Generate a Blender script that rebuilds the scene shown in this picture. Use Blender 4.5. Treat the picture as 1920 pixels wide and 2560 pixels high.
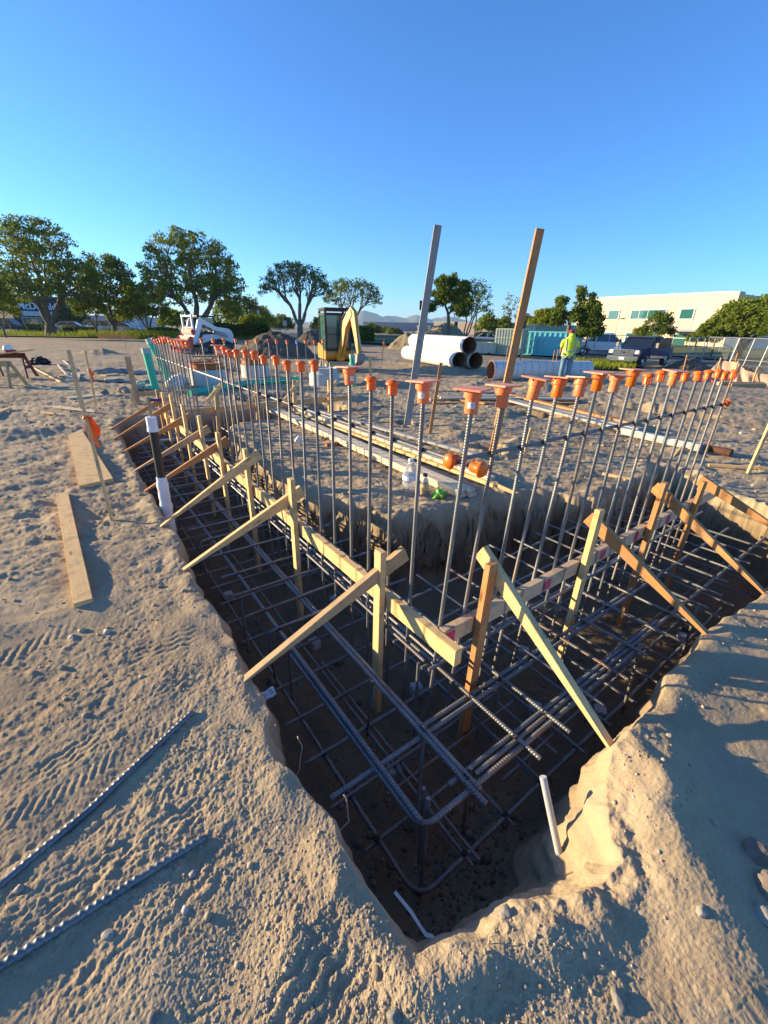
import bpy, bmesh, math, random
import numpy as np
from mathutils import Vector, Matrix, Quaternion
R = math.radians
sc = bpy.context.scene
for _o in list(bpy.data.objects): bpy.data.objects.remove(_o)
# ------------------------------------------------------------------ camera
FPX, CH, TH, RO = 1040.0, 1.6, R(24.0), math.atan(0.0186)      # focal length in photo pixels, eye height, pitch, roll
FW = np.array([0, math.cos(TH), -math.sin(TH)]); _rt = np.array([1.0, 0, 0]); _up = np.cross(_rt, FW)
RT = math.cos(RO) * _rt + math.sin(RO) * _up; UP = np.cross(RT, FW)
cam = bpy.data.objects.new('camera', bpy.data.cameras.new('camera')); sc.collection.objects.link(cam)
cam.matrix_world = Matrix(((RT[0], UP[0], -FW[0], 0), (RT[1], UP[1], -FW[1], 0), (RT[2], UP[2], -FW[2], CH), (0, 0, 0, 1)))
cam.data.sensor_fit = 'HORIZONTAL'; cam.data.sensor_width = 36; cam.data.lens = 36 * FPX / 1920
cam.data.clip_start = 0.02; cam.data.clip_end = 60000
sc.camera = cam
# ------------------------------------------------------------------ sky and sun
SUN_AZ, SUN_EL = R(-80), R(11.5)       # azimuth from +Y towards +X
w = bpy.data.worlds.new('World'); sc.world = w; w.use_nodes = True
nt = w.node_tree; bg = nt.nodes['Background']; sky = nt.nodes.new('ShaderNodeTexSky')
sky.sky_type = 'NISHITA'; sky.sun_disc = False; sky.sun_elevation = SUN_EL; sky.sun_rotation = SUN_AZ
sky.air_density = 0.9; sky.dust_density = 0.2; sky.ozone_density = 6.8; sky.altitude = 50
nt.links.new(sky.outputs[0], bg.inputs[0]); bg.inputs[1].default_value = 0.10
sun = bpy.data.objects.new('sun', bpy.data.lights.new('sun', 'SUN')); sc.collection.objects.link(sun)
sun.data.energy = 3.6; sun.data.angle = R(0.5); sun.data.color = (1.0, 0.80, 0.48)
sd = Vector((math.sin(SUN_AZ) * math.cos(SUN_EL), math.cos(SUN_AZ) * math.cos(SUN_EL), math.sin(SUN_EL)))
sun.rotation_mode = 'QUATERNION'; sun.rotation_quaternion = sd.to_track_quat('Z', 'Y')
sc.view_settings.view_transform = 'Standard'; sc.view_settings.look = 'None'
sc.view_settings.exposure = 1.78; sc.view_settings.gamma = 1
# ------------------------------------------------------------------ site survey: two wall directions measured on the ground
AZ = R(-36.5)
U = np.array([math.sin(AZ), math.cos(AZ), 0]); V = np.array([math.cos(AZ), -math.sin(AZ), 0])
C0 = np.array([0, 0, CH])
def ray(px, py): return FW + RT * (px - 960) / FPX - UP * (py - 1280) / FPX
def P(px, py, z=0.0):
    d = ray(px, py); return Vector(C0 + d * ((z - CH) / d[2]))
def onY(px, py, y):
    d = ray(px, py); return Vector(C0 + d * (y / d[1]))
def W(a, b, z=0.0): return Vector(U * a + V * b + np.array([0, 0, z]))
def at(px, y, z=0.0):          # the place at forward distance y seen in photo column px at about eye level
    d = ray(px, 817 + (px - 960) * .0186); return Vector((d[0] / d[1] * y, y, z))
# ------------------------------------------------------------------ helpers
COL = sc.collection
def tag(o, label=None, cat=None, group=None, kind=None):
    if label: o['label'] = label
    if cat: o['category'] = cat
    if group: o['group'] = group
    if kind: o['kind'] = kind
    return o
def empty(name, loc, rz=0, label=None, cat=None, group=None):
    o = bpy.data.objects.new(name, None); COL.objects.link(o); o.location = loc; o.rotation_euler = (0, 0, rz)
    o.empty_display_size = .1
    return tag(o, label, cat, group)
def meshobj(name, verts, faces, mat=None, parent=None, smooth=False, uvs=None):
    me = bpy.data.meshes.new(name); me.from_pydata([tuple(v) for v in verts], [], faces)
    if smooth: me.shade_smooth()
    if mat: 
        for m in (mat if isinstance(mat, (list, tuple)) else [mat]): me.materials.append(m)
    o = bpy.data.objects.new(name, me); COL.objects.link(o)
    if parent: o.parent = parent
    return o
class MB:
    "collects shapes; build() links them as ONE mesh object"
    def __init__(s): s.v = []; s.f = []; s.mi = []; s.cur = 0
    def add(s, v, f):
        n = len(s.v); s.v += [Vector(p) for p in v]; s.f += [[i + n for i in q] for q in f]; s.mi += [s.cur] * len(f); return s
    def box(s, c, size, rot=None, taper=None, bev=0.0):
        x, y, z = (k / 2 for k in size); c = Vector(c)
        if bev > 0:
            b = bev; pts = []; 
            bm = bmesh.new(); bmesh.ops.create_cube(bm, size=1.0)
            for vv in bm.verts: vv.co = Vector((vv.co.x * size[0], vv.co.y * size[1], vv.co.z * size[2]))
            if taper:
                for vv in bm.verts:
                    if vv.co.z > 0: vv.co.x *= taper[0]; vv.co.y *= taper[1]
            bmesh.ops.bevel(bm, geom=list(bm.edges), offset=b, segments=2, affect='EDGES')
            bm.verts.index_update(); vs = [vv.co.copy() for vv in bm.verts]; fs = [[vv.index for vv in f.verts] for f in bm.faces]; bm.free()
        else:
            vs = [Vector((sx * x, sy * y, sz * z)) for sz in (-1, 1) for sy in (-1, 1) for sx in (-1, 1)]
            if taper:
                for vv in vs:
                    if vv.z > 0: vv.x *= taper[0]; vv.y *= taper[1]
            fs = [[0, 2, 3, 1], [4, 5, 7, 6], [0, 1, 5, 4], [2, 6, 7, 3], [0, 4, 6, 2], [1, 3, 7, 5]]
        if rot is not None: vs = [rot @ q for q in vs]
        return s.add([q + c for q in vs], fs)
    def tube(s, pts, r, n=8, caps=True, closed=False):
        pts = [Vector(p) for p in pts]; k = len(pts); rs = r if isinstance(r, (list, tuple)) else [r] * k
        vs = []; fs = []; prev = None
        for i, p in enumerate(pts):
            if closed: d = (pts[(i + 1) % k] - pts[i - 1])
            else: d = (pts[min(i + 1, k - 1)] - pts[max(i - 1, 0)])
            d.normalize()
            if prev is None:
                a = Vector((0, 0, 1)) if abs(d.z) < .9 else Vector((1, 0, 0)); e = d.cross(a).normalized()
            else: e = (prev - d * prev.dot(d)).normalized()
            prev = e; g = d.cross(e)
            for j in range(n):
                t = 2 * math.pi * j / n; vs.append(p + (e * math.cos(t) + g * math.sin(t)) * rs[i])
        m = k if closed else k - 1
        for i in range(m):
            for j in range(n):
                a = i * n + j; b = i * n + (j + 1) % n; c = ((i + 1) % k) * n + (j + 1) % n; d = ((i + 1) % k) * n + j
                fs.append([a, b, c, d])
        if caps and not closed: fs.append(list(range(n))[::-1]); fs.append([(k - 1) * n + j for j in range(n)])
        return s.add(vs, fs)
    def lathe(s, prof, c=(0, 0, 0), n=16, axis=None, cap0=True, cap1=True):
        "prof: list of (radius, height)"
        q = axis.to_track_quat('Z', 'Y') if axis is not None else None
        vs = []
        for r_, z_ in prof:
            for j in range(n):
                t = 2 * math.pi * j / n; p = Vector((r_ * math.cos(t), r_ * math.sin(t), z_))
                if q: p = q @ p
                vs.append(p + Vector(c))
        fs = [[i * n + j, i * n + (j + 1) % n, (i + 1) * n + (j + 1) % n, (i + 1) * n + j] for i in range(len(prof) - 1) for j in range(n)]
        if cap0: fs.append(list(range(n))[::-1])
        if cap1: fs.append([(len(prof) - 1) * n + j for j in range(n)])
        return s.add(vs, fs)
    def prism(s, poly, y0, y1, plane='xz'):
        "extrude a 2-D outline"
        n = len(poly)
        f = (lambda p, y: (p[0], y, p[1])) if plane == 'xz' else ((lambda p, y: (p[0], p[1], y)) if plane == 'xy' else (lambda p, y: (y, p[0], p[1])))
        return s.add([f(p, y0) for p in poly] + [f(p, y1) for p in poly],
                     [list(range(n))[::-1], [n + i for i in range(n)]] + [[i, (i + 1) % n, n + (i + 1) % n, n + i] for i in range(n)])
    def build(s, name, mat=None, parent=None, smooth=False, M=None, auto=None, fixn=True):
        me = bpy.data.meshes.new(name); vs = s.v if M is None else [M @ p for p in s.v]
        me.from_pydata([tuple(p) for p in vs], [], s.f)
        if fixn:
            bm = bmesh.new(); bm.from_mesh(me); bmesh.ops.recalc_face_normals(bm, faces=bm.faces); bm.to_mesh(me); bm.free()
        if mat:
            for m in (mat if isinstance(mat, (list, tuple)) else [mat]): me.materials.append(m)
            if isinstance(mat, (list, tuple)) and len(mat) > 1: me.polygons.foreach_set('material_index', s.mi)
        if smooth: me.shade_smooth()
        if auto:
            me.shade_smooth()
            me.set_sharp_from_angle(angle=R(auto))
        o = bpy.data.objects.new(name, me); COL.objects.link(o)
        if parent: o.parent = parent
        return o
def copy_tree(o, loc=None, rz=None, parent=None, label=None, group=None):
    c = o.copy(); COL.objects.link(c)
    if parent: c.parent = parent
    if loc is not None: c.location = loc
    if rz is not None: c.rotation_euler = (0, 0, rz)
    if label: c['label'] = label
    if group: c['group'] = group
    for ch in list(o.children): copy_tree(ch, parent=c)
    return c
# ------------------------------------------------------------------ materials
def srgb(r_, g_, b_): return tuple((c / 255 / 12.92 if c / 255 <= .04045 else ((c / 255 + .055) / 1.055) ** 2.4) for c in (r_, g_, b_)) + (1,)
class NT:
    def __init__(s, name):
        s.m = bpy.data.materials.new(name); s.m.use_nodes = True; s.t = s.m.node_tree; s.b = s.t.nodes['Principled BSDF']; s.out = s.t.nodes['Material Output']
    def n(s, typ, **kw):
        nd = s.t.nodes.new(typ)
        for k, v in kw.items(): setattr(nd, k, v)
        return nd
    def l(s, a, b): s.t.links.new(a, b)
    def noise(s, scale, detail=4, rough=.55, vec=None, dist=0):
        nd = s.n('ShaderNodeTexNoise'); nd.inputs['Scale'].default_value = scale; nd.inputs['Detail'].default_value = detail
        nd.inputs['Roughness'].default_value = rough; nd.inputs['Distortion'].default_value = dist
        if vec is not None: s.l(vec, nd.inputs['Vector'])
        return nd.outputs['Fac']
    def ramp(s, fac, stops):
        nd = s.n('ShaderNodeValToRGB'); e = nd.color_ramp.elements
        while len(e) > 1: e.remove(e[0])
        e[0].position = stops[0][0]; e[0].color = stops[0][1]
        for p_, c_ in stops[1:]:
            q = e.new(p_); q.color = c_
        s.l(fac, nd.inputs[0]); return nd.outputs[0]
    def mix(s, fac, a, b, mode='MIX'):
        nd = s.n('ShaderNodeMix', data_type='RGBA', blend_type=mode)
        for idx, val in ((0, fac), (6, a), (7, b)):
            if hasattr(val, 'links') or isinstance(val, bpy.types.NodeSocket): s.l(val, nd.inputs[idx])
            else: nd.inputs[idx].default_value = val
        return nd.outputs[2]
    def math(s, op, a, b=None, c=None):
        nd = s.n('ShaderNodeMath', operation=op)
        for idx, val in ((0, a), (1, b), (2, c)):
            if val is None: continue
            if isinstance(val, bpy.types.NodeSocket): s.l(val, nd.inputs[idx])
            else: nd.inputs[idx].default_value = val
        return nd.outputs[0]
    def bump(s, h, strength=.3, dist=.01):
        nd = s.n('ShaderNodeBump'); nd.inputs['Strength'].default_value = strength; nd.inputs['Distance'].default_value = dist
        s.l(h, nd.inputs['Height']); s.l(nd.outputs[0], s.b.inputs['Normal']); return nd
    def objvec(s, scale=(1, 1, 1), rnd=True):
        tc = s.n('ShaderNodeTexCoord'); mp = s.n('ShaderNodeMapping'); mp.inputs['Scale'].default_value = scale
        if rnd:
            oi = s.n('ShaderNodeObjectInfo'); ad = s.n('ShaderNodeVectorMath', operation='ADD'); ml = s.math('MULTIPLY', oi.outputs['Random'], 37.0)
            s.l(tc.outputs['Object'], ad.inputs[0]); s.l(ml, ad.inputs[1]); s.l(ad.outputs[0], mp.inputs[0])
        else: s.l(tc.outputs['Object'], mp.inputs[0])
        return mp.outputs[0]
def c4(c): return tuple(c) + (1,) if len(c) == 3 else c
def mat(name, col, rough=.6, metal=0.0, var=.12, vs=8.0, bump=0.0, bs=60.0, coat=0, trans=0, spec=None, dirt=None):
    t = NT(name); col = c4(col); v = t.objvec()
    f = t.noise(vs, 5, .6, v)
    lo = tuple(max(0, k * (1 - var)) for k in col[:3]) + (1,); hi = tuple(min(1, k * (1 + var)) for k in col[:3]) + (1,)
    c = t.ramp(f, [(.3, lo), (.7, hi)])
    if dirt:
        f2 = t.noise(dirt[1], 6, .7, v); f3 = t.ramp(f2, [(dirt[2], (0, 0, 0, 1)), (dirt[2] + .15, (1, 1, 1, 1))])
        c = t.mix(f3, c, c4(dirt[0]))
    t.l(c, t.b.inputs['Base Color']); t.b.inputs['Roughness'].default_value = rough; t.b.inputs['Metallic'].default_value = metal
    if bump: t.bump(t.noise(bs, 4, .6, v), bump, .004)
    if coat: t.b.inputs['Coat Weight'].default_value = coat
    if trans: t.b.inputs['Transmission Weight'].default_value = trans
    if spec is not None: t.b.inputs['Specular IOR Level'].default_value = spec
    return t.m
def wood(name, a, b, rough=.75, knots=True, grey=0.0):
    t = NT(name); v = t.objvec((1.2, 22, 22)); v2 = t.objvec((1, 1, 1))
    g = t.noise(3.0, 6, .6, v, .6)
    c = t.ramp(g, [(.25, c4(a)), (.5, c4([(p + q) / 2 for p, q in zip(a, b)])), (.75, c4(b))])
    blot = t.noise(2.5, 3, .5, v2); c = t.mix(t.math('MULTIPLY', blot, .35), c, c4([k * .72 for k in a]))
    if knots:
        vo = t.n('ShaderNodeTexVoronoi'); mp = t.objvec((2.3, 9, 9)); t.l(mp, vo.inputs['Vector']); vo.inputs['Scale'].default_value = 1.0
        k = t.ramp(vo.outputs['Distance'], [(.05, (1, 1, 1, 1)), (.12, (0, 0, 0, 1))]); c = t.mix(k, c, c4([q * .45 for q in a]))
    d = t.noise(9, 6, .7, v2); dm = t.ramp(d, [(.50, (0, 0, 0, 1)), (.70, (.62, .62, .62, 1))]); c = t.mix(dm, c, (.20, .165, .12, 1))
    t.l(c, t.b.inputs['Base Color']); t.b.inputs['Roughness'].default_value = rough; t.b.inputs['Specular IOR Level'].default_value = .25
    t.bump(g, .35, .002)
    return t.m
M = {}
M['lumber'] = wood('lumber', (.74, .44, .17), (.86, .60, .29))
M['lumber_red'] = wood('lumber_red', (.42, .17, .055), (.64, .33, .13))
M['lumber_pale'] = wood('lumber_pale', (.64, .50, .34), (.80, .66, .47))
M['lumber_weathered'] = wood('lumber_weathered', (.46, .29, .14), (.62, .43, .23))
M['tan_board'] = wood('tan_board', (.60, .40, .23), (.75, .54, .33))
M['grey_wood'] = wood('grey_wood', (.30, .29, .26), (.42, .40, .36))
M['orange'] = mat('orange_plastic', (1.0, .15, .004), .38, 0, .12, 20, .1, 90, dirt=((.55, .30, .16), 14, .70))
M['orange_dull'] = mat('faded_orange_plastic', (.90, .21, .065), .5, 0, .15, 14, .1, 90, dirt=((.50, .33, .22), 12, .55))
M['orange_plate'] = mat('cap_plate', (.88, .28, .13), .5, 0, .15, 14, .1, 90, dirt=((.50, .38, .28), 10, .5))
M['sticker'] = mat('white_sticker', (.75, .75, .75), .5, var=.05)
M['ink'] = mat('black_ink', (.02, .02, .02), .6, var=.05)
M['wire'] = mat('black_tie_wire', (.012, .012, .014), .6, .3, .1)
M['spray_pink'] = mat('pink_spray_paint', (.62, .06, .12), .7, var=.3, vs=40)
M['pvc_green'] = mat('green_pvc', (.02, .42, .26), .4, var=.1, dirt=((.35, .30, .22), 6, .62))
M['white_plastic'] = mat('white_plastic', (.72, .73, .72), .45, var=.06, dirt=((.40, .34, .26), 5, .6))
M['grey_pvc'] = mat('grey_pvc', (.42, .43, .42), .5, var=.08, dirt=((.35, .28, .2), 8, .58))
M['black_plastic'] = mat('black_plastic', (.018, .018, .02), .45, var=.2, dirt=((.18, .15, .12), 8, .62))
M['concrete'] = mat('concrete', (.36, .35, .33), .85, 0, .18, 10, .5, 80)
M['rock'] = mat('rock', (.27, .235, .19), .85, 0, .35, 9, .8, 40)
M['rust'] = mat('rusty_iron', (.36, .12, .035), .75, .2, .35, 10, .5, 60)
M['flag'] = mat('orange_survey_tape', (.95, .16, .02), .5, var=.1)
def rebar_mat():
    t = NT('rebar_steel'); v = t.objvec((1, 1, 1)); f = t.noise(6, 6, .65, v); f2 = t.noise(60, 3, .5, v)
    c = t.ramp(f, [(.30, (.13, .15, .17, 1)), (.52, (.21, .225, .235, 1)), (.72, (.33, .29, .23, 1))])
    c = t.mix(t.math('MULTIPLY', f2, .5), c, (.10, .075, .05, 1)); oi = t.n('ShaderNodeObjectInfo'); ru = t.ramp(t.noise(3.5, 6, .7, v), [(.46, (0, 0, 0, 1)), (.62, (.75, .75, .75, 1))]); c = t.mix(t.math('MULTIPLY', ru, oi.outputs['Random']), c, (.20, .095, .045, 1))
    t.l(c, t.b.inputs['Base Color']); t.b.inputs['Metallic'].default_value = .35; t.b.inputs['Roughness'].default_value = .42
    t.bump(f2, .15, .001); return t.m
M['rebar'] = rebar_mat()
# ------------------------------------------------------------------ numpy noise
def _hash(ix, iy, s):
    h = (ix.astype(np.int64) * 374761393 + iy.astype(np.int64) * 668265263 + s * 974634777) & 0xffffffff
    h = ((h ^ (h >> 13)) * 1274126177) & 0xffffffff
    return ((h ^ (h >> 16)) & 0xffff) / 65535.0
def gnoise(x, y, s=0):
    ix = np.floor(x); iy = np.floor(y); fx = x - ix; fy = y - iy
    def g(dx, dy):
        a = _hash(ix + dx, iy + dy, s) * 2 * np.pi; return np.cos(a) * (fx - dx) + np.sin(a) * (fy - dy)
    u = fx * fx * fx * (fx * (fx * 6 - 15) + 10); v = fy * fy * fy * (fy * (fy * 6 - 15) + 10)
    return ((g(0, 0) * (1 - u) + g(1, 0) * u) * (1 - v) + (g(0, 1) * (1 - u) + g(1, 1) * u) * v) * 1.5
def fbm(x, y, oct=4, s=0, gain=.5, lac=2.03):
    r_ = 0; a = 1; 
    for i in range(oct): r_ = r_ + a * gnoise(x, y, s + i * 17); a *= gain; x = x * lac + 3.1; y = y * lac + 7.7
    return r_
def cells(x, y, s=0):
    "distance to nearest of jittered points, in cells; and a random value of that point"
    ix = np.floor(x); iy = np.floor(y); best = np.full(np.shape(x), 9.0); rv = np.zeros(np.shape(x))
    for dx in (-1, 0, 1):
        for dy in (-1, 0, 1):
            cx = ix + dx; cy = iy + dy; px = cx + _hash(cx, cy, s); py = cy + _hash(cx, cy, s + 5)
            d = np.hypot(px - x, py - y); m = d < best; best = np.where(m, d, best); rv = np.where(m, _hash(cx, cy, s + 9), rv)
    return best, rv
def sstep(a, b, x):
    t = np.clip((x - a) / (b - a), 0, 1); return t * t * (3 - 2 * t)
def sdpoly(x, y, poly):
    "signed distance, negative inside"
    d = np.full(np.shape(x), 1e9); ins = np.zeros(np.shape(x), bool); n = len(poly)
    for i in range(n):
        ax, ay = poly[i - 1]; bx, by = poly[i]; ex, ey = bx - ax, by - ay
        t = np.clip(((x - ax) * ex + (y - ay) * ey) / (ex * ex + ey * ey), 0, 1)
        d = np.minimum(d, (x - ax - t * ex) ** 2 + (y - ay - t * ey) ** 2)
        c = (ay > y) != (by > y)
        with np.errstate(divide='ignore', invalid='ignore'): xi = (bx - ax) * (y - ay) / (by - ay if by != ay else 1e-9) + ax
        ins ^= c & (x < xi)
    return np.where(ins, -1, 1) * np.sqrt(d)
# trench outline in wall coordinates (a along the left wall, b along the right wall)
OUT = [(.37, .41), (.31, .55), (.29, .71), (.16, .98), (.15, 1.10), (.30, 1.26), (.37, 1.45), (.36, 1.85), (.41, 2.15), (.44, 2.6), (.40, 2.95), (.36, 3.45), (.35, 4.2), (.33, 5.35),
       (.69, 5.42), (1.0, 5.5), (1.35, 5.62), (1.6, 6.0), (1.9, 6.3), (2.2, 6.1), (2.05, 5.4), (1.98, 4.9), (2.0, 4.2), (2.3, 3.95), (2.55, 3.6), (2.62, 3.2), (2.62, 2.8), (2.85, 2.4), (3.15, 2.1), (3.75, 1.80), (4.4, 1.74),
       (5.1, 1.82), (5.8, 1.9), (6.8, 2.0), (7.3, 2.15), (7.5, 2.6), (7.55, 3.6), (7.6, 4.7), (8.4, 4.9), (8.95, 4.6), (9.0, 3.0), (9.0, 1.2), (8.95, .55),
       (8.0, .46), (7.2, .45), (6.4, .42), (5.6, .42), (4.9, .40), (4.2, .41), (3.6, .42), (3.1, .40), (2.6, .38), (2.2, .42), (1.8, .40), (1.5, .38), (1.15, .345), (.86, .38), (.65, .38), (.48, .40)]
FLOOR = -.72
def tread(x, y, p0, p1, wid, kind, amp, pitch):
    p0 = np.array(p0[:2]); p1 = np.array(p1[:2]); d = p1 - p0; L = np.hypot(*d); d /= L
    s = (x - p0[0]) * d[0] + (y - p0[1]) * d[1]; t = -(x - p0[0]) * d[1] + (y - p0[1]) * d[0]
    t = t + .02 * gnoise(s * 2.2, s * 0 + wid * 50)
    m = sstep(wid, wid * .8, np.abs(t)) * sstep(-.05, .12, s) * sstep(L + .05, L - .12, s) * sstep(-.35, .1, gnoise(x * 2.4, y * 2.4, 77) + .12)
    if kind == 0: g = np.sin(2 * np.pi * (s / pitch + .7 * np.abs(t) / pitch))
    elif kind == 1: g = np.sin(2 * np.pi * t / pitch + 1.2 * np.sin(2 * np.pi * s / (pitch * 2.2)))
    else: g = np.sin(2 * np.pi * t / pitch) * .6 + .6 * np.sin(2 * np.pi * s / pitch)
    g = np.tanh(1.5 * g + 1.3 * fbm(x * 13, y * 13, 2, 79)); m = m * (.55 + .45 * np.clip(gnoise(x * 5, y * 5, 78) * 2 + .5, 0, 1))
    return m * amp * .5 * g - m * amp * .4
TR = [(P(500, 1765), P(-60, 2130), .075, 0, .0050, .034), (P(400, 1870), P(-60, 2290), .085, 2, .0050, .040), (P(545, 1985), P(20, 2330), .055, 1, .005, .030),
      (P(470, 1700), P(60, 1960), .06, 1, .004, .03), (P(620, 2080), P(180, 2600), .10, 1, .006, .045), (P(900, 2330), P(640, 2750), .11, 1, .007, .042),
      (P(1010, 2420), P(930, 2800), .07, 2, .006, .035), (P(620, 1870), P(250, 2100), .05, 0, .004, .028), (P(210, 1560), P(-80, 1700), .12, 0, .006, .05), (P(500, 1580), P(300, 1640), .10, 1, .006, .04),
      (P(560, 2330), P(420, 2700), .06, 0, .005, .03), (P(250, 1290), P(-100, 1500), .15, 2, .007, .06), (P(1250, 2400), P(1200, 2750), .09, 1, .006, .04)]
HOLES = [(P(1012, 1058), .17, .30), (P(1213, 1122), .24, .40), (P(1232, 1130), .20, .35)]
MOUND = [ # centre, half-length, half-width, height, azimuth of the long axis
    (P(1665, 2090), .42, .20, .085, 8), (P(1640, 1900), .26, .16, .055, 20), (P(1430, 2335), .26, .09, .032, 70), (P(1180, 2420), .22, .07, .035, 80), (P(760, 2330), .30, .14, .03, 10),
    (P(1120, 935, -.15), 2.6, .7, .28, 75), (P(1240, 945, -.15), 1.3, .55, .22, 80), (P(1370, 975), .9, .4, .22, 90), (P(1460, 955, -.2), .55, .35, .22, 60),
    (P(1600, 1015), 1.6, .22, .10, 110), (P(1500, 1025), .9, .2, .10, 105), (P(1190, 960), .6, .3, .12, 70), (P(1010, 960), .8, .4, .13, 60),
    (P(250, 882), 1.3, .7, .30, 90), (P(940, 960), .7, .4, .15, 60), (P(680, 870), 2, 1, .2, 60), (P(880, 1000), .5, .22, .14, 60), (P(285, 925), .7, .5, .10, 80), (P(320, 1005), .5, .3, .10, 80), (P(1290, 1110), .3, .18, .09, 70),
    (P(1150, 1093), .35, .15, .07, 80), (P(1265, 1043), .25, .18, .09, 90), (P(60, 1080), .8, .35, .07, 70)]
PITS = [(P(1475, 1010), 1.3, .35, .28, 108), (P(1650, 1030), 1.0, .3, .22, 112), (P(1330, 1035), .5, .3, .15, 100), (P(1340, 1000), .6, .25, .2, 90), (P(700, 985), .6, .3, .12, 60)]
def base_h(x, y):
    r_ = np.hypot(x, y); az = np.degrees(np.arctan2(x, y))
    right = sstep(0, 30, az); z = -.62 * sstep(13, 28, r_) * right - .08 * sstep(8, 17, r_) * (1 - right) + .08 * sstep(30, 46, r_) * (1 - right)
    z = z * (1 - .8 * sstep(120, 260, r_))
    return z
def height(x, y, full=True):
    x = np.asarray(x, float); y = np.asarray(y, float); r_ = np.hypot(x, y)
    a = x * U[0] + y * U[1]; b = x * V[0] + y * V[1]
    z = base_h(x, y); dug_dark = np.zeros_like(z)
    for c, hl, hw, hh, az in MOUND:
        ca, sa = math.sin(R(az)), math.cos(R(az)); dx = x - c.x; dy = y - c.y; s = dx * ca + dy * sa; t = -dx * sa + dy * ca
        q = (s / hl) ** 2 + (t / hw) ** 2; m = np.exp(-q * 1.6) * (1 + .35 * fbm(x * 3, y * 3, 3, 31)); z = z + hh * m
    for c, hl, hw, hh, az in PITS:
        ca, sa = math.sin(R(az)), math.cos(R(az)); dx = x - c.x; dy = y - c.y; s = dx * ca + dy * sa; t = -dx * sa + dy * ca
        q = (s / hl) ** 2 + (t / hw) ** 2; m = sstep(1.5, .4, q + .6 * fbm(x * 2.5, y * 2.5, 3, 33)); z = z - hh * m; dug_dark = np.maximum(dug_dark, m * .75)
    near = sstep(60, 12, r_)
    far = sstep(4, 14, r_)
    # rolling lumps, then clods, then crumbs; the open site is streaked by wheels running across the view
    z = z + near * (.020 * fbm(x * 1.1, y * 1.3, 3, 1) + .0065 * fbm(x * 3.1, y * 3.6, 3, 5) * (1 + .8 * far))
    z = z + far * near * (.035 * fbm(x * .35 + y * .1, y * 1.1, 4, 9))
    sd_ = sdpoly(a, b, OUT) if full else sdpoly(a, b, OUT)
    rag = .028 * fbm(a * 3, b * 3, 3, 21) + .007 * fbm(a * 9, b * 9, 2, 22)
    island = sstep(1.5, 1.9, a) * sstep(1.55, 1.75, b)
    rag = rag * (1 + 1.9 * island)
    # thickness of the sloping wall: wide where the bank has slumped
    bench = np.exp(-(((a - .25) / .40) ** 2 + ((b - .98) / .55) ** 2))
    wdt = .10 + .26 * bench + .20 * island * (1 + fbm(a * 1.6, b * 1.6, 2, 41))
    q = np.clip(-(sd_ + rag) / wdt, 0, 1)
    prof = q * q * (3 - 2 * q) * (1 - .6 * bench) + q * .6 * bench
    lip = np.exp(-((sd_ - .05) / .07) ** 2)
    z = z + prof * (1 - prof) * bench * (.10 * fbm(a * 5, b * 5, 4, 66, .6)) + .03 * bench * sstep(.12, 0, np.abs(sd_)) * fbm(a * 8, b * 8, 3, 67)
    z = z + .018 * lip * (.6 + fbm(a * 4, b * 4, 2, 51))
    z = z + (FLOOR + .03 * fbm(a * 2, b * 2, 3, 61) - z) * prof
    dug_dark = np.maximum(dug_dark, sstep(.08, .6, q) * (1 - .8 * bench))  # soil colour darkens from just below the lip to the trench floor
    z = z + .03 * prof * (1 - prof) * 4 * (fbm(a * 6, b * 6, 3, 71) + .5 * fbm(a * 22, b * 22, 2, 73)) * (1 + island * 1.6)
    for c, rr, dp in HOLES:
        d = np.hypot(x - c.x, (y - c.y)) + .05 * fbm(x * 7, y * 7, 2, 81); z = z - dp * sstep(rr, rr * .6, d) + .03 * np.exp(-((d - rr * 1.25) / .08) ** 2); dug_dark = np.maximum(dug_dark, .6 * sstep(rr, rr * .6, d))
    k = sstep(9, 3, r_)
    cl = fbm(x * 9, y * 9, 3, 91); patch = sstep(-.25, .35, fbm(x * 1.7, y * 1.7, 2, 95))
    z = z + k * (.0023 * cl * (.3 + patch) + .0021 * fbm(x * 30, y * 30, 4, 101, .65) * (.42 + patch) + .0016 * fbm(x * 90, y * 90, 2, 107) * sstep(4, 1.2, r_))
    # broken clods
    d1, v1 = cells(x * 26, y * 26, 3); z = z + k * .007 * np.clip(.42 - d1, 0, 1) * (v1 > .70) * (.3 + patch)
    d2, v2 = cells(x * 11, y * 11, 8); z = z + k * .018 * np.clip(.36 - d2, 0, 1) * (v2 > .88) * (patch + .1)
    k2 = sstep(2, 5, r_) * sstep(30, 14, r_)
    d3, v3 = cells(x * 5, y * 6, 13); z = z + k2 * (.03 * np.clip(.38 - d3, 0, 1) * (v3 > .7) + .016 * fbm(x * 4 , y * 9, 3, 111))
    k3 = sstep(1.8, 4.5, r_) * sstep(24, 9, r_); z = z + k3 * (.0055 * fbm(x * 5.5 + y * .8, y * 15, 4, 121, .6) + .004 * fbm(x * 22, y * 26, 3, 125, .6))
    if full:
        for t_ in TR:
            z = z + tread(x, y, *t_) * sstep(.02, .08, sd_)
    return z, dug_dark, sd_
def gz(x, y=None):
    if y is None: x, y = x[0], x[1]
    return float(height(np.array([x]), np.array([y]))[0][0])
def seat(p, dz=0.0): p = Vector(p); p.z = gz(p.x, p.y) + dz; return p
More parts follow.
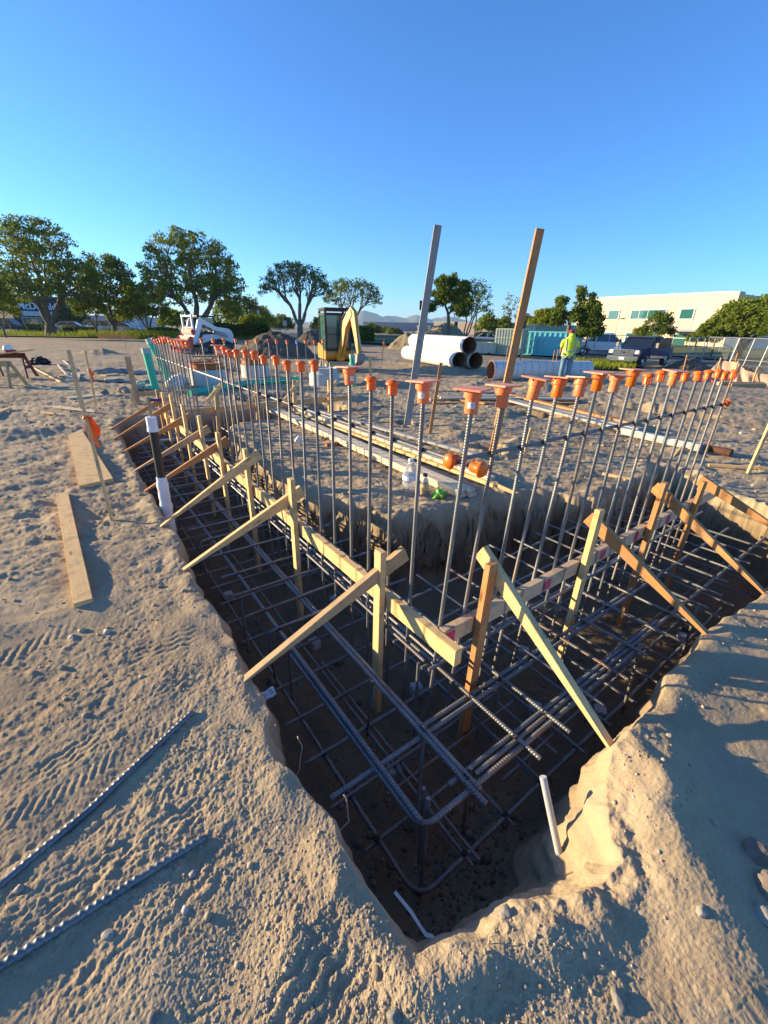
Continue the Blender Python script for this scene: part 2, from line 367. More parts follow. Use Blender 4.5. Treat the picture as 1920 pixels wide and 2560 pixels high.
def ground():
    rs = [.18]
    while rs[-1] < 26000: r_ = rs[-1]; rs.append(r_ * (1 + min(.0030 + .00065 * r_, .05)))
    rs = np.array(rs)
    th = np.concatenate([np.arange(-180, -64, 2.0), np.arange(-64, 64, .14), np.arange(64, 180.01, 2.0)]); th = np.radians(th)
    n, m = len(rs), len(th); RR, TT = np.meshgrid(rs, th, indexing='ij'); x = (RR * np.sin(TT)).ravel(); y = (RR * np.cos(TT)).ravel()
    z, dug_dark, _ = height(x, y)
    # the banks overhang and break up a little: push wall points sideways
    a = x * U[0] + y * U[1]; b = x * V[0] + y * V[1]; isl = sstep(1.4, 1.8, a) * sstep(1.5, 1.7, b)
    am = (_ < .06) * sstep(.03, -.10, z) * sstep(-.72, -.60, z) * (np.hypot(x, y) < 14) * (.026 + .022 * isl)
    q1 = fbm(a * 4 + 9 + z * 3, z * 7 + b * 4, 3, 301, .5); q2 = fbm(b * 4 + 4 - z * 3, z * 7 - a * 4, 3, 305, .5)
    ck, _r = cells(a * 7 + b * 5, z * 9 + b * 3, 17); q1 = q1 + .7 * (ck - .4); x = x + am * q1; y = y + am * q2; z = z + am * .25 * q2
    co = np.empty((n * m, 3), np.float32); co[:, 0] = x; co[:, 1] = y; co[:, 2] = z
    me = bpy.data.meshes.new('ground'); me.vertices.add(n * m); me.vertices.foreach_set('co', co.ravel())
    i = np.arange(n - 1)[:, None] * m + np.arange(m - 1)[None, :]; q = np.stack([i, i + m, i + m + 1, i + 1], -1).reshape(-1, 4).astype(np.int32)
    me.loops.add(q.size); me.loops.foreach_set('vertex_index', q.ravel()); me.polygons.add(len(q))
    me.polygons.foreach_set('loop_start', np.arange(0, q.size, 4, dtype=np.int32)); me.polygons.foreach_set('loop_total', np.full(len(q), 4, np.int32))
    me.update(calc_edges=True); me.shade_smooth()
    at_ = me.attributes.new('dug_dark', 'FLOAT', 'POINT'); at_.data.foreach_set('value', dug_dark.astype(np.float32))
    t = NT('soil'); tc = t.n('ShaderNodeTexCoord'); v = tc.outputs['Object']
    big = t.noise(.9, 5, .6, v); mid = t.noise(7, 6, .65, v); fine = t.noise(70, 5, .65, v); sp = t.noise(260, 3, .6, v)
    c = t.ramp(t.math('ADD', t.math('MULTIPLY', big, .6), t.math('MULTIPLY', mid, .4)), [(.38, (.325, .238, .148, 1)), (.5, (.415, .312, .192, 1)), (.62, (.475, .362, .228, 1))])
    c = t.mix(t.ramp(mid, [(.35, (.0, 0, 0, 1)), (.7, (.55, .55, .55, 1))]), c, (.38, .285, .18, 1))
    c = t.mix(t.ramp(fine, [(.55, (0, 0, 0, 1)), (.75, (.6, .6, .6, 1))]), c, (.52, .42, .29, 1))
    c = t.mix(t.ramp(sp, [(.30, (.55, .55, .55, 1)), (.42, (0, 0, 0, 1))]), c, (.17, .125, .085, 1))
    red = t.noise(.5, 2, .5, v); c = t.mix(t.ramp(red, [(.50, (0, 0, 0, 1)), (.68, (.55, .55, .55, 1))]), c, (.29, .20, .12, 1))
    at2 = t.n('ShaderNodeAttribute', attribute_name='dug_dark'); wf = t.math('MULTIPLY', at2.outputs['Fac'], t.math('ADD', mid, .45))
    c = t.mix(t.math('MINIMUM', wf, .92), c, (.14, .095, .055, 1))  # darker soil colour inside the trench, pits and post holes
    t.l(c, t.b.inputs['Base Color']); t.b.inputs['Roughness'].default_value = .95; t.b.inputs['Specular IOR Level'].default_value = .15
    h = t.math('ADD', t.math('MULTIPLY', fine, 1.0), t.math('MULTIPLY', sp, .35)); h = t.math('ADD', h, t.math('MULTIPLY', mid, 2.0))
    t.bump(h, .48, .010)
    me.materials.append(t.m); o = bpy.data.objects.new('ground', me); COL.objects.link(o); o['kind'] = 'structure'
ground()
# ------------------------------------------------------------------ rebar
rnd = random.Random(7)
_rb = {}
def rebar_mesh(L, r_, fine=True):
    key = (round(L, 2), r_, fine)
    if key in _rb: return _rb[key]
    p = r_ * 1.35; n = 10 if fine else 6
    if not fine: p *= 2.5
    k = int(L / p); zs = []; 
    for i in range(k):
        z0 = i * p; zs += [(z0, 0), (z0 + p * .55, 0), (z0 + p * .68, 1), (z0 + p * .86, 1)]
    zs.append((L, 0)); zz = np.array([q[0] for q in zs]); bb = np.array([q[1] for q in zs], float)
    th = np.arange(n) * 2 * np.pi / n; Z, T = np.meshgrid(zz, th, indexing='ij'); B = np.meshgrid(bb, th, indexing='ij')[0]
    rr = r_ * (.93 + .17 * B * (np.abs(np.sin(T)) > .35)) + r_ * .12 * (np.abs(np.sin(T)) < .35)
    Z = Z + (B + .0) * 0 + np.where((Z > 0) & (Z < L), np.cos(T) * r_ * .5 * np.sign(np.sin(T) + 1e-6), 0)
    co = np.stack([Z, rr * np.cos(T), rr * np.sin(T)], -1).reshape(-1, 3).astype(np.float32)
    m = len(zz); i = np.arange(m - 1)[:, None] * n + np.arange(n)[None]; j = np.arange(m - 1)[:, None] * n + (np.arange(n)[None] + 1) % n
    q = np.stack([i, j, j + n, i + n], -1).reshape(-1, 4)
    me = bpy.data.meshes.new('rebar'); fs = q.tolist() + [list(range(n))[::-1], [(m - 1) * n + e for e in range(n)]]
    me.from_pydata(co.tolist(), [], fs); me.shade_smooth(); me.set_sharp_from_angle(angle=R(50)); me.materials.append(M['rebar']); _rb[key] = me; return me
def bar(name, p0, p1, r_=.0095, fine=True, parent=None, sag=0):
    p0 = Vector(p0); p1 = Vector(p1); L = round((p1 - p0).length, 2)
    o = bpy.data.objects.new(name, rebar_mesh(L, r_, fine)); COL.objects.link(o)
    q = (p1 - p0).to_track_quat('X', 'Z') @ Quaternion((1, 0, 0), rnd.random() * 6.28)
    o.matrix_world = Matrix.Translation(p0) @ q.to_matrix().to_4x4()
    if parent: o.parent = parent
    return o
def bentbar(name, pts, r_=.0095, rad=.06, parent=None, p=.016):
    "ribbed bar along a polyline with rounded bends"
    pts = [Vector(q) for q in pts]; path = [pts[0]]
    for i in range(1, len(pts) - 1):
        a, b, c = pts[i - 1], pts[i], pts[i + 1]; d0 = (a - b).normalized(); d1 = (c - b).normalized()
        for t in [k / 6 for k in range(7)]: path.append((b + d0 * rad) * (1 - t) ** 2 + b * 2 * t * (1 - t) + (b + d1 * rad) * t * t)
    path.append(pts[-1]); out = []; rs = []
    for a, b in zip(path[:-1], path[1:]):
        L = (b - a).length; n = max(1, int(L / p))
        for i in range(n):
            s = a.lerp(b, i / n); e = a.lerp(b, (i + .5) / n); e2 = a.lerp(b, (i + .62) / n); e3 = a.lerp(b, (i + .86) / n); out += [s, e, e2, e3] if n > 1 else [s]; rs += [r_ * .96, r_ * .96, r_ * 1.13, r_ * 1.13] if n > 1 else [r_]
    out.append(path[-1]); rs.append(r_); mb = MB(); mb.tube(out, rs, 10); return mb.build(name, M['rebar'], parent, auto=50, fixn=False)
ORD = ['first', 'second', 'third', 'fourth', 'fifth', 'sixth', 'seventh', 'eighth', 'ninth', 'tenth', 'eleventh', 'twelfth', 'thirteenth', 'fourteenth', 'fifteenth', 'sixteenth', 'seventeenth',
       'eighteenth', 'nineteenth', 'twentieth', 'twenty-first', 'twenty-second', 'twenty-third', 'twenty-fourth', 'twenty-fifth', 'twenty-sixth', 'twenty-seventh', 'twenty-eighth', 'twenty-ninth', 'thirtieth',
       'thirty-first', 'thirty-second', 'thirty-third', 'thirty-fourth', 'thirty-fifth']
# cap meshes
def mushroom_mesh(mt, name='mushroom_cap'):
    mb = MB(); mb.lathe([(.0165, 0), (.0225, .0), (.0235, .004), (.0225, .006), (.0225, .046), (.0325, .047), (.0345, .050), (.0338, .054), (.029, .061), (.020, .0665), (.010, .069), (.0, .0695)], n=20, cap0=False, cap1=False)
    for k in range(6):
        t = k * math.pi / 3; mb.box((.0232 * math.cos(t), .0232 * math.sin(t), .025), (.004, .003, .040), Matrix.Rotation(t, 3, 'Z'))
    o = mb.build(name, mt, auto=40); return o
def plate_cap_meshes(body, plate):
    mb = MB(); mb.lathe([(.017, 0), (.0255, 0), (.0265, .002), (.0270, .058), (.0345, .060), (.0350, .064), (.0350, .090)], n=20, cap0=False)
    for k in range(4):
        t = k * math.pi / 2 + .4; mb.box((.032 * math.cos(t), .032 * math.sin(t), .086), (.018, .004, .010), Matrix.Rotation(t, 3, 'Z'))
    b = mb.build('socket', body, auto=40)
    mb = MB(); mb.box((0, 0, .0935), (.118, .118, .006), bev=.0022); p = mb.build('plate', plate)
    mb = MB(); n = 7; vs = []
    for i in range(n):
        t = -.55 + 1.1 * i / (n - 1)
        for z in (.022, .046): vs.append((.0272 * math.cos(t), .0272 * math.sin(t), z))
    mb.add(vs, [[2 * i, 2 * i + 2, 2 * i + 3, 2 * i + 1] for i in range(n - 1)]); s = mb.build('sticker', M['sticker'])
    mb = MB()
    for i, t in enumerate([-.05, .02, .07, .14, .18, .26, .31, .38]):
        ww = (.008, .004, .011, .004, .008, .004, .01, .005)[i]
        mb.add([(.0275 * math.cos(t + q * ww * 2), .0275 * math.sin(t + q * ww * 2), z) for q in (0, 1) for z in (.028, .042)], [[0, 2, 3, 1]])
    k = mb.build('barcode', M['ink']); return b, p, s, k
_mush = {k: mushroom_mesh(M[k]) for k in ('orange', 'orange_dull')}
M['red_cap'] = mat('red_plastic', (.65, .015, .02), .4, var=.1); M['blue_cap'] = mat('blue_plastic', (.02, .22, .62), .4, var=.1)
_mush['red'] = mushroom_mesh(M['red_cap']); _mush['blue'] = mushroom_mesh(M['blue_cap'])
_plate = plate_cap_meshes(M['orange_dull'], M['orange_plate']); _plate2 = plate_cap_meshes(M['orange'], M['orange_plate'])
for o_ in list(_mush.values()) + list(_plate) + list(_plate2): COL.objects.unlink(o_)
def cap(kind, top, axis, label, group):
    "top = where the crown of the cap is; axis = bar direction"
    axis = Vector(axis).normalized(); q = axis.to_track_quat('Z', 'Y')
    if kind[0] == 'm':
        src = _mush[{'m': 'orange', 'md': 'orange_dull', 'mr': 'red', 'mb': 'blue'}[kind]]
        o = bpy.data.objects.new('rebar_cap', src.data); COL.objects.link(o); off = .0695
        o.matrix_world = Matrix.Translation(Vector(top) - axis * off) @ (q @ Quaternion((0, 0, 1), rnd.random())).to_matrix().to_4x4()
    else:
        set_ = _plate2 if kind == 'po' else _plate
        o = bpy.data.objects.new('rebar_cap', None); COL.objects.link(o); o.empty_display_size = .05
        tilt = Quaternion((1, 0, 0), R(rnd.uniform(-4, 4))) @ Quaternion((0, 1, 0), R(rnd.uniform(-5, 3)))
        o.matrix_world = Matrix.Translation(Vector(top) - axis * .096) @ (q @ tilt @ Quaternion((0, 0, 1), 0)).to_matrix().to_4x4()
        ang = rnd.uniform(-.5, .9)
        for i, s in enumerate(set_[:3]):
            c = bpy.data.objects.new(s.name.split('.')[0], s.data); COL.objects.link(c); c.parent = o
            c.rotation_euler = (0, 0, (rnd.uniform(-.3, .9) if i == 1 else (-math.pi / 2 - .45 + ang)))
            if i == 2:
                k = bpy.data.objects.new('barcode', set_[3].data); COL.objects.link(k); k.parent = c
    return tag(o, label, 'rebar cap', group)
kdesc = {'m': 'bright orange mushroom-shaped', 'md': 'faded orange mushroom-shaped', 'mr': 'red mushroom-shaped', 'mb': 'blue mushroom-shaped', 'p': 'faded orange square-plated', 'po': 'orange square-plated', None: 'no'}
def row(name, bars, base, top, word, ccol, zb=-.60, r_=.0095):
    for i, (s0, s1, zt, kd) in enumerate(bars):
        p1 = Vector(top(s1, zt)); p0 = Vector(base(s0, .1)); d = (p1 - p0); p00 = p0 - d * ((.1 - zb) / d.z)
        e = p1 if kd is None else p1 - d.normalized() * .03
        far = (p1 - Vector(C0)).length > 5.5
        o = bar('vertical_rebar', p00, e, r_ if word != 'back' else .0085, not far)
        t = '%s upright bar from the %s, %s row, %s cap' % (ORD[i], ccol, word, kdesc[kd])
        tag(o, t, 'rebar', 'upright bars of the %s wall row' % word)
        if kd: cap(kd, p1, d, '%s cap, %s from the %s in the %s row' % (kdesc[kd], ORD[i], ccol, word), 'caps along the %s wall row' % word)
LT = [(1.21, 1.13, 1.39, 'p'), (1.45, 1.42, 1.39, 'p'), (1.65, 1.65, 1.37, 'm'), (1.86, 1.83, 1.37, 'm'), (2.06, 2.04, 1.40, 'p'), (2.28, 2.24, 1.38, None), (2.48, 2.45, 1.41, 'm'), (2.71, 2.64, 1.39, 'm'), (2.91, 2.86, 1.38, 'm'),
      (3.14, 3.05, 1.40, 'm'), (3.35, 3.29, 1.39, 'm'), (3.54, 3.48, 1.41, 'm'), (3.75, 3.69, 1.41, 'm'), (3.95, 3.93, 1.40, 'm'), (4.14, 4.12, 1.39, 'm'), (4.32, 4.27, 1.41, 'm'), (4.50, 4.47, 1.41, 'p'),
      (5.70, 5.68, 1.40, 'm'), (5.90, 5.88, 1.41, 'po'), (6.12, 6.10, 1.41, 'p'), (6.31, 6.30, 1.41, 'p'), (6.52, 6.52, 1.40, 'm'), (6.73, 6.73, 1.42, 'md'), (6.93, 6.94, 1.42, 'm'), (7.12, 7.14, 1.42, 'po'), (7.33, 7.36, 1.40, 'm'), (7.53, 7.56, 1.38, 'mr'), (7.73, 7.77, 1.36, 'm'), (7.93, 7.96, 1.38, 'm')]
bl = 1.262
row('left', LT, lambda s, z: W(s, bl, z), lambda s, z: W(s, bl - .005, z), 'left', 'near corner')
ar = 1.205
RTb = [(1.43, 1.53, 1.38, 'p'), (1.68, 1.74, 1.40, 'p'), (1.83, 1.94, 1.39, 'po'), (2.04, 2.14, 1.38, 'p'), (2.26, 2.30, 1.40, 'po'), (2.44, 2.49, 1.38, 'p'), (2.65, 2.68, 1.40, 'po'), (2.85, 2.89, 1.37, 'm'), (3.04, 3.06, 1.38, 'm'),
       (3.23, 3.26, 1.37, 'p'), (3.42, 3.45, 1.36, 'm'), (3.63, 3.68, 1.35, 'm'), (3.82, 3.87, 1.35, 'm'), (4.02, 4.07, 1.35, 'm'), (4.20, 4.23, 1.33, 'm'), (4.40, 4.43, 1.33, 'm')]
row('r', RTb, lambda s, z: W(ar, s, z), lambda s, z: W(ar - .005, s, z), 'right', 'near corner')
# back row
bk = []
def onA(px, py, a):
    d = ray(px, py); t = a / float(d @ U); p = C0 + d * t; return Vector(p)
for i, (x, y) in enumerate([(503, 846), (532, 846), (559, 845), (588, 846), (617, 851), (641, 848), (671, 847), (691, 849), (717, 850), (742, 850), (763, 849), (786, 851), (807, 849)]):
    p = onA(x, y, 8.15); kd = {3: 'mb' if 0 else 'md', 6: 'mr', 9: 'mb'}.get(i, 'm'); bk.append((float(p @ Vector(V)), float(p @ Vector(V)), p.z, kd))
row('b', bk, lambda s, z: W(8.15, s, z), lambda s, z: W(8.15, s, z), 'back', 'left end')
# long horizontal wall bars
def knots(parent, pts, ax, r_=.014):
    for p in pts:
        mb = MB(); p = Vector(p)
        for k in range(2):
            q = []; ang = R(40 + 100 * k)
            for j in range(9):
                t = 2 * math.pi * j / 8; q.append(p + Vector(ax) * (math.cos(t) * r_ * 1.25 * math.cos(ang)) + Vector((0, 0, 1)) * (math.cos(t) * r_ * 1.25 * math.sin(ang)) + Vector(ax).cross(Vector((0, 0, 1))) * math.sin(t) * r_ * 1.1)
            mb.tube(q, .0016, 4)
        mb.tube([p, p + Vector((rnd.uniform(-.02, .02), rnd.uniform(-.02, .02), rnd.uniform(.005, .025)))], .0012, 4)
        mb.box(p, (.02, .02, .012), Matrix.Rotation(rnd.random(), 3, 'Z'))
        k_ = mb.build('tie_wire', M['wire'], fixn=False); k_.parent = parent; k_.matrix_parent_inverse = parent.matrix_world.inverted()
bpy.context.view_layer.update()
zr = 1.075
def lerp1(s, tab, i, j): pass
hb = bar('horizontal_rebar', W(1.10, bl + .02, zr), W(4.55, bl + .02, zr - .01)); tag(hb, 'long horizontal bar tied behind the left row of upright bars, near length', 'rebar', 'horizontal wall bars')
bpy.context.view_layer.update()
knots(hb, [W(s0 + (s1 - s0) * .75, bl + .008, zr) for s0, s1, z, k in LT[1:12]], U)
hb2 = bar('horizontal_rebar', W(4.0, bl + .035, zr - .01), W(8.05, bl + .02, zr), fine=False); tag(hb2, 'far length of the horizontal bar behind the left row, past the doorway gap', 'rebar', 'horizontal wall bars')
hb3 = bar('horizontal_rebar', W(ar + .02, 1.275, zr), W(ar + .02, 4.55, zr - .03)); tag(hb3, 'dark horizontal bar tied across the right row of upright bars', 'rebar', 'horizontal wall bars')
bpy.context.view_layer.update()
knots(hb3, [W(ar + .008, s0 + (s1 - s0) * .75, zr - .005 * i / 3) for i, (s0, s1, z, k) in enumerate(RTb)], V)
hb4 = bar('horizontal_rebar', onA(478, 891, 8.17), onA(770, 894, 8.17), fine=False); tag(hb4, 'thin black horizontal bar across the back row of upright bars', 'rebar', 'horizontal wall bars')
cap('m', W(1.05, bl + .02, zr), -U, 'orange mushroom cap facing the camera on the end of the left horizontal bar', 'caps on horizontal bar ends')
cap('m', W(ar + .02, 1.232, zr), -V, 'orange mushroom cap turned left on the near end of the right horizontal bar', 'caps on horizontal bar ends')
cap('m', W(ar + .02, 4.60, zr - .03), V, 'orange cap on the far right end of the right horizontal bar', 'caps on horizontal bar ends')
cap('m', W(8.1, bl + .02, zr), U, 'small orange cap on the far end of the left horizontal bar', 'caps on horizontal bar ends')
# bars just under the form board
for k, (b_, z_) in enumerate([(1.27, -.03), (1.215, -.045)]):
    o = bar('horizontal_rebar', W(1.2 + .05 * k, b_, z_), W(6.2, b_, z_)); tag(o, ['inner', 'outer'][k] + ' one of two bars lying just below the left form board', 'rebar', 'horizontal wall bars')
for k, (a_, z_) in enumerate([(1.20, -.06)]):
    o = bar('horizontal_rebar', W(a_, 1.2, z_), W(a_, 4.9, z_)); tag(o, 'bar lying just below the right form board', 'rebar', 'horizontal wall bars')
# upper mat
zu = -.21
nU = 0
for b_, a0 in ((.745, .72), (1.01, .61), (1.035, .66), (1.37, .60), (1.61, .60)):
    nU += 1
    o = bar('footing_rebar', W(a0, b_, zu), W(8.5, b_ - .01, zu), .0125 if b_ < 1.2 else .0105)
    tag(o, '%s long top bar of the left footing, counted from the left bank' % ORD[nU - 1], 'rebar', 'top mat bars running along the left trench')
for i, b_ in enumerate([1.90, 2.20, 2.49, 2.79, 3.07, 3.35, 3.62, 3.89, 4.15, 4.39, 4.62, 4.86]):
    a0 = .60 + rnd.uniform(-.03, .03); o = bar('footing_rebar', W(a0, b_ + rnd.uniform(-.01, .01), zu), W(2.08 + rnd.uniform(-.05, .05), b_ + rnd.uniform(-.02, .02), zu + rnd.uniform(-.01, .01)))
    tag(o, '%s short top cross bar of the right footing from the near corner' % ORD[i], 'rebar', 'top mat cross bars of the right trench')
aa = [2.12, 2.36, 2.64, 2.93, 3.30, 3.63, 3.93, 4.22, 4.56, 4.90, 5.23] + [5.53 + .3 * i for i in range(10)]
for i, a_ in enumerate(aa):
    b0 = .63 + rnd.uniform(-.03, .03); z = zu + .018
    L = [W(a_, b0, z), W(a_ + rnd.uniform(-.03, .03), 1.78, z)]
    if i in (0, 5, 9, 12): o = bentbar('footing_rebar', [W(a_ + .02, b0 + .03, -.6), W(a_ + .01, b0 + .02, z), L[1]], p=.02)
    else: o = bar('footing_rebar', *L, fine=i < 8)
    tag(o, '%s top cross bar of the left footing from the near corner' % ORD[i], 'rebar', 'top mat cross bars of the left trench')
for i, (a_, b0, b1, k) in enumerate([(1.02, .50, 5.15, 1), (1.06, 1.04, 3.2, 1), (.735, 1.08, 5.2, 1), (.77, .95, 2.9, 1), (1.36, 1.3, 4.8, 1), (1.63, 1.3, 5.0, 1), (1.93, 1.5, 5.0, 1)]):
    o = bar('footing_rebar', W(a_, b0, zu - .024), W(a_ - .02, b1, zu - .024), .0125 if i < 4 else .010); tag(o, '%s long top bar of the right footing counted from the near bank' % ORD[i], 'rebar', 'top mat bars running along the right trench')
o = bentbar('corner_rebar', [W(1.9, .72, zu - .022), W(.70, .735, zu - .022), W(.69, 2.6, zu - .02)], r_=.0125, rad=.08); tag(o, 'bent top corner bar turning at the near corner of the footing', 'rebar', 'bent corner bars')
# lower mat
zl = -.615
o = bentbar('corner_rebar', [W(4.2, .68, zl), W(.65, .70, zl), W(.655, 4.2, zl)], r_=.011, rad=.10); tag(o, 'bent bottom corner bar turning in the deepest near corner of the trench', 'rebar', 'bent corner bars')
o = bar('footing_rebar', W(4.1, .70, zl), W(8.5, .70, zl), fine=False); tag(o, 'bottom edge bar beside the left bank, far length', 'rebar', 'bottom mat bars running along the left trench')
for i, b_ in enumerate([.98, 1.27, 1.56, 1.78]):
    o = bar('footing_rebar', W(.60 if b_ < 1.5 else .70, b_, zl), W(8.5, b_, zl)); tag(o, '%s bottom long bar of the left footing from its edge bar' % ORD[i], 'rebar', 'bottom mat bars running along the left trench')
for i in range(26):
    a_ = 1.18 + .285 * i; o = bar('footing_rebar', W(a_, .60 + rnd.uniform(-.03, .03), zl + .018), W(a_, 1.80, zl + .018), fine=i < 6); tag(o, '%s bottom cross bar of the left footing from the near corner' % ORD[i], 'rebar', 'bottom mat cross bars of the left trench')
for i, a_ in enumerate([.94, 1.23, 1.52, 1.81]):
    o = bar('footing_rebar', W(a_, .62 if i < 1 else 1.9, zl - .015), W(a_, 5.3, zl - .015)); tag(o, '%s bottom long bar of the right footing from its edge bar' % ORD[i], 'rebar', 'bottom mat bars running along the right trench')
for i in range(11):
    b_ = 1.9 + .30 * i; o = bar('footing_rebar', W(.60 + rnd.uniform(-.03, .02), b_, zl + .018), W(2.0, b_, zl + .018), fine=i < 4); tag(o, '%s bottom cross bar of the right footing from the near corner' % ORD[i], 'rebar', 'bottom mat cross bars of the right trench')
for i, (a_, b_) in enumerate([(.78, .82), (.735, 1.06), (2.6, .65), (1.02, 1.60), (.62, 3.3), (.64, 2.45), (2.95, 1.7), (4.0, .66)]):
    o = bar('standing_rebar', W(a_, b_, zl - .08), W(a_ + .02, b_ + .01, zu + (.0 if i else .02))); tag(o, 'short standing bar holding up the mats, ' + ['at the very near corner', 'one behind the near corner', 'beside the left bank', 'under the corner of the boards', 'at the near edge of the far right mat', 'at the near edge of the right mat', 'by the island bank', 'far along the left bank'][i], 'rebar', 'short standing bars between the mats')
# back footing mats
for i in range(6):
    b_ = 2.15 + i * .42; o = bar('footing_rebar', W(7.65, b_, zu + .02), W(8.8, b_, zu + .02), fine=False); tag(o, '%s top cross bar of the back footing from its left' % ORD[i], 'rebar', 'back footing bars')
for i, a_ in enumerate([7.9, 8.35]):
    o = bar('footing_rebar', W(a_, .8, zu), W(a_, 4.6, zu), fine=False); tag(o, ['nearer', 'farther'][i] + ' long top bar of the back footing', 'rebar', 'back footing bars')
# loose bars on the near left ground
def ground_bar(px0, px1, label, r_=.0135):
    a_ = P(*px0); b_ = P(*px1); n = 40; zz_ = np.array([gz(*(a_.lerp(b_, i / n))[:2]) for i in range(n + 1)]); k = np.ones(7) / 7; zs = np.convolve(np.pad(zz_, 3, mode='edge'), k, 'valid') + .002
    pts = [Vector((*a_.lerp(b_, i / n)[:2], zs[i] + r_ * .15)) for i in range(0, n + 1, 10)]; o = bentbar('loose_rebar', pts, r_, rad=.01, p=r_ * 1.45); tag(o, label, 'rebar', 'loose bars on the near ground')
ground_bar((483, 1782), (-220, 2425), 'loose ribbed bar on the left dirt, the upper of the two lying there')
ground_bar((511, 2092), (-260, 2600), 'loose ribbed bar on the left dirt, the lower of the two lying there')
# ------------------------------------------------------------------ timber
def board(name, p0, p1, wd, tk, mt, label=None, cat='board', group=None, parent=None, side=None, point=0, extra=None):
    "p0-p1 centre line; wd measured along 'side' direction, tk across it"
    p0 = Vector(p0); p1 = Vector(p1); L = (p1 - p0).length; x = (p1 - p0).normalized(); s = Vector(side if side is not None else (0, 0, 1)); z = (s - x * s.dot(x)).normalized(); y = z.cross(x)
    mb = MB(); mb.box((L / 2, 0, 0), (L, tk, wd), bev=.0025)
    if point:
        for v in mb.v:
            if v.x < point: v.z *= max(.12, v.x / point)
    # a little bow and twist
    bow = rnd.uniform(-1, 1) * .0015 * L
    o = mb.build(name, mt, fixn=False); m = Matrix((x, y, z)).transposed().to_4x4(); m.translation = p0; o.matrix_world = m
    if parent: 
        bpy.context.view_layer.update(); o.parent = parent; o.matrix_parent_inverse = parent.matrix_world.inverted()
    if label: tag(o, label, cat, group)
    return o
def ties(parent, pts, along, across, hh, ww, over=.003):
    "wire looped round a form board"
    bpy.context.view_layer.update()
    for p in pts:
        for k in (0, 1):
            p_ = Vector(p) + Vector(along) * (.012 * k + rnd.uniform(-.004, .004)); A = Vector(across).normalized(); Zv = Vector((0, 0, 1)); tl = Vector(along) * rnd.uniform(-.02, .02)
            q = [p_ + A * ww + Zv * hh, p_ - A * ww + Zv * hh, p_ - A * ww - Zv * hh + tl, p_ + A * (ww + .03) - Zv * (hh + .01) + tl, p_ + A * (ww + .035) + Zv * (hh * .2)]
            if k == 0: mb = MB()
            mb.tube(q, .0013, 4, closed=True)
        o = mb.build('tie_wire', M['wire'], fixn=False); o.parent = parent; o.matrix_parent_inverse = parent.matrix_world.inverted()
zbt = .155; fh = .098                     # form board centre height, board depth
bL = 1.215
fb = board('form_board', W(1.02, bL, zbt), W(4.55, bL, zbt), fh, .045, M['lumber'], 'near form board of the left wall, its sawn end sticking out at the corner', 'form board', 'form boards along the wall rows')
fb2 = board('form_board', W(4.56, bL + .002, zbt), W(8.15, bL, zbt), fh, .045, M['lumber'], 'far form board of the left wall running towards the green pipes', 'form board', 'form boards along the wall rows')
ties(fb, [W(q[0] + .03, bL, zbt) for q in LT[:16]], U, V, fh / 2 + .003, .026)
aR = 1.172
fb3 = board('form_board', W(aR, 1.243, zbt), W(aR, 5.2, zbt), fh, .045, M['tan_board'], 'pale form board of the right wall with pink paint marks', 'form board', 'form boards along the wall rows')
ties(fb3, [W(aR, q[0] + .03, zbt) for q in RTb], V, U, fh / 2 + .003, .026)
def paint(parent, c, along, w_, h_, nrm):
    mb = MB(); n = 18; c = Vector(c); A = Vector(along); N = Vector(nrm); vs = [c + N * .0006]
    for i in range(n):
        t = 2 * math.pi * i / n; k = 1 + rnd.uniform(-.25, .15); vs.append(c + A * max(-w_ * .8, min(w_ * .8, math.cos(t) * w_ * k)) + Vector((0, 0, 1)) * max(-h_, min(h_, math.sin(t) * h_ * 1.3 * k)) + N * .0006)
    mb.add(vs, [[0, 1 + i, 1 + (i + 1) % n] for i in range(n)]); o = mb.build('paint_mark', M['spray_pink'], fixn=False); bpy.context.view_layer.update(); o.parent = parent; o.matrix_parent_inverse = parent.matrix_world.inverted()
for b_ in (1.28, 2.12, 2.78, 3.28, 3.83, 4.5): paint(fb3, W(aR - .0235, b_, zbt), V, .05, .036, -U)
board('form_board', W(8.08, 1.3, zbt), W(8.08, 5.02, zbt), .105, .04, M['lumber_weathered'], 'weathered form board across the back wall row', 'form board', 'form boards along the wall rows')
mb_paint = None
# stakes and braces
LS = [(1.60, .49, 'lumber'), (2.73, .57, 'lumber'), (3.72, .565, 'lumber'), (4.58, .545, 'lumber'), (5.30, .60, 'lumber'), (6.15, .61, 'lumber'), (6.85, .65, 'lumber'), (7.5, .6, 'lumber'), (8.0, .58, 'lumber_red')]
for i, (a_, zt, mt) in enumerate(LS):
    board('form_stake', W(a_ + .02, 1.165, -.76), W(a_, 1.165, zt), .062, .038, M[mt], '%s wooden stake from the near corner outside the left form board' % ORD[i], 'stake', 'stakes outside the left form board', side=U)
RS = [(1.505, .53, 'lumber_red'), (2.513, .58, 'lumber'), (3.446, .57, 'lumber_red'), (4.34, .40, 'lumber_red')]
for i, (b_, zt, mt) in enumerate(RS):
    board('form_stake', W(1.122, b_ - .05, -.76), W(1.122, b_, zt), .062, .038, M[mt], '%s wooden stake from the near corner outside the right form board' % ORD[i], 'stake', 'stakes outside the right form board', side=V)
LB = [((615, 1682), (1000, 1385), 1.62, 1.60, .42), ((457, 1410), (745, 1223), 2.86, 2.80, .43), ((418, 1313), (654, 1133), 3.70, 3.68, .51), ((370, 1230), (568, 1096), 4.66, 4.62, .44), ((351, 1178), (523, 1068), 5.43, 5.38, .42), ((314, 1128), (467, 1036), 6.4, 6.35, .41), ((299, 1092), (430, 1002), 7.3, 7.25, .46), ((287, 1072), (403, 986), 8.0, 8.0, .44)]
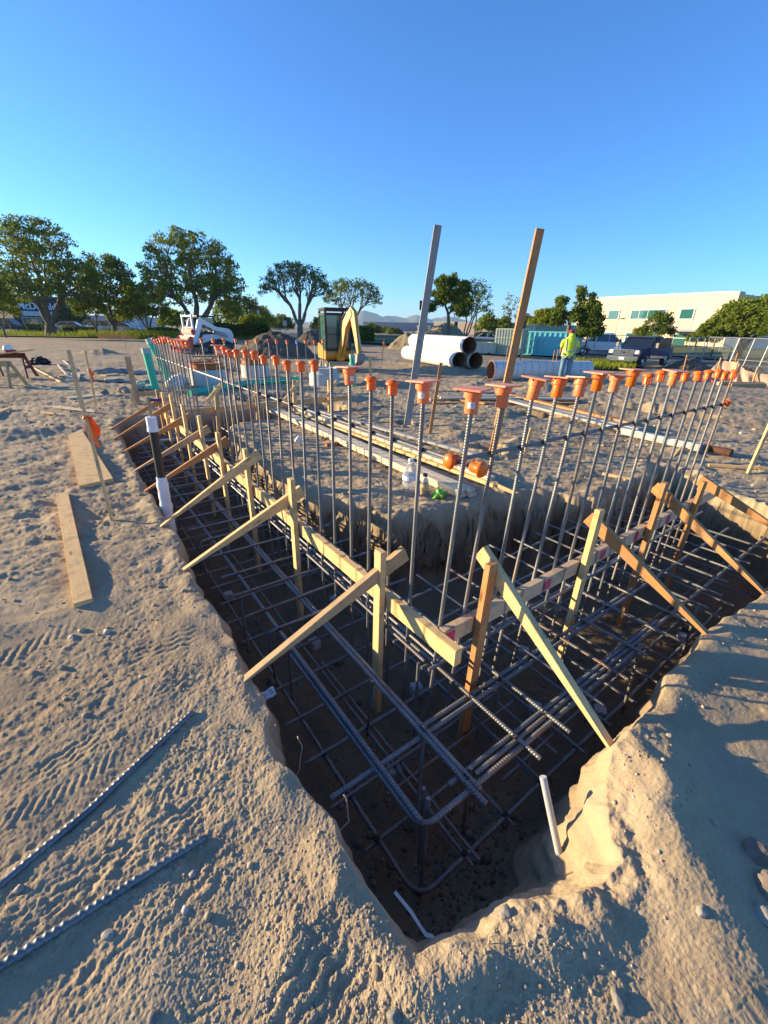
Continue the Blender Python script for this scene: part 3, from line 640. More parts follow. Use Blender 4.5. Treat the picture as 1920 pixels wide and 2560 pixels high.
for i, (q0, q1, a0, a1, z1) in enumerate(LB):
    mt = ['lumber_weathered', 'lumber', 'lumber', 'lumber_red', 'lumber_weathered', 'lumber_red', 'lumber_red', 'lumber_red'][i]
    o = board('brace', W(a0 + .01, .36, .0), W(a1 + .0, [1.34, 1.28][i > 0], z1), .096, .038, M[mt], '%s diagonal brace from the near corner, propped from the left bank to its stake' % ORD[i], 'brace', 'braces on the left bank', point=.04)
RBs = [((.34, 1.50), (1.24, 1.605, .53)), ((.36, 2.66), (1.22, 2.645, .47)), ((.33, 3.50), (1.22, 3.60, .49)), ((.32, 4.62), (1.22, 4.60, .35))]
for i, ((a0, b0), (a1, b1, z1)) in enumerate(RBs):
    board('brace', W(a0, b0, -.03), W(a1, b1 - .045, z1), .096, .038, M[['lumber', 'lumber_red', 'lumber_red', 'lumber_red'][i]], '%s diagonal brace from the near corner, propped from the right bank to its stake' % ORD[i], 'brace', 'braces on the right bank', point=.03)

# tie wires where the near mat bars cross
bpy.context.view_layer.update()
def mat_ties(pred, pts, ax):
    for o in [q for q in COL.objects if q.get('label') == pred]: knots(o, pts, ax)
mat_ties('first long top bar of the left footing, counted from the left bank', [W(a_, .745, zu + .012) for a_ in (2.12, 2.36, 2.64, 2.93, 3.30, 3.63)], U)
mat_ties('third long top bar of the left footing, counted from the left bank', [W(a_, 1.02, zu + .004) for a_ in (.74, 1.03, 2.36, 2.93, 3.63)], U)
mat_ties('fourth long top bar of the left footing, counted from the left bank', [W(a_, 1.37, zu + .0) for a_ in (.74, 1.03, 2.64)], U)
mat_ties('fifth long top bar of the left footing, counted from the left bank', [W(a_, 1.61, zu + .0) for a_ in (.74, 1.03, 1.36)], U)
mat_ties('first long top bar of the right footing counted from the near bank', [W(1.03, b_, zu - .01) for b_ in (1.90, 2.20, 2.49, 2.79, 3.35)], V)
mat_ties('third long top bar of the right footing counted from the near bank', [W(.74, b_, zu - .01) for b_ in (1.90, 2.20, 2.49, 2.79, 3.07, 3.62)], V)
mat_ties('bent bottom corner bar turning in the deepest near corner of the trench', [W(.655, b_, zl + .01) for b_ in (.98, 1.27, 1.56, 1.9, 2.2)] + [W(a_, .69, zl + .01) for a_ in (.94, 1.18, 1.46)], U)
# extra lapped and standing bars that make the near cage dense
for i, (q0, q1, r_) in enumerate([(W(.69, .75, -.70), W(.76, .82, -.19), .0105), (W(.84, .84, -.66), W(1.03, 1.035, -.19), .010), (W(1.3, 1.22, -.68), W(1.30, 1.22, -.10), .009), (W(1.45, .98, -.66), W(1.42, .99, -.20), .009), (W(1.05, 1.5, -.66), W(1.05, 1.50, -.20), .009), (W(1.95, .72, -.66), W(1.95, .73, -.20), .009), (W(1.02, 2.3, -.66), W(1.02, 2.3, -.2), .009), (W(1.75, 1.35, -.66), W(1.75, 1.35, -.2), .009)]):
    o = bar('standing_rebar', q0, q1, r_); tag(o, ['long standing bar rising from the deepest near corner towards the boards', 'slanting standing bar just behind the longest corner one', 'standing bar right under the crossing of the two form boards', 'standing bar near the foot of the first left stake', 'standing bar below the near end of the right form board', 'standing bar by the left edge below the first brace', 'standing bar below the first right brace', 'standing bar between the first and second left stakes'][i], 'rebar', 'short standing bars between the mats')
for i, (q0, q1, r_, z_) in enumerate([((.60, 1.02), (2.1, 1.02), .0095, zl + .001), ((.66, .83), (.66, 3.1), .010, zl - .024), ((1.46, .60), (1.46, 2.2), .0095, zl + .018), ((.78, 1.4), (.80, 3.9), .0095, zl + .0), ((.62, 1.56), (2.0, 1.56), .0095, zl + .019), ((1.08, .85), (1.08, 1.9), .0095, zl - .002)]):
    o = bar('footing_rebar', W(*q0, z_), W(*q1, z_), r_); tag(o, ['lapped bottom bar beside the second long one at the near corner', 'lapped bottom bar doubling the right edge bar', 'extra bottom cross bar below the first brace', 'extra bottom long bar in the right near corner', 'extra bottom cross bar under the near form board end', 'short extra bottom bar in the near corner'][i], 'rebar', 'extra bottom bars at the near corner')
# ------------------------------------------------------------------ things lying and standing around the trench
def gboard(p0, p1, wd, tk, mt, label, cat='board', group=None, dz=0.0, name='plank', up=None, **kw):
    "a board lying flat on the dirt between two photo points"
    a = seat(P(*p0), tk / 2 + dz); b = seat(P(*p1), tk / 2 + dz); d = (b - a); side = Vector((0, 0, 1)).cross(d)
    return board(name, a, b, wd, tk, mt, label, cat, group, side=side, **kw)
gboard((157, 1240), (212, 1516), .10, .045, M['lumber'], 'long narrow plank lying on the left dirt beside the orange-flagged stake', group='planks on the left dirt', dz=-.016)
def wideplank():
    a, b, c, d = [seat(P(*q), .03) for q in ((172, 1096), (205, 1080), (285, 1205), (200, 1225))]
    mb = MB(); zt = max(q.z for q in (a, b, c, d)) + .0; vs = [Vector((q.x, q.y, zt)) for q in (a, b, c, d)]; vs = vs + [q - Vector((0, 0, .045)) for q in vs]
    ctr = sum(vs, Vector()) / 8; mb.add([q - ctr for q in vs], [[0, 1, 2, 3], [7, 6, 5, 4], [0, 4, 5, 1], [1, 5, 6, 2], [2, 6, 7, 3], [3, 7, 4, 0]])
    o = mb.build('plank', M['lumber']); o.location = ctr; tag(o, 'wide short plank tapering away on the left dirt, behind the narrow one', 'board', 'planks on the left dirt')
wideplank()
def stake(name, p_px, top_px, r_, mt, label, group='survey stakes', ribbon=None, w2=None, lean_y=0.0, cat='stake', ph=None):
    b = seat(P(*p_px, 0)) if ph is None else P(*p_px, ph); t = onY(*top_px, b.y + lean_y)
    e = empty(name, b, 0, label, cat, group); bpy.context.view_layer.update()
    d = (t - b).normalized(); s = board('shaft', b - d * .15, t, w2 or r_ * 2, r_ * 2, mt, parent=e, side=(1, 0, 0))
    if ribbon:
        q = b.lerp(t, ribbon[0]); mb = MB(); L = ribbon[1]
        for k in range(5):
            w_ = L * .09; sx = rnd.uniform(-.3, .6); pts = []
            n = 7
            for i in range(n):
                f = i / (n - 1); pts.append(q + Vector((sx * f * L * .5 + .012 * math.sin(6 * f + k), rnd.uniform(-.2, .2) * f * L * .3, -f * L * (1 - .12 * k))))
            vs = []
            for i, p_ in enumerate(pts): vs += [p_ + Vector((-w_ * (1 - .3 * i / n), .01 * k, 0)), p_ + Vector((w_ * (1 - .3 * i / n), .012 * k, .008 * math.sin(i * 2.0)))]
            mb.add(vs, [[2 * i, 2 * i + 1, 2 * i + 3, 2 * i + 2] for i in range(n - 1)])
        q2 = [q + Vector((math.cos(a_) * (r_ * 1.6), math.sin(a_) * r_ * 1.6, .012 * math.sin(a_ * 3))) for a_ in [j * math.pi / 4 for j in range(8)]]
        mb.tube(q2, r_ * .9, 5, closed=True)
        o = mb.build('ribbon', M['flag'], fixn=False); o.parent = e; o.matrix_parent_inverse = e.matrix_world.inverted()
    return e
stake('survey_stake', (280, 1300), (172, 876), .011, M['lumber'], 'long thin stake with bright orange ribbon halfway, at the left bank', ribbon=(.62, .26), lean_y=0.35)
stake('survey_stake', (205, 1030), (168, 875), .012, M['lumber'], 'leaning lath with orange ribbon just behind the long flagged stake', ribbon=(.62, .30), lean_y=.2)
stake('survey_stake', (240, 1012), (213, 876), .012, M['lumber'], 'lath with short orange ribbon near the cut board scraps', ribbon=(.66, .22))
stake('survey_stake', (315, 869), (302, 816), .018, M['lumber'], 'lath with orange ribbon beyond the small sunlit dirt heap', ribbon=(.8, .3))
stake('survey_stake', (283, 845), (275, 805), .022, M['lumber'], 'lath with orange ribbon by the far grass on the left', ribbon=(.5, .3))
stake('survey_stake', (240, 820), (236, 795), .03, M['lumber'], 'bare lath in front of the white sedan')
stake('grade_stake', (345, 1010), (318, 891), .035, M['lumber_weathered'], 'thick wooden stake beside the sand-coloured rubble, left of the green pipes', w2=.085)
stake('grade_stake', (340, 1020), (326, 970), .02, M['lumber'], 'short thin stake in front of the thick one left of the green pipes')
stake('grade_stake', (1075, 1083), (1103, 907), .017, M['lumber_red'], 'slim wooden stake standing between the two tall leaning posts', w2=.05)
stake('grade_stake', (930, 1030), (925, 890), .02, M['lumber'], 'wooden stake standing behind the mushroom caps, left of the grey post', w2=.055)
stake('survey_stake', (954, 905), (960, 848), .022, M['lumber_weathered'], 'stake with orange paint right of the excavator', ribbon=(.85, .25))
stake('survey_stake', (1010, 883), (1012, 855), .02, M['lumber_weathered'], 'thin bare stake in front of the sandy pile')
stake('survey_stake', (1264, 905), (1270, 868), .02, M['lumber_weathered'], 'thin stake in front of the teal container, left of the reddish post')
stake('survey_stake', (1294, 925), (1305, 880), .02, M['lumber_weathered'], 'thin stake just right of the reddish tall post')
stake('survey_stake', (1382, 906), (1387, 876), .022, M['lumber_red'], 'thin reddish stake left of the worker')
stake('survey_stake', (1391, 902), (1396, 873), .022, M['lumber_red'], 'thin stake next to the worker, right one of the pair')
stake('survey_stake', (1710, 925), (1718, 887), .022, M['lumber_red'], 'thin stake between the pickup and the fence panels')
stake('grade_stake', (1871, 1182), (1935, 1040), .016, M['lumber'], 'slim stake leaning right at the right edge of the photo', w2=.04)
stake('grade_stake', (1310, 1146), (1329, 1070), .014, M['lumber'], 'short stake standing in the dirt behind the right row of bars', w2=.045)
stake('survey_stake', (1835, 918), (1845, 882), .022, M['lumber_red'], 'thin stake standing in front of the tan silt fence')
# tall posts set in dug holes
def tallpost(bpx, z, tpx, wd, tk, mt, label):
    b = P(*bpx, z); t = onY(*tpx, b.y + .0); d = (t - b).normalized(); board('tall_post', b - d * .0, t, wd, tk, mt, label, 'post', 'tall posts standing in dug holes', side=(1, .1, 0))
tallpost((1017, 1067), -.05, (1095, 563), .115, .045, M['grey_wood'], 'tall leaning grey weathered post standing in a dug hole')
tallpost((1228, 1142), -.12, (1350, 572), .10, .045, M['lumber_red'], 'tall leaning reddish-brown wooden post standing in a dug hole')
# stacks of boards on the island
def stack(rows, z0, labels, group, mt):
    for i, (p0, p1, wd, tk, dz) in enumerate(rows):
        a = P(*p0); b = P(*p1); z = z0 + dz; a.z = z; b.z = z
        board('stacked_board', a, b, wd, tk, M[mt[i % len(mt)]], labels[i], 'board', group, side=Vector((0, 0, 1)).cross(b - a))
zi = max(gz(P(1180, 1240)), gz(P(900, 1130)), gz(P(720, 1040))) + .01
def par(p0, p1, off): # two photo points shifted sideways on the ground
    a = P(*p0); b = P(*p1); s = Vector((0, 0, 1)).cross(b - a).normalized() * off; return a + s, b + s
rowsA = []
for k, (off, dz, tx) in enumerate([(0, .02, 'bottom board nearest the trench in the pale stack on the island'), (-.10, .02, 'bottom board on the far side of the pale stack on the island'), (.005, .061, 'top board nearest the trench in the pale stack on the island'), (-.095, .061, 'top board on the far side of the pale stack on the island')]):
    a, b = par((1160, 1251), (672, 1030), off); a.z = b.z = zi + dz; d = (b - a).normalized(); a += d * rnd.uniform(-.03, .05)
    board('stacked_board', a, b, .092, .039, M['lumber_pale'], tx, 'board', 'pale boards stacked on the island', side=Vector((0, 0, 1)).cross(d))
for k, (p0, p1, off, dz, mt, tx) in enumerate([((1238, 1222), (733, 1035), 0, .02, 'lumber', 'lower long board in the second stack, with a white end sticker'), ((1225, 1215), (740, 1033), -.02, .061, 'lumber_pale', 'upper long board in the second stack on the island'),
        ((1290, 1252), (900, 1075), -.06, .02, 'lumber_weathered', 'pointed board poking out beyond the second stack'), ((1180, 1150), (735, 1020), -.12, .02, 'grey_wood', 'grey board at the back of the second stack')]):
    a, b = par(p0, p1, off); a.z = b.z = zi + dz; d = (b - a).normalized()
    o = board('stacked_board', a, b, .092, .039, M[mt], tx, 'board', 'boards in the second stack on the island', side=Vector((0, 0, 1)).cross(d), point=.16 if k == 2 else 0)
    if k == 0:
        mb = MB(); mb.box((-.002, 0, 0), (.002, .03, .07)); s = mb.build('sticker', M['sticker'], o)
stk = [((1083, 1008), (1440, 1008), 0, 'lowest board, nearest side, of the flat stack behind the reddish post', 'lumber_red'), ((1075, 1000), (1440, 1002), 0, 'lowest board, far side, of the flat stack behind the reddish post', 'lumber_weathered'),
       ((1100, 1001), (1442, 1004), .045, 'upper board, near side, of the flat stack behind the reddish post', 'lumber_pale'), ((1095, 997), (1445, 999), .045, 'upper board, far side, of the flat stack behind the reddish post', 'grey_wood')]
for p0, p1, dz, tx, mt in stk:
    a = seat(P(*p0), .03 + dz); b = seat(P(*p1), .03 + dz); zz = max(a.z, b.z); a.z = b.z = zz; board('stacked_board', a, b, .14, .042, M[mt], tx, 'board', 'boards in the flat stack behind the reddish post', side=Vector((0, 0, 1)).cross(b - a))
for k, (p0, p1, mt, tx) in enumerate([((1255, 1003), (1580, 1090), 'grey_wood', 'nearest grey plank of the long row lying on the right'), ((1262, 997), (1600, 1085), 'grey_wood', 'middle grey plank of the long row lying on the right'), ((1268, 992), (1590, 1075), 'lumber_red', 'far reddish plank of the long row lying on the right')]):
    gboard(p0, p1, .16, .045, M[mt], tx, group='long planks lying on the right', dz=.05)
mb = MB()
a = seat(P(1556, 1090), .09); b = seat(P(1752, 1135), .09); d = b - a; L = d.length
mb.box((L / 2, 0, .0), (L, .16, .09), bev=.01); mb.box((L / 2, 0, .048), (L, .10, .012), bev=.003)
M['galv'] = mat('galvanised_metal', (.30, .31, .32), .45, .6, .15, dirt=((.30, .24, .18), 5, .55))
o = mb.build('metal_beam', M['galv']); o.location = a; o.rotation_euler = (0, math.asin(-d.z / L), math.atan2(d.y, d.x)); tag(o, 'shiny grey metal channel lying beyond the long planks on the right', 'beam')
mb = MB(); mb.tube([(0, 0, 0), (.34, 0, 0)], .05, 14); mb.tube([(.32, 0, .0), (.42, 0, 0)], .056, 14)
o = mb.build('rusty_pipe', mat('dark_rust', (.10, .04, .02), .8, .3, .3), auto=40); o.location = seat(P(1742, 1128), .08); o.rotation_euler = (0, 0, math.atan2(d.y, d.x)); tag(o, 'dark rusty pipe end at the right end of the metal channel', 'pipe')
gboard((1215, 1012), (1135, 1000), .14, .04, M['lumber_red'], 'short reddish board lying left of the reddish post', group='scraps around the island', dz=.02)
for k, (p0, p1, wd, mt, tx) in enumerate([((170, 992), (275, 985), .22, 'lumber_pale', 'wide pale board among the scraps behind the flagged laths'), ((185, 928), (180, 948), .35, 'lumber_pale', 'short wide scrap behind the left flagged lath'), ((258, 935), (292, 932), .25, 'lumber', 'short board scrap lying on another, centre left'),
        ((262, 943), (296, 941), .28, 'lumber_pale', 'lower scrap of the small pair, centre left'), ((143, 938), (160, 937), .20, 'lumber', 'small square scrap left of the flagged laths'), ((80, 913), (152, 952), .06, 'lumber', 'thin slat lying by the sawhorse leg'), ((158, 898), (190, 922), .05, 'lumber_pale', 'thin slat lying beyond the sawhorse, left'),
        ((144, 910), (166, 936), .05, 'lumber_pale', 'thin slat lying beyond the sawhorse, right'), ((155, 919), (180, 920), .08, 'lumber_pale', 'thin board lying beyond the sawhorse'), ((136, 1022), (240, 1034), .05, 'lumber_pale', 'long thin lath lying across the flagged stake'), ((150, 1020), (205, 1028), .03, 'lumber_pale', 'thin lath touching the long one beside the flagged stake'),
        ((105, 1035), (138, 1039), .04, 'lumber', 'short sliver of wood on the left dirt'), ((-30, 1045), (24, 1023), .08, 'lumber', 'board end poking in at the left edge of the photo'), ((1600, 1198), (1700, 1128), .03, 'lumber', 'thin lath lying on the dirt behind the right row'), ((1505, 1186), (1580, 1200), .02, 'lumber', 'sliver lying on the island right side'),
        ((1770, 1166), (1930, 1180), .03, 'lumber', 'long thin lath lying at the right edge')]):
    gboard(p0, p1, wd, .035, M[mt], tx, group='scraps of wood on the dirt', dz=.01, name='wood_scrap')
o = gboard((855, 1110), (815, 1118), .06, .04, M['rust'], 'brown scrap of wood beside the pale stack', group='scraps around the island', name='wood_scrap')
# batter boards at the back
def pboard(name, q0, q1, y, wd, tk, mt, label, cat='board', group=None): return board(name, onY(*q0, y), onY(*q1, y + .05), wd, tk, mt, label, cat, group)
yb = P(400, 1005).y
pboard('batter_board', (330, 986), (398, 982), P(335, 1010).y, .10, .04, M['lumber_weathered'], 'horizontal board nailed between the stakes left of the left row', 'board', 'batter boards')
for i, (x, yt, yb_, m_) in enumerate([(540, 965, 1042, 'lumber_weathered'), (641, 960, 1028, 'lumber_weathered'), (735, 950, 1018, 'lumber'), (823, 950, 1010, 'lumber')]):
    p = onA(x, yb_, 7.95); t = onA(x, yt, 7.95); p.z = -.5; board('form_stake', p, t, .075, .04, M[m_], '%s stake from the left along the weathered back form board' % ORD[i], 'stake', 'stakes of the back form board', side=V)
for i, (q0, q1) in enumerate([((518, 1003), (552, 962)), ((712, 1000), (745, 955)), ((818, 990), (842, 952)), ((620, 1005), (645, 985))]):
    board('brace', onA(*q0, 7.75), onA(*q1, 7.98), .07, .035, M['lumber'], '%s short brace from the left on the back form board' % ORD[i], 'brace', 'braces of the back form board')
# water jug and juice bottle
def glass(name, col, rough=.08, ior=1.4, a=1.0):
    t = NT(name); t.b.inputs['Base Color'].default_value = c4(col); t.b.inputs['Transmission Weight'].default_value = a; t.b.inputs['Roughness'].default_value = rough; t.b.inputs['IOR'].default_value = ior; return t.m
M['clear'] = glass('clear_plastic', (.92, .96, .98), .12, 1.2, .8); M['water'] = glass('water', (.85, .95, 1), .02, 1.33)
M['juice'] = mat('orange_juice', (.80, .32, .02), .35, var=.05); M['label_w'] = mat('paper_label', (.66, .72, .78), .5, var=.1, vs=60)
j = empty('water_jug', seat(P(1024, 1228), .0), .3, 'clear plastic water jug with pale label on the island edge by the boards', 'jug')
mb = MB(); mb.lathe([(.072, 0), (.082, .01), (.083, .10), (.078, .115), (.083, .13), (.083, .19), (.078, .225), (.055, .27), (.026, .305), (.024, .33)], n=20); mb.tube([(.03, 0, .31), (.07, 0, .30), (.083, 0, .25), (.078, 0, .21)], .010, 8); mb.build('bottle_body', M['clear'], j, auto=50)
mb = MB(); mb.lathe([(.028, .325), (.028, .352), (.024, .356)], n=18); mb.build('cap', M['white_plastic'], j, auto=40)
mb = MB(); mb.lathe([(.0845, .135), (.0845, .185)], n=24, cap0=False, cap1=False); mb.build('paper_label', M['label_w'], j)
j2 = empty('juice_bottle', seat(P(1060, 1237), .0), 0, 'small clear bottle with orange juice left in it and a black lid', 'bottle')
mb = MB(); mb.lathe([(.038, 0), (.043, .008), (.043, .13), (.036, .165), (.022, .185), (.021, .205)], n=18); mb.build('bottle_body', M['clear'], j2, auto=50)
mb = MB(); mb.lathe([(.040, .004), (.0405, .06)], n=18); mb.build('juice', M['juice'], j2)
mb = MB(); mb.lathe([(.0245, .20), (.0245, .226)], n=18); mb.build('cap', M['black_plastic'], j2, auto=40)
mb = MB(); mb.lathe([(.0438, .07), (.0438, .12)], n=18, cap0=False, cap1=False); mb.build('paper_label', mat('amber_label', (.6, .4, .18), .5, var=.2, vs=50), j2)
M['green_bag'] = mat('green_plastic_bag', (.30, .62, .08), .35, var=.35, vs=14)
def crumple(name, p, s, mt, seed, label, cat, flat=1.0):
    bm = bmesh.new(); bmesh.ops.create_icosphere(bm, subdivisions=4, radius=1.0); co = np.array([v.co for v in bm.verts])
    n = fbm(co[:, 0] * 2 + seed, co[:, 1] * 2 + co[:, 2] * 1.7, 4, seed, .6); n2 = np.abs(fbm(co[:, 2] * 3 + seed, co[:, 0] * 3 - co[:, 1], 3, seed + 3))
    for v, q, r2 in zip(bm.verts, n, n2): v.co *= (1 + .45 * q - .35 * r2); v.co.x *= s[0]; v.co.y *= s[1]; v.co.z = max(v.co.z, -.6) * s[2] * flat
    me = bpy.data.meshes.new(name); bm.to_mesh(me); bm.free(); me.shade_smooth(); me.materials.append(mt); o = bpy.data.objects.new(name, me); COL.objects.link(o); o.location = p; return tag(o, label, cat)
crumple('plastic_bag', seat(P(1098, 1245), .035), (.07, .055, .06), M['green_bag'], 5, 'crumpled bright green bag beside the water jug', 'bag')
crumple('stone', seat(P(573, 1044), .08), (.17, .12, .10), mat('pale_stone', (.45, .40, .35), .8, bump=.5), 9, 'large pale stone at the far end of the pale stack', 'stone')
M['foam'] = mat('white_foam', (.68, .66, .60), .7, var=.08)
mb = MB(); mb.box((0, 0, 0), (.09, .06, .10), Matrix.Rotation(.5, 3, 'Y'), bev=.008); o = mb.build('foam_block', M['foam']); o.location = seat(P(747, 1110), .06); o.rotation_euler = (0, .2, .6); tag(o, 'small white block leaning on the island slope', 'block')
# wrapped pipe in the left trench
pb = P(405, 1262); pb.z = -.5; pt = onY(377, 1042, pb.y + .0); pb.x += .02
e = empty('standpipe', pb, 0, 'black pipe standing in the left trench with white cap and white wrapped foot', 'pipe'); bpy.context.view_layer.update()
def pseg(name, f0, f1, r0, r1, mt, wrap=0):
    a = pb.lerp(pt, f0); b = pb.lerp(pt, f1); n = 24 if wrap else 2; pts = [a.lerp(b, i / (n - 1)) for i in range(n)]; rs = [r0 + (r1 - r0) * i / (n - 1) + (wrap * .004 * math.sin(i * 1.9) + wrap * .002 * math.sin(i * 5.1)) for i in range(n)]
    mb = MB(); mb.tube(pts, rs, 16); o = mb.build(name, mt, auto=50, fixn=False); o.parent = e; o.matrix_parent_inverse = e.matrix_world.inverted()
pseg('pipe_body', 0, .95, .036, .036, M['black_plastic']); pseg('wrapping', 0, .585, .060, .048, M['white_plastic'], 1); pseg('pipe_cap', .915, 1.0, .044, .044, M['white_plastic']); pseg('collar', .905, .925, .048, .048, M['white_plastic'])
st_ = onY(370, 992, pt.y + .02); stb = Vector((pt.x - .006, pt.y + .02, pt.z)); board('marker_stick', stb, st_, .022, .022, M['lumber_weathered'], 'small weathered stick standing on top of the capped black pipe', 'stick')
mb = MB(); mb.tube([st_ + Vector((.0, .01, -.03)), st_ + Vector((.10, .02, -.028))], .012, 6); o = mb.build('purple_rod', mat('purple_plastic', (.06, .03, .16), .4), fixn=False); tag(o, 'small dark purple rod beside the top of the marker stick', 'rod')
# white conduit pipes in far left trench
for i, (q0, q1, r_) in enumerate([((395, 1102), (450, 1098), .030), ((510, 1101), (540, 1099), .03), ((470, 1100), (480, 1100), .03)]):
    mb = MB(); mb.tube([P(*q0, -.25), P(*q1, -.25)], r_, 12); o = mb.build('white_pipe', M['white_plastic'], auto=40, fixn=False); tag(o, ['left', 'right', 'middle'][i] + ' piece of white pipe crossing under the far left form board', 'pipe', 'white pipe pieces under the far form board')
# grey pvc pipe, near right bank
a = P(1421, 2200, gz(P(1421, 2196, -.25)) - .01); a = W(.27, 1.08, -.30); b = W(.478, 1.15, .005)
e = empty('grey_pipe', a, 0, 'bent grey plastic pipe sticking out of the near right bank', 'pipe'); bpy.context.view_layer.update()
mb = MB(); mid = a.lerp(b, .45) + W(.02, .012, .012); pts = [a * (1 - t) ** 2 + mid * 2 * t * (1 - t) + b * t * t for t in [i / 8 for i in range(9)]]; mb.tube(pts, .0135, 14, caps=False); mb.tube(pts, .0112, 14, caps=False)
vs = []; d = (pts[-1] - pts[-2]).normalized()
o = mb.build('pipe_wall', M['grey_pvc'], smooth=True, fixn=False); o.parent = e; o.matrix_parent_inverse = e.matrix_world.inverted()
mb = MB(); mb.tube([pts[-1] - d * .004, pts[-1] + d * .0005], .0136, 14); mb.tube([pts[-1] + d * .0002, pts[-1] + d * .0008], .0108, 14); o = mb.build('rim', M['grey_pvc'], fixn=False); o.parent = e; o.matrix_parent_inverse = e.matrix_world.inverted()
# paper tag and white strip
def ribbon3(name, pts, wd, mt, label, cat, seed=1):
    mb = MB(); vs = []
    r2 = random.Random(seed)
    for i, p in enumerate(pts):
        d = (pts[min(i + 1, len(pts) - 1)] - pts[max(0, i - 1)]).normalized(); s = d.cross(Vector((r2.uniform(-.4, .4), r2.uniform(-.4, .4), 1))).normalized(); vs += [p - s * wd / 2, p + s * wd / 2]
    n = len(vs); up = Vector((0, 0, .0016)); vs2 = vs + [v + up for v in vs]; fs = []
    for i in range(len(pts) - 1):
        a_ = 2 * i; fs += [[a_, a_ + 2, a_ + 3, a_ + 1], [n + a_, n + a_ + 1, n + a_ + 3, n + a_ + 2], [a_, a_ + n, a_ + 2 + n, a_ + 2], [a_ + 1, a_ + 3, a_ + 3 + n, a_ + 1 + n]]
    mb.add(vs2, fs); o = mb.build(name, mt, fixn=True, auto=60); return tag(o, label, cat)
pts = [P(987, 2230, -.45), P(1010, 2258, -.44), P(1028, 2280, -.42), P(1050, 2315, -.41), P(1066, 2338, -.40), P(1078, 2340, -.39), P(1083, 2346, -.385)]
ribbon3('plastic_strip', pts, .013, M['white_plastic'], 'thin white plastic strip lying in the deep near corner of the trench', 'strip')
e = empty('paper_tag', P(667, 1733, -.10), 0, 'crumpled white printed paper tag caught on the left trench wall', 'tag'); bpy.context.view_layer.update()
q = [P(646, 1737, -.12), P(682, 1715, -.10), P(692, 1735, -.12), P(662, 1753, -.15)]
mb = MB(); vs = []; n = 6
for i in range(n + 1):
    for k in range(n + 1):
        u_, v_ = i / n, k / n; p_ = (q[0] * (1 - u_) + q[1] * u_) * (1 - v_) + (q[3] * (1 - u_) + q[2] * u_) * v_; p_ += Vector((0, 0, .004 * math.sin(9 * u_ + 5 * v_))); vs.append(p_)
mb.add(vs, [[i * (n + 1) + k, i * (n + 1) + k + 1, (i + 1) * (n + 1) + k + 1, (i + 1) * (n + 1) + k] for i in range(n) for k in range(n)]); o = mb.build('paper', M['sticker'], smooth=True); o.parent = e; o.matrix_parent_inverse = e.matrix_world.inverted()
mb = MB(); cN = Vector((0, -.6, 1)).normalized() * .0045
for k in range(4):
    v0 = .22 + .15 * k
    for (u0, u1) in ((.15, .15 + .28 * rnd.random() + .1), (.62, .9)):
        f = lambda u_, v_: (q[0] * (1 - u_) + q[1] * u_) * (1 - v_) + (q[3] * (1 - u_) + q[2] * u_) * v_ + cN
        mb.add([f(u0, v0), f(u1, v0), f(u1, v0 + .05), f(u0, v0 + .05)], [[0, 1, 2, 3]])
o = mb.build('print_lines', M['ink']); o.parent = e; o.matrix_parent_inverse = e.matrix_world.inverted()
# concrete spacer blocks under the mats
for i, (a_, b_, z_) in enumerate([(2.35, 1.09, -.665), (3.35, .74, -.665), (2.75, 1.5, -.665), (1.55, 1.45, -.665), (.98, 1.98, -.665), (.72, 2.3, -.665), (.70, 3.55, -.665), (1.35, 2.35, -.665), (1.18, .98, -.665), (4.3, 1.0, -.665)]):
    mb = MB(); mb.box((0, 0, 0), (.075, .075, .08), bev=.006); o = mb.build('concrete_spacer', M['concrete']); o.location = W(a_, b_, z_); o.rotation_euler = (0, 0, rnd.random() * 3)
    tag(o, ['grey concrete block under the bars between the first brace and near board', 'grey concrete block by the left trench edge under the second brace', 'grey concrete block near the island bank', 'grey block beside the foot of the first left stake', 'grey block under the first right brace', 'grey block at the near edge of the right trench', 'grey block at the near edge below the third right brace', 'round-looking grey block under the right form board', 'grey block half hidden in the near corner mat', 'grey block far along the left trench'][i], 'concrete block', 'concrete blocks holding up the bars')
# roots on the trench wall
M['root'] = mat('root', (.42, .34, .24), .8, var=.2)
for i, pts in enumerate([[(862, 1985, -.0), (868, 2020, -.06), (872, 2050, -.10), (850, 2078, -.12), (835, 2100, -.16), (828, 2125, -.2)], [(742, 1842, -.02), (756, 1860, -.04), (752, 1890, -.10), (748, 1925, -.14), (730, 1955, -.16)], [(690, 1812, 0), (684, 1840, -.04), (695, 1870, -.10), (696, 1935, -.16)], [(838, 2110, -.16), (840, 2150, -.24), (852, 2170, -.3)], [(1425, 2215, -.25), (1450, 2212, -.22), (1490, 2230, -.13), (1530, 2245, -.05)], [(1240, 2392, .0), (1222, 2370, .015), (1222, 2340, .04), (1238, 2337, .045)], [(1655, 2080, .03), (1625, 2060, .02), (1560, 2105, .01)]]):
    pp = [P(*q_) for q_ in pts]; fine = []
    for a_, b_ in zip(pp[:-1], pp[1:]): fine += [a_.lerp(b_, t) + Vector((rnd.uniform(-1, 1), rnd.uniform(-1, 1), rnd.uniform(-1, 1))) * .0035 for t in (0, .33, .66)]
    fine.append(pp[-1]); mb = MB(); n = len(fine); mb.tube(fine, [.0028 * (1 - .6 * k / n) for k in range(n)], 5); o = mb.build('root', M['root'], smooth=True, fixn=False)
    tag(o, ['longest curly root hanging from the left trench wall', 'wiry root hanging beside the trench mat edge', 'forked thin root on the upper left trench wall', 'fine root below the longest curly one', 'thin root beside the grey pipe foot', 'tiny twig standing at the near lip', 'thin root on the sunlit right bank'][i], 'root', 'roots in the trench banks')
def zsafe(): pass
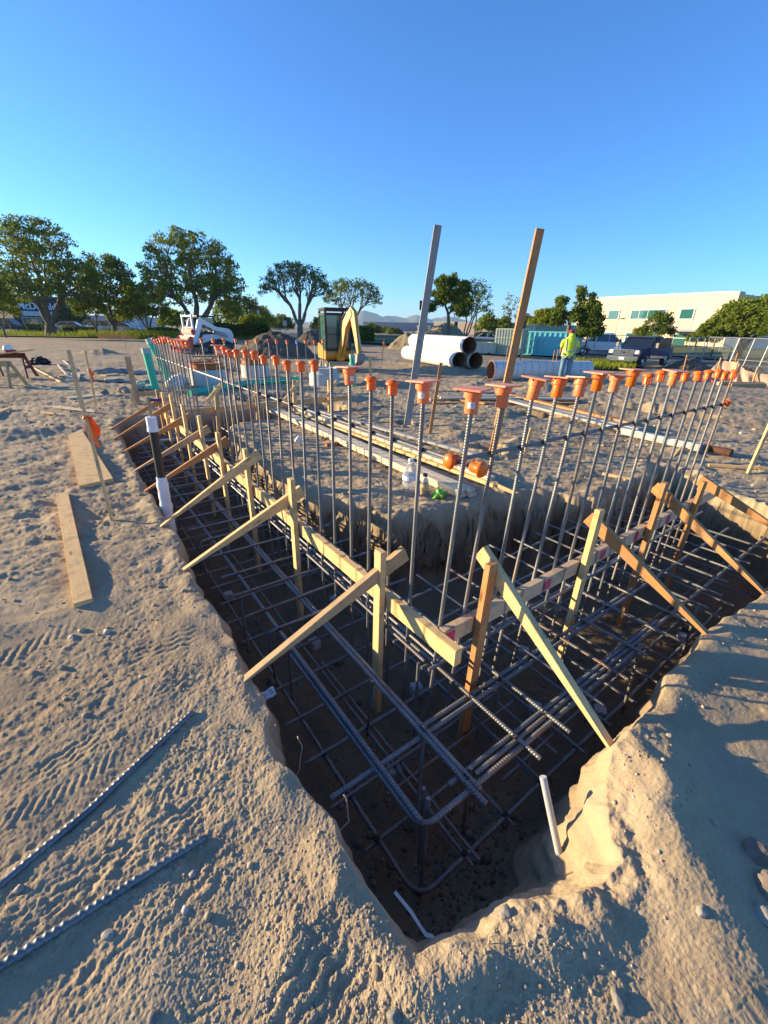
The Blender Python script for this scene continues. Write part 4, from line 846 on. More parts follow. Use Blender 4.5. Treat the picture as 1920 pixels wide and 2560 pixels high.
# rocks and pebbles
def rock_mesh(seed, sub=2):
    bm = bmesh.new(); bmesh.ops.create_icosphere(bm, subdivisions=sub, radius=1.0); r2 = random.Random(seed); s = (r2.uniform(.8, 1.2), r2.uniform(.65, 1), r2.uniform(.5, .8))
    co = np.array([v.co for v in bm.verts]); n = fbm(co[:, 0] * 1.3 + seed * 3, co[:, 1] * 1.3 + co[:, 2] * 1.1, 3, seed, .45)
    pl = [Vector((r2.gauss(0, 1), r2.gauss(0, 1), r2.gauss(0, 1))).normalized() for _ in range(5)]
    for v, q in zip(bm.verts, n):
        v.co *= 1 + .28 * q
        for p_ in pl:
            d = v.co.dot(p_) - .78
            if d > 0: v.co -= p_ * d * .85
        v.co = Vector((v.co.x * s[0], v.co.y * s[1], v.co.z * s[2]))
    vs = [v.co.copy() for v in bm.verts]; fs = [[v.index for v in f.verts] for f in bm.faces]; bm.free(); return vs, fs
M['rock_brown'] = mat('brown_rock', (.20, .155, .115), .9, 0, .4, 14, .9, 50)
big = [((1888, 2140), .050, 'large pale rock at the right edge of the photo, upper one'), ((1912, 2225), .045, 'large flat rock at the right edge, below the upper one'), ((1905, 2300), .036, 'dark rounded rock at the right edge, lowest of the three'), ((270, 2340), .018, 'round white-topped stone below the lower loose bar'), ((1265, 2285), .020, 'small angular rock on the slumped near bank'), ((412, 2015), .013, 'pale stone between the two loose bars'),
       ((385, 2545), .014, 'oval stone at the bottom edge of the photo'), ((985, 2548), .022, 'white stone at the bottom edge below the trench tip'), ((215, 1790), .017, 'stone left of the upper loose bar'), ((52, 2230), .016, 'smooth pebble below the upper loose bar, far left'), ((1740, 2305), .018, 'stone on the shaded right ground'), ((1545, 2500), .022, 'sunlit stone low on the right'), ((1662, 1865), .014, 'white stone chip on the right bank by the first brace'), ((262, 985), .14, 'grey stone beside the pale board scraps'), ((155, 1668), .02, 'large flat stone in the left dirt'), ((180, 1593), .03, 'pale wood-like chip lying on the left dirt')]
for i, (q_, r_, tx) in enumerate(big):
    vs, fs = rock_mesh(100 + i, 3); mb = MB(); mb.add([v * r_ for v in vs], fs); o = mb.build('rock', M['rock_brown'] if r_ > .04 else M['rock'], smooth=r_ < .04, fixn=False); o.location = seat(P(*q_), r_ * .1); o.rotation_euler = (0, 0, i); tag(o, tx, 'rock', 'single rocks on the ground')
def gravel():
    r2 = np.random.RandomState(5); N = 11500
    u_ = r2.rand(N); rr = .35 * (13 / .35) ** u_; th = R(-50) + r2.rand(N) * R(104); x = rr * np.sin(th); y = rr * np.cos(th)
    clump = gnoise(x * 1.3, y * 1.3, 200) + .6 * gnoise(x * 5, y * 5, 201); keep = clump > r2.rand(N) * .9 - .45; x, y = x[keep], y[keep]; rr = rr[keep]
    z, dug_dark, sd_ = height(x, y); ok = (sd_ > .015) | (sd_ < -.22); x, y, z, rr, sd_ = x[ok], y[ok], z[ok], rr[ok], sd_[ok]
    # rubble heaped on the floor of the near corner
    m = 1300; ax = r2.normal(.62, .30, m); bx = r2.normal(1.0, .35, m); k = (ax > .5) & (bx > .5); ax, bx = ax[k], bx[k]; fx = ax * U[0] + bx * V[0]; fy = ax * U[1] + bx * V[1]; fz, _, fs_ = height(fx, fy)
    ok = fs_ < -.1; x = np.concatenate([x, fx[ok]]); y = np.concatenate([y, fy[ok]]); z = np.concatenate([z, fz[ok]]); sd_ = np.concatenate([sd_, fs_[ok]]); rr = np.concatenate([rr, np.full(ok.sum(), 2.4)])
    shapes = [rock_mesh(s_, 1) for s_ in range(9)]; V_ = []; F_ = []; base = 0
    size = (.0018 + .0014 * rr) * np.exp(r2.normal(0, .55, len(x))); size = np.minimum(size, .045); size[sd_ < -.2] *= 1.25
    MI = []
    for i in range(len(x)):
        vs, fs = shapes[i % 9]; a_ = np.array(vs) * size[i]; t = r2.rand() * 6.28; ct, st = math.cos(t), math.sin(t)
        V_.append(np.stack([a_[:, 0] * ct - a_[:, 1] * st + x[i], a_[:, 0] * st + a_[:, 1] * ct + y[i], a_[:, 2] + z[i] + size[i] * .15], 1)); F_.append(np.array(fs) + base); base += len(vs)
        MI.append(np.full(len(fs), (2 if sd_[i] < 0 else (1 if r2.rand() < .13 else 0))))
    V_ = np.concatenate(V_); F_ = np.concatenate(F_); me = bpy.data.meshes.new('gravel'); me.vertices.add(len(V_)); me.vertices.foreach_set('co', V_.astype(np.float32).ravel())
    me.loops.add(F_.size); me.loops.foreach_set('vertex_index', F_.astype(np.int32).ravel()); me.polygons.add(len(F_)); me.polygons.foreach_set('loop_start', np.arange(0, F_.size, 3, dtype=np.int32)); me.polygons.foreach_set('loop_total', np.full(len(F_), 3, np.int32))
    me.polygons.foreach_set('material_index', np.concatenate(MI).astype(np.int32)); me.update(calc_edges=True)
    def pm(nm, c1, c2):
        t = NT(nm); g = t.n('ShaderNodeNewGeometry'); c = t.ramp(g.outputs['Random Per Island'], [(0, c4(c1)), (1, c4(c2))]); t.l(c, t.b.inputs['Base Color']); t.b.inputs['Roughness'].default_value = .85; tc = t.n('ShaderNodeTexCoord'); t.bump(t.noise(150, 3, .6, tc.outputs['Object']), .4, .003); return t.m
    me.materials.append(pm('soil_clods', (.24, .18, .115), (.46, .36, .24))); me.materials.append(pm('pale_pebbles', (.26, .24, .21), (.48, .44, .39))); me.materials.append(pm('dark_rubble', (.07, .052, .036), (.20, .15, .105)))  # third colour is a darker one for stones inside the trench outline
    o = bpy.data.objects.new('gravel', me); COL.objects.link(o); tag(o, 'loose gravel, clods and pebbles scattered over the dirt', 'gravel', kind='stuff')
gravel()
# ------------------------------------------------------------------ pipes, containers, machines, worker
def place(o, p, fwd):           # local +X looks along fwd (azimuth in degrees from +Y towards +X)
    o.location = p; o.rotation_euler = (0, 0, math.pi / 2 - R(fwd))
def gp(px, py, y=None):
    "ground point seen at a photo pixel, found on the real terrain"
    z = -.3
    for _k in range(25):
        q = P(px, py, z); z = .5 * z + .5 * gz(q.x, q.y)
    return P(px, py, z)
def culvert_mat():
    t = NT('printed_white_pipe'); tc = t.n('ShaderNodeTexCoord'); sp = t.n('ShaderNodeSeparateXYZ'); t.l(tc.outputs['Object'], sp.inputs[0])
    ang = t.math('ARCTAN2', sp.outputs[2], sp.outputs[1]); k = t.math('MULTIPLY', ang, 1 / (2 * math.pi))
    u_ = t.math('FRACT', t.math('ADD', t.math('MULTIPLY', sp.outputs[0], 3.6), k)); ring = t.math('LESS_THAN', t.math('ABSOLUTE', t.math('SUBTRACT', u_, .5)), .085)
    dash = t.math('GREATER_THAN', t.math('FRACT', t.math('MULTIPLY', ang, 3.2)), .45); brk = t.math('GREATER_THAN', t.noise(30, 2, .5, tc.outputs['Object']), .42)
    m = t.math('MULTIPLY', t.math('MULTIPLY', ring, dash), t.math('MULTIPLY', brk, .75)); c = t.mix(m, (.64, .62, .58, 1), (.16, .11, .22, 1))
    d = t.noise(3, 5, .6, tc.outputs['Object']); c = t.mix(t.ramp(d, [(.55, (0, 0, 0, 1)), (.8, (.5, .5, .5, 1))]), c, (.50, .40, .28, 1))
    t.l(c, t.b.inputs['Base Color']); t.b.inputs['Roughness'].default_value = .5; return t.m
M['culvert'] = culvert_mat(); M['cardboard'] = mat('brown_pipe_lining', (.22, .12, .06), .8, var=.2)
def culvert(p_end, az_, L, r_, z, label):
    e = empty('large_pipe', (0, 0, 0), 0, label, 'pipe', 'large white printed pipes'); p = Vector(p_end); p.z = z; place(e, p, az_)
    mb = MB(); n = 40; mb.lathe([(r_, 0), (r_ * 1.0, L * .3), (r_, L * .7), (r_, L)], n=n, axis=Vector((-1, 0, 0)), cap0=False, cap1=False); mb.build('shell', M['culvert'], e, smooth=True, fixn=False)
    mb = MB(); mb.lathe([(r_ * .93, .001), (r_ * .93, L)], n=n, axis=Vector((-1, 0, 0)), cap0=False, cap1=False); mb.lathe([(r_ * .93, 0), (r_ * 1.0, 0)], n=n, axis=Vector((-1, 0, 0)), cap0=False, cap1=False); mb.lathe([(r_ * .93, L), (r_ * 1.0, L)], n=n, axis=Vector((-1, 0, 0)), cap0=False, cap1=False); mb.build('lining', M['cardboard'], e, smooth=False, fixn=False)
rp = .335
q1 = gp(1150, 928); zz = gz(q1.x, q1.y); dpipe = Vector((math.sin(R(160)), math.cos(R(160)), 0)); azp = math.degrees(math.atan2(dpipe.x, dpipe.y)); perp = Vector((-dpipe.y, dpipe.x, 0))
if perp.y < 0: perp = -perp
z0p = zz + rp - .03; q1 = q1 + Vector((-.35, 0, 0))
culvert(q1 + perp * rp, azp, 5.6, rp, z0p, 'front lower white pipe of the stacked group of three')
culvert(q1 + perp * (3 * rp) + dpipe * .15, azp, 5.6, rp, z0p, 'rear lower pipe of the stack, mostly hidden with a dark open end')
culvert(q1 + perp * (2 * rp) + dpipe * .1, azp, 5.6, rp, z0p + rp * 1.72, 'top white pipe resting on the stack of three')
q2 = gp(1455, 946); q3 = gp(1222, 934); q2 = Vector((q2.x * .90, q2.y * .90, 0)); q3 = Vector((q3.x * .90, q3.y * .90, 0)); culvert(q2 + Vector((-.05, -.45, 0)), math.degrees(math.atan2(q2.x - q3.x, q2.y - q3.y)), (q2 - q3).length, rp * 1.02, gz(q2.x, q2.y) + rp + .03, 'single white pipe lying on the ground by the worker')
# green PVC pipes
def gpipe(name, pts, r_, label, capz=True, cat='pipe'):
    e = empty(name, pts[0], 0, label, cat, 'green plastic pipes'); bpy.context.view_layer.update()
    mb = MB(); mb.tube(pts, r_, 18); o = mb.build('pipe_body', M['pvc_green'], auto=50, fixn=False); o.parent = e; o.matrix_parent_inverse = e.matrix_world.inverted()
    a, b = Vector(pts[-2]), Vector(pts[-1]); d = (b - a).normalized(); mb = MB(); mb.tube([b - d * r_ * 1.3, b + d * .004], r_ * 1.14, 18); o = mb.build('end_cap', M['green_cap'] if capz else M['pvc_green'], auto=50, fixn=False); o.parent = e; o.matrix_parent_inverse = e.matrix_world.inverted()
M['green_cap'] = mat('grey_green_cap', (.34, .44, .40), .5)
b = gp(392, 978); gpipe('standing_pipe', [b - Vector((0, 0, .3)), onY(364, 870, b.y)], .095, 'shorter capped green pipe standing left of the left row', True)
b = gp(392, 975) + Vector((.1, .9, 0)); gpipe('standing_pipe', [b - Vector((0, 0, .3)), onY(374, 846, b.y)], .11, 'taller green pipe standing behind the shorter one', True)
b = gp(882, 972); gpipe('standing_pipe', [onY(884, 965, b.y), onY(880, 886, b.y)], .075, 'green pipe with pale cap standing in front of the mini excavator')
b = gp(774, 858); gpipe('standing_pipe', [b, onY(770, 836, b.y)], .15, 'small green pipe stub standing in front of the far grass', False)
a = gp(475, 990); c = gp(620, 965); d_ = gp(745, 955); gpipe('lying_pipe', [a + Vector((0, 0, .06)), c + Vector((0, 0, .08)), d_ + Vector((0, 0, .08))], .085, 'long green pipe lying past the concrete manhole risers', False)
# manhole risers
M['riser'] = mat('pale_concrete_riser', (.50, .50, .47), .85, 0, .12, 6, .3, 60)
for i, (x, y, r_, h_) in enumerate([(523, 965, .52, .42), (640, 944, .47, .38), (812, 965, .46, .30)]):
    p = gp(x, y); p += Vector((p.x, p.y, 0)).normalized() * r_; e = empty('manhole_riser', p, 0, ['concrete manhole riser with orange iron ring, nearest the left row', 'concrete manhole riser with orange ring, middle one', 'concrete riser in front of the excavator blade'][i], 'manhole riser', 'concrete manhole risers')
    mb = MB(); mb.lathe([(r_, -.2), (r_, h_), (r_ * .82, h_), (r_ * .82, -.1)], n=32, cap0=False, cap1=False); mb.build('concrete_ring', M['riser'], e, auto=40)
    mb = MB(); rr = r_ * .88; mb.lathe([(rr * 1.12, h_ + .001), (rr * 1.12, h_ + .02), (rr, h_ + .03), (rr * .98, h_ + .14), (rr * 1.03, h_ + .16), (rr * 1.03, h_ + .18), (rr * .88, h_ + .18), (rr * .85, h_ + .15), (.0, h_ + .15)], n=32, cap0=False, cap1=False)
    mb.build('iron_ring', M['rust'] if i < 2 else M['riser'], e, auto=40)
# wire coils
M['coil'] = mat('rusty_wire', (.26, .15, .09), .6, .5, .3)
def coil(p, r_, L, n, az_, label, mt, wire=.012, cat='wire coil'):
    mb = MB(); k = 22 * n; pts = []; c_, s_ = math.sin(R(az_)), math.cos(R(az_)); r2 = random.Random(int(r_ * 1000))
    for i in range(k + 1):
        t = i / 22 * 2 * math.pi; q = r_ * (1 + .05 * math.sin(i * .37)); x = L * (i / k - .5) + .02 * math.sin(i * .9); y = q * math.cos(t); pts.append(Vector((x * c_ - y * s_, x * s_ + y * c_, r_ + q * math.sin(t))))
    mb.tube(pts, wire, 5); o = mb.build('wire_coil', mt, fixn=False, smooth=True); o.location = p; return tag(o, label, cat, 'rusty wire coils')
p = gp(495, 922); coil(p, .40, .9, 7, 100, 'springy loose coil of wire behind the left row', M['rebar'], .012)
coil(gp(500, 926) + Vector((.2, .1, 0)), .22, .7, 12, 60, 'rusty bundle of coiled wire, left part', M['coil'], .014)
coil(gp(570, 925), .26, 1.3, 12, 95, 'rusty bundle of coiled wire, right part', M['coil'], .014)
# bags and rubble
M['sandbag'] = mat('pale_green_sandbag', (.36, .42, .34), .85, var=.2, bump=.4); M['whitebag'] = mat('white_woven_bag', (.66, .66, .64), .8, var=.12, bump=.4)
for i, (x, y) in enumerate([(345, 975), (362, 972), (378, 976), (352, 966)]): crumple('sandbag', gp(x, y) + Vector((0, 0, .06)), (.17, .11, .09), M['sandbag'], 20 + i, ['leftmost pale green sandbag by the green pipes', 'middle pale green sandbag by the green pipes', 'right pale green sandbag by the green pipes', 'rear pale green sandbag by the green pipes'][i], 'sandbag')['group'] = 'sandbags by the green pipes'
for i, (x, y) in enumerate([(448, 968), (436, 975), (458, 962)]): crumple('woven_bag', gp(x, y) + Vector((0, 0, .12)), (.22, .18, .20), M['whitebag'], 40 + i, ['tall white woven bag behind the left row of bars', 'low white bag left of the tall one', 'white bag beside the near manhole riser'][i], 'bag')['group'] = 'white woven bags'
for i, (x, y, s_) in enumerate([(310, 980, .10), (600, 1000, .12), (655, 998, .10), (893, 902, .20), (899, 896, .14), (318, 983, .08)]): crumple('rubble', gp(x, y) + Vector((0, 0, s_ * .4)), (s_ * 1.3, s_, s_), M['rock'], 60 + i, ['pale lump of rubble left of the thick stake', 'pink-grey lump behind the back board, left', 'pink-grey lump behind the back board, right', 'big pale lump of rubble right of the excavator', 'small pale lump beside the big one by the excavator', 'small rubble lump by the thick stake'][i], 'rubble')
M['black_bag'] = mat('black_cloth', (.012, .012, .02), .7, var=.2)
crumple('backpack', gp(100, 913) + Vector((0, 0, .12)), (.42, .25, .18), M['black_bag'], 77, 'black bag slumped on the dirt behind the sawhorse', 'bag')
# black sheets on the ground
for i, (c, sx, sy) in enumerate([((320, 955), 2.4, .55), ((330, 930), 2.6, .8)]):
    p = gp(*c); n = 24; mb = MB(); vs = []
    for a_ in range(n + 1):
        for b_ in range(5): x = p.x + sx * (a_ / n - .5); y = p.y + sy * (b_ / 4 - .5) + .1 * math.sin(a_ * .7); vs.append((x, y, gz(x, y) + .03 + .015 * math.sin(a_ * 1.3 + b_)))
    mb.add(vs, [[a_ * 5 + b_, a_ * 5 + b_ + 1, (a_ + 1) * 5 + b_ + 1, (a_ + 1) * 5 + b_] for a_ in range(n) for b_ in range(4)]); o = mb.build('plastic_sheet', M['black_plastic'], smooth=True); tag(o, ['nearer', 'farther'][i] + ' strip of black sheeting on the dirt by the board scraps', 'plastic sheet')
# sawhorses with things on top
M['red_horse'] = mat('dark_red_painted_wood', (.13, .035, .025), .8, var=.2); M['red_bucket'] = mat('dark_red_bucket', (.22, .02, .02), .5)
def sawhorse(p, az_, L, mt, label, h_=.68):
    e = empty('sawhorse', (0, 0, 0), 0, label, 'sawhorse', 'sawhorses on the left'); place(e, p, az_)
    mb = MB(); mb.box((0, 0, h_), (L, .045, .15), bev=.003); mb.build('top_rail', mt, e)
    for sx in (-1, 1):
        for sy in (-1, 1):
            a = Vector((sx * (L / 2 - .08), sy * .03, h_ + .05)); b = Vector((sx * (L / 2 + .02), sy * .27, 0)); d = b - a; mb = MB(); mb.box((0, 0, 0), (.09, .035, d.length), d.to_track_quat('Z', 'X').to_matrix()); mb.build('leg', mt, e, M=Matrix.Translation((a + b) / 2))
        mb = MB(); mb.box((sx * (L / 2 - .05), 0, h_ * .5), (.02, .25, .10)); mb.build('cross_piece', mt, e)
ph = gp(30, 966); sawhorse(ph + Vector((-.28, .0, 0)), 92, .95, M['lumber_weathered'], 'weathered wooden sawhorse at the left edge, nearer one', .60)
ph2 = gp(60, 946); sawhorse(ph2 + Vector((-.30, .05, 0)), 80, .95, M['red_horse'], 'dark red sawhorse behind the weathered one', .68)
def upat(q, y): return onY(q[0], q[1], y)
pb2 = board('table_board', onY(-60, 893, ph2.y - .1), onY(79, 875, ph2.y), .28, .03, M['lumber'], 'long thin board lying across the sawhorses', 'board', side=(0, 1, 0))
e = empty('bucket', onY(31, 893, ph2.y + .25), 0, 'dark red bucket on the sawhorse table, under the hard hat', 'bucket'); mb = MB(); mb.lathe([(.13, 0), (.155, .20), (.165, .205), (.165, .22)], n=20); mb.build('bucket_body', M['red_bucket'], e, auto=40); mb = MB(); mb.tube([(.165 * math.cos(t), .03 * math.sin(t), .2 - .10 * math.sin(t)) for t in [i * math.pi / 8 for i in range(9)]], .004, 5); mb.build('handle', M['galv'], e)
hp = onY(28, 893, ph2.y + .25) + Vector((-.02, 0, .222)); e = empty('hard_hat', hp, .3, 'white hard hat with yellow brim on the red bucket', 'hard hat')
mb = MB(); mb.lathe([(.135, 0), (.132, .04), (.115, .09), (.08, .125), (.035, .142), (.0, .145)], n=24, cap0=False, cap1=False); mb.box((0, 0, .12), (.20, .03, .05), bev=.01); mb.build('shell', M['white_plastic'], e, auto=50); mb = MB(); mb.lathe([(.13, .0), (.165, -.008), (.165, -.014), (.125, -.012)], n=24, cap0=False, cap1=False); mb.box((.15, 0, -.01), (.1, .14, .008), bev=.003); mb.build('brim', mat('yellow_brim', (.75, .50, .10), .5), e)
# mini excavator
M['cat_yellow'] = mat('yellow_machine_paint', (.50, .24, .02), .45, 0, .08, 4, dirt=((.38, .28, .16), 5, .58)); M['mblack'] = mat('machine_black', (.022, .023, .025), .5, .1, .2, dirt=((.2, .16, .11), 7, .6)); M['rubber'] = mat('dusty_rubber', (.055, .05, .045), .85, 0, .3, 10, .4, 60, dirt=((.26, .21, .15), 6, .5)); M['steel'] = mat('bare_steel', (.45, .42, .38), .35, .7)
M['mwhite'] = mat('white_machine_paint', (.72, .72, .70), .4, 0, .05, 4, dirt=((.42, .36, .28), 5, .62)); M['mred'] = mat('red_machine_paint', (.50, .07, .05), .5, 0, .15, 6, dirt=((.3, .2, .14), 6, .6)); M['mgrey'] = mat('grey_frame', (.20, .22, .21), .5, .1, .15)
def win(name, col=(.04, .07, .07), rough=.06):
    t = NT(name); t.b.inputs['Base Color'].default_value = c4(col); t.b.inputs['Roughness'].default_value = rough; t.b.inputs['Specular IOR Level'].default_value = .9; t.b.inputs['Coat Weight'].default_value = .6; t.b.inputs['Coat Roughness'].default_value = .02
    n_ = t.noise(1.5, 3, .5, t.objvec()); t.bump(n_, .03, .02); return t.m
M['tint'] = win('tinted_glass', (.05, .12, .10)); M['dark_glass'] = win('dark_glass', (.012, .016, .018))
M['cabglass'] = glass('cab_glass', (.62, .80, .74), .02, 1.05, .92)
def track(mb, x0, x1, h_, y, wd, mtb):
    r_ = h_ / 2; n = 10; out = [(x1 - r_ + r_ * math.sin(t), r_ - r_ * math.cos(t)) for t in [math.pi * i / n for i in range(n + 1)]] + [(x0 + r_ - r_ * math.sin(t), r_ + r_ * math.cos(t)) for t in [math.pi * i / n for i in range(n + 1)]]
    mb.prism(out, y - wd / 2, y + wd / 2)
    L = 0; k = len(out)
    for i in range(k):
        a, b = Vector((out[i][0], 0, out[i][1])), Vector((out[(i + 1) % k][0], 0, out[(i + 1) % k][1])); m = max(1, int((b - a).length / .11)); d = (b - a).normalized() if (b - a).length > 1e-4 else Vector((1, 0, 0))
        for j in range(m):
            c = a.lerp(b, (j + .5) / m); c.y = y; q = Matrix.Rotation(math.atan2(-d.z, d.x), 3, 'Y'); mb.box(c, (.045, wd * 1.02, .05), q)
def excavator(p, az_):
    e = empty('mini_excavator', (0, 0, 0), 0, 'yellow mini excavator with closed black cab and folded boom', 'excavator'); place(e, p, az_); e.scale = (.95, .95, .95)
    for s in (-1, 1):
        mb = MB(); track(mb, -.85, .85, .42, s * .50, .24, 0); t_ = mb.build('track', M['rubber'], e)
        for x in (-.62, .62):
            mb = MB(); mb.lathe([(.15, 0), (.13, .02), (.05, .03)], (x, s * .63 if s > 0 else -.66, .21), 16, Vector((0, s, 0))); mb.build('sprocket', M['steel'], t_)
    mb = MB(); mb.box((0, 0, .30), (1.0, .74, .22)); mb.lathe([(.30, .38), (.30, .48)], n=20); mb.build('undercarriage', M['mblack'], e)
    mb = MB(); mb.prism([(-.95, .48), (.55, .48), (.62, .60), (.60, .82), (.2, .84), (.1, .95), (-.55, 1.10), (-.92, 1.08), (-1.0, .75)], -.66, .62); mb.build('upper_body', M['cat_yellow'], e)
    mb = MB(); mb.box((-.72, 0, .62), (.62, 1.2, .30), bev=.06); mb.build('counterweight', M['cat_yellow'], e)
    # cab: four posts, roof, glass
    cab = MB(); x0, x1, y0, y1, z0, z1 = -.50, .62, -.62, .40, .84, 2.36
    for (x, y) in ((x0, y0), (x1, y0), (x0, y1), (x1, y1)): cab.box((x, y, (z0 + z1) / 2), (.085, .085, z1 - z0), bev=.015)
    cab.box(((x0 + x1) / 2, (y0 + y1) / 2, z1 + .04), (x1 - x0 + .16, y1 - y0 + .12, .12), bev=.04)
    for z in (z0 + .04, z1 - .14): cab.box((x1, (y0 + y1) / 2, z), (.07, y1 - y0, .10)); cab.box((x0, (y0 + y1) / 2, z), (.07, y1 - y0, .08)); cab.box(((x0 + x1) / 2, y0, z), (x1 - x0, .06, .08)); cab.box(((x0 + x1) / 2, y1, z), (x1 - x0, .06, .08))
    cab.box((x1, (y0 + y1) / 2, z0 + .62), (.05, y1 - y0, .035)); cab.box(((x0 + x1) / 2, (y0 + y1) / 2, z0), (x1 - x0, y1 - y0, .05)); c = cab.build('cab', M['mblack'], e)
    g = MB(); g.box((x1 + .01, (y0 + y1) / 2, 1.55), (.012, y1 - y0 - .1, 1.34)); g.build('windscreen', M['tint'], c)
    for y in (y0, y1):
        g = MB(); g.box(((x0 + x1) / 2, y, 1.6), (x1 - x0 - .1, .012, 1.3)); g.build('side_window', M['tint'], c)
    mb = MB(); mb.box((-.05, -.22, 1.12), (.45, .42, .12), bev=.04); mb.box((-.25, -.22, 1.42), (.10, .40, .60), bev=.04); mb.build('seat', M['black_plastic'], c)
    mb = MB(); mb.tube([(.35, -.05, .95), (.38, -.05, 1.35)], .018, 6); mb.tube([(.35, -.40, .95), (.38, -.40, 1.35)], .018, 6); mb.build('control_lever', M['black_plastic'], c)
    mb = MB(); mb.box((x1 + .05, y1 - .12, z1 + .03), (.05, .08, .05), bev=.01); mb.build('work_light', M['white_plastic'], c)
    # boom in front, right of the cab
    yb_ = .0; kx = lambda *p_: [(a, b) for a, b in p_]
    mb = MB(); mb.box((.72, yb_, .62), (.30, .26, .34), bev=.03); mb.build('boom_bracket', M['cat_yellow'], e)
    mb = MB(); mb.prism([(.66, .70), (.86, .62), (1.04, 1.10), (1.22, 1.72), (1.62, 2.20), (1.54, 2.36), (1.36, 2.32), (1.00, 1.90), (.82, 1.25)], yb_ - .11, yb_ + .11); bo = mb.build('boom', M['cat_yellow'], e)
    mb = MB(); mb.prism([(1.36, 2.34), (1.52, 2.46), (1.72, 2.30), (1.92, 1.30), (1.98, .78), (1.88, .76), (1.74, 1.30), (1.50, 2.10)], yb_ - .085, yb_ + .085); mb.build('stick', M['cat_yellow'], e)
    def cyl(name, a, b, r_):
        a = Vector(a); b = Vector(b); m = a.lerp(b, .6); mb = MB(); mb.tube([a, m], r_, 10); o = mb.build(name, M['cat_yellow'], e, auto=50, fixn=False); mb = MB(); mb.tube([m, b], r_ * .55, 8); mb.build('piston_rod', M['steel'], o, fixn=False)
    cyl('boom_cylinder', (.92, yb_, .62), (1.20, yb_, 1.50), .05); cyl('stick_cylinder', (1.02, yb_, 1.98), (1.46, yb_, 2.50), .04); cyl('bucket_cylinder', (1.66, yb_, 2.30), (2.02, yb_, 1.05), .035)
    mb = MB(); mb.tube([(.8, yb_ + .09, .8), (.95, yb_ + .12, 1.4), (1.1, yb_ + .12, 2.0), (1.45, yb_ + .10, 2.5), (1.75, yb_ + .08, 2.2)], .016, 6); mb.tube([(.8, yb_ - .09, .8), (.9, yb_ - .13, 1.5), (1.05, yb_ - .12, 2.1), (1.5, yb_ - .10, 2.52)], .016, 6); mb.build('hose', M['black_plastic'], e, smooth=True, fixn=False)
    mb = MB(); prof = [(1.86, .80), (2.06, .76), (2.02, .50), (1.86, .34), (1.60, .30), (1.52, .42), (1.58, .44), (1.80, .46), (1.90, .60)]; mb.prism(prof, yb_ - .2, yb_ + .2)
    for k in range(4): mb.box((1.50, yb_ - .16 + .107 * k, .38), (.10, .04, .03), Matrix.Rotation(-.8, 3, 'Y'))
    mb.build('bucket', M['mgrey'], e)
    sw = Matrix.Translation((.72, -.05, 0)) @ Matrix.Rotation(R(24), 4, 'Z') @ Matrix.Translation((-.72, 0, 0))
    for o in list(e.children) + [k for q in e.children for k in q.children]:
        if o.name.split('.')[0] in ('boom_bracket', 'boom', 'stick', 'boom_cylinder', 'stick_cylinder', 'bucket_cylinder', 'piston_rod', 'hose', 'bucket'): o.data.transform(sw)
    mb = MB(); mb.prism([(1.02, .10), (1.10, .04), (1.16, .12), (1.12, .36), (1.06, .44), (1.04, .36)], -.62, .62); mb.box((.85, .28, .22), (.5, .08, .10)); mb.box((.85, -.28, .22), (.5, .08, .10)); mb.build('dozer_blade', mat('worn_blade', (.42, .32, .18), .6, .2, .2), e)
    return e
pe = gp(838, 930); excavator(pe + Vector((.0, 1.0, -.02)), 160)
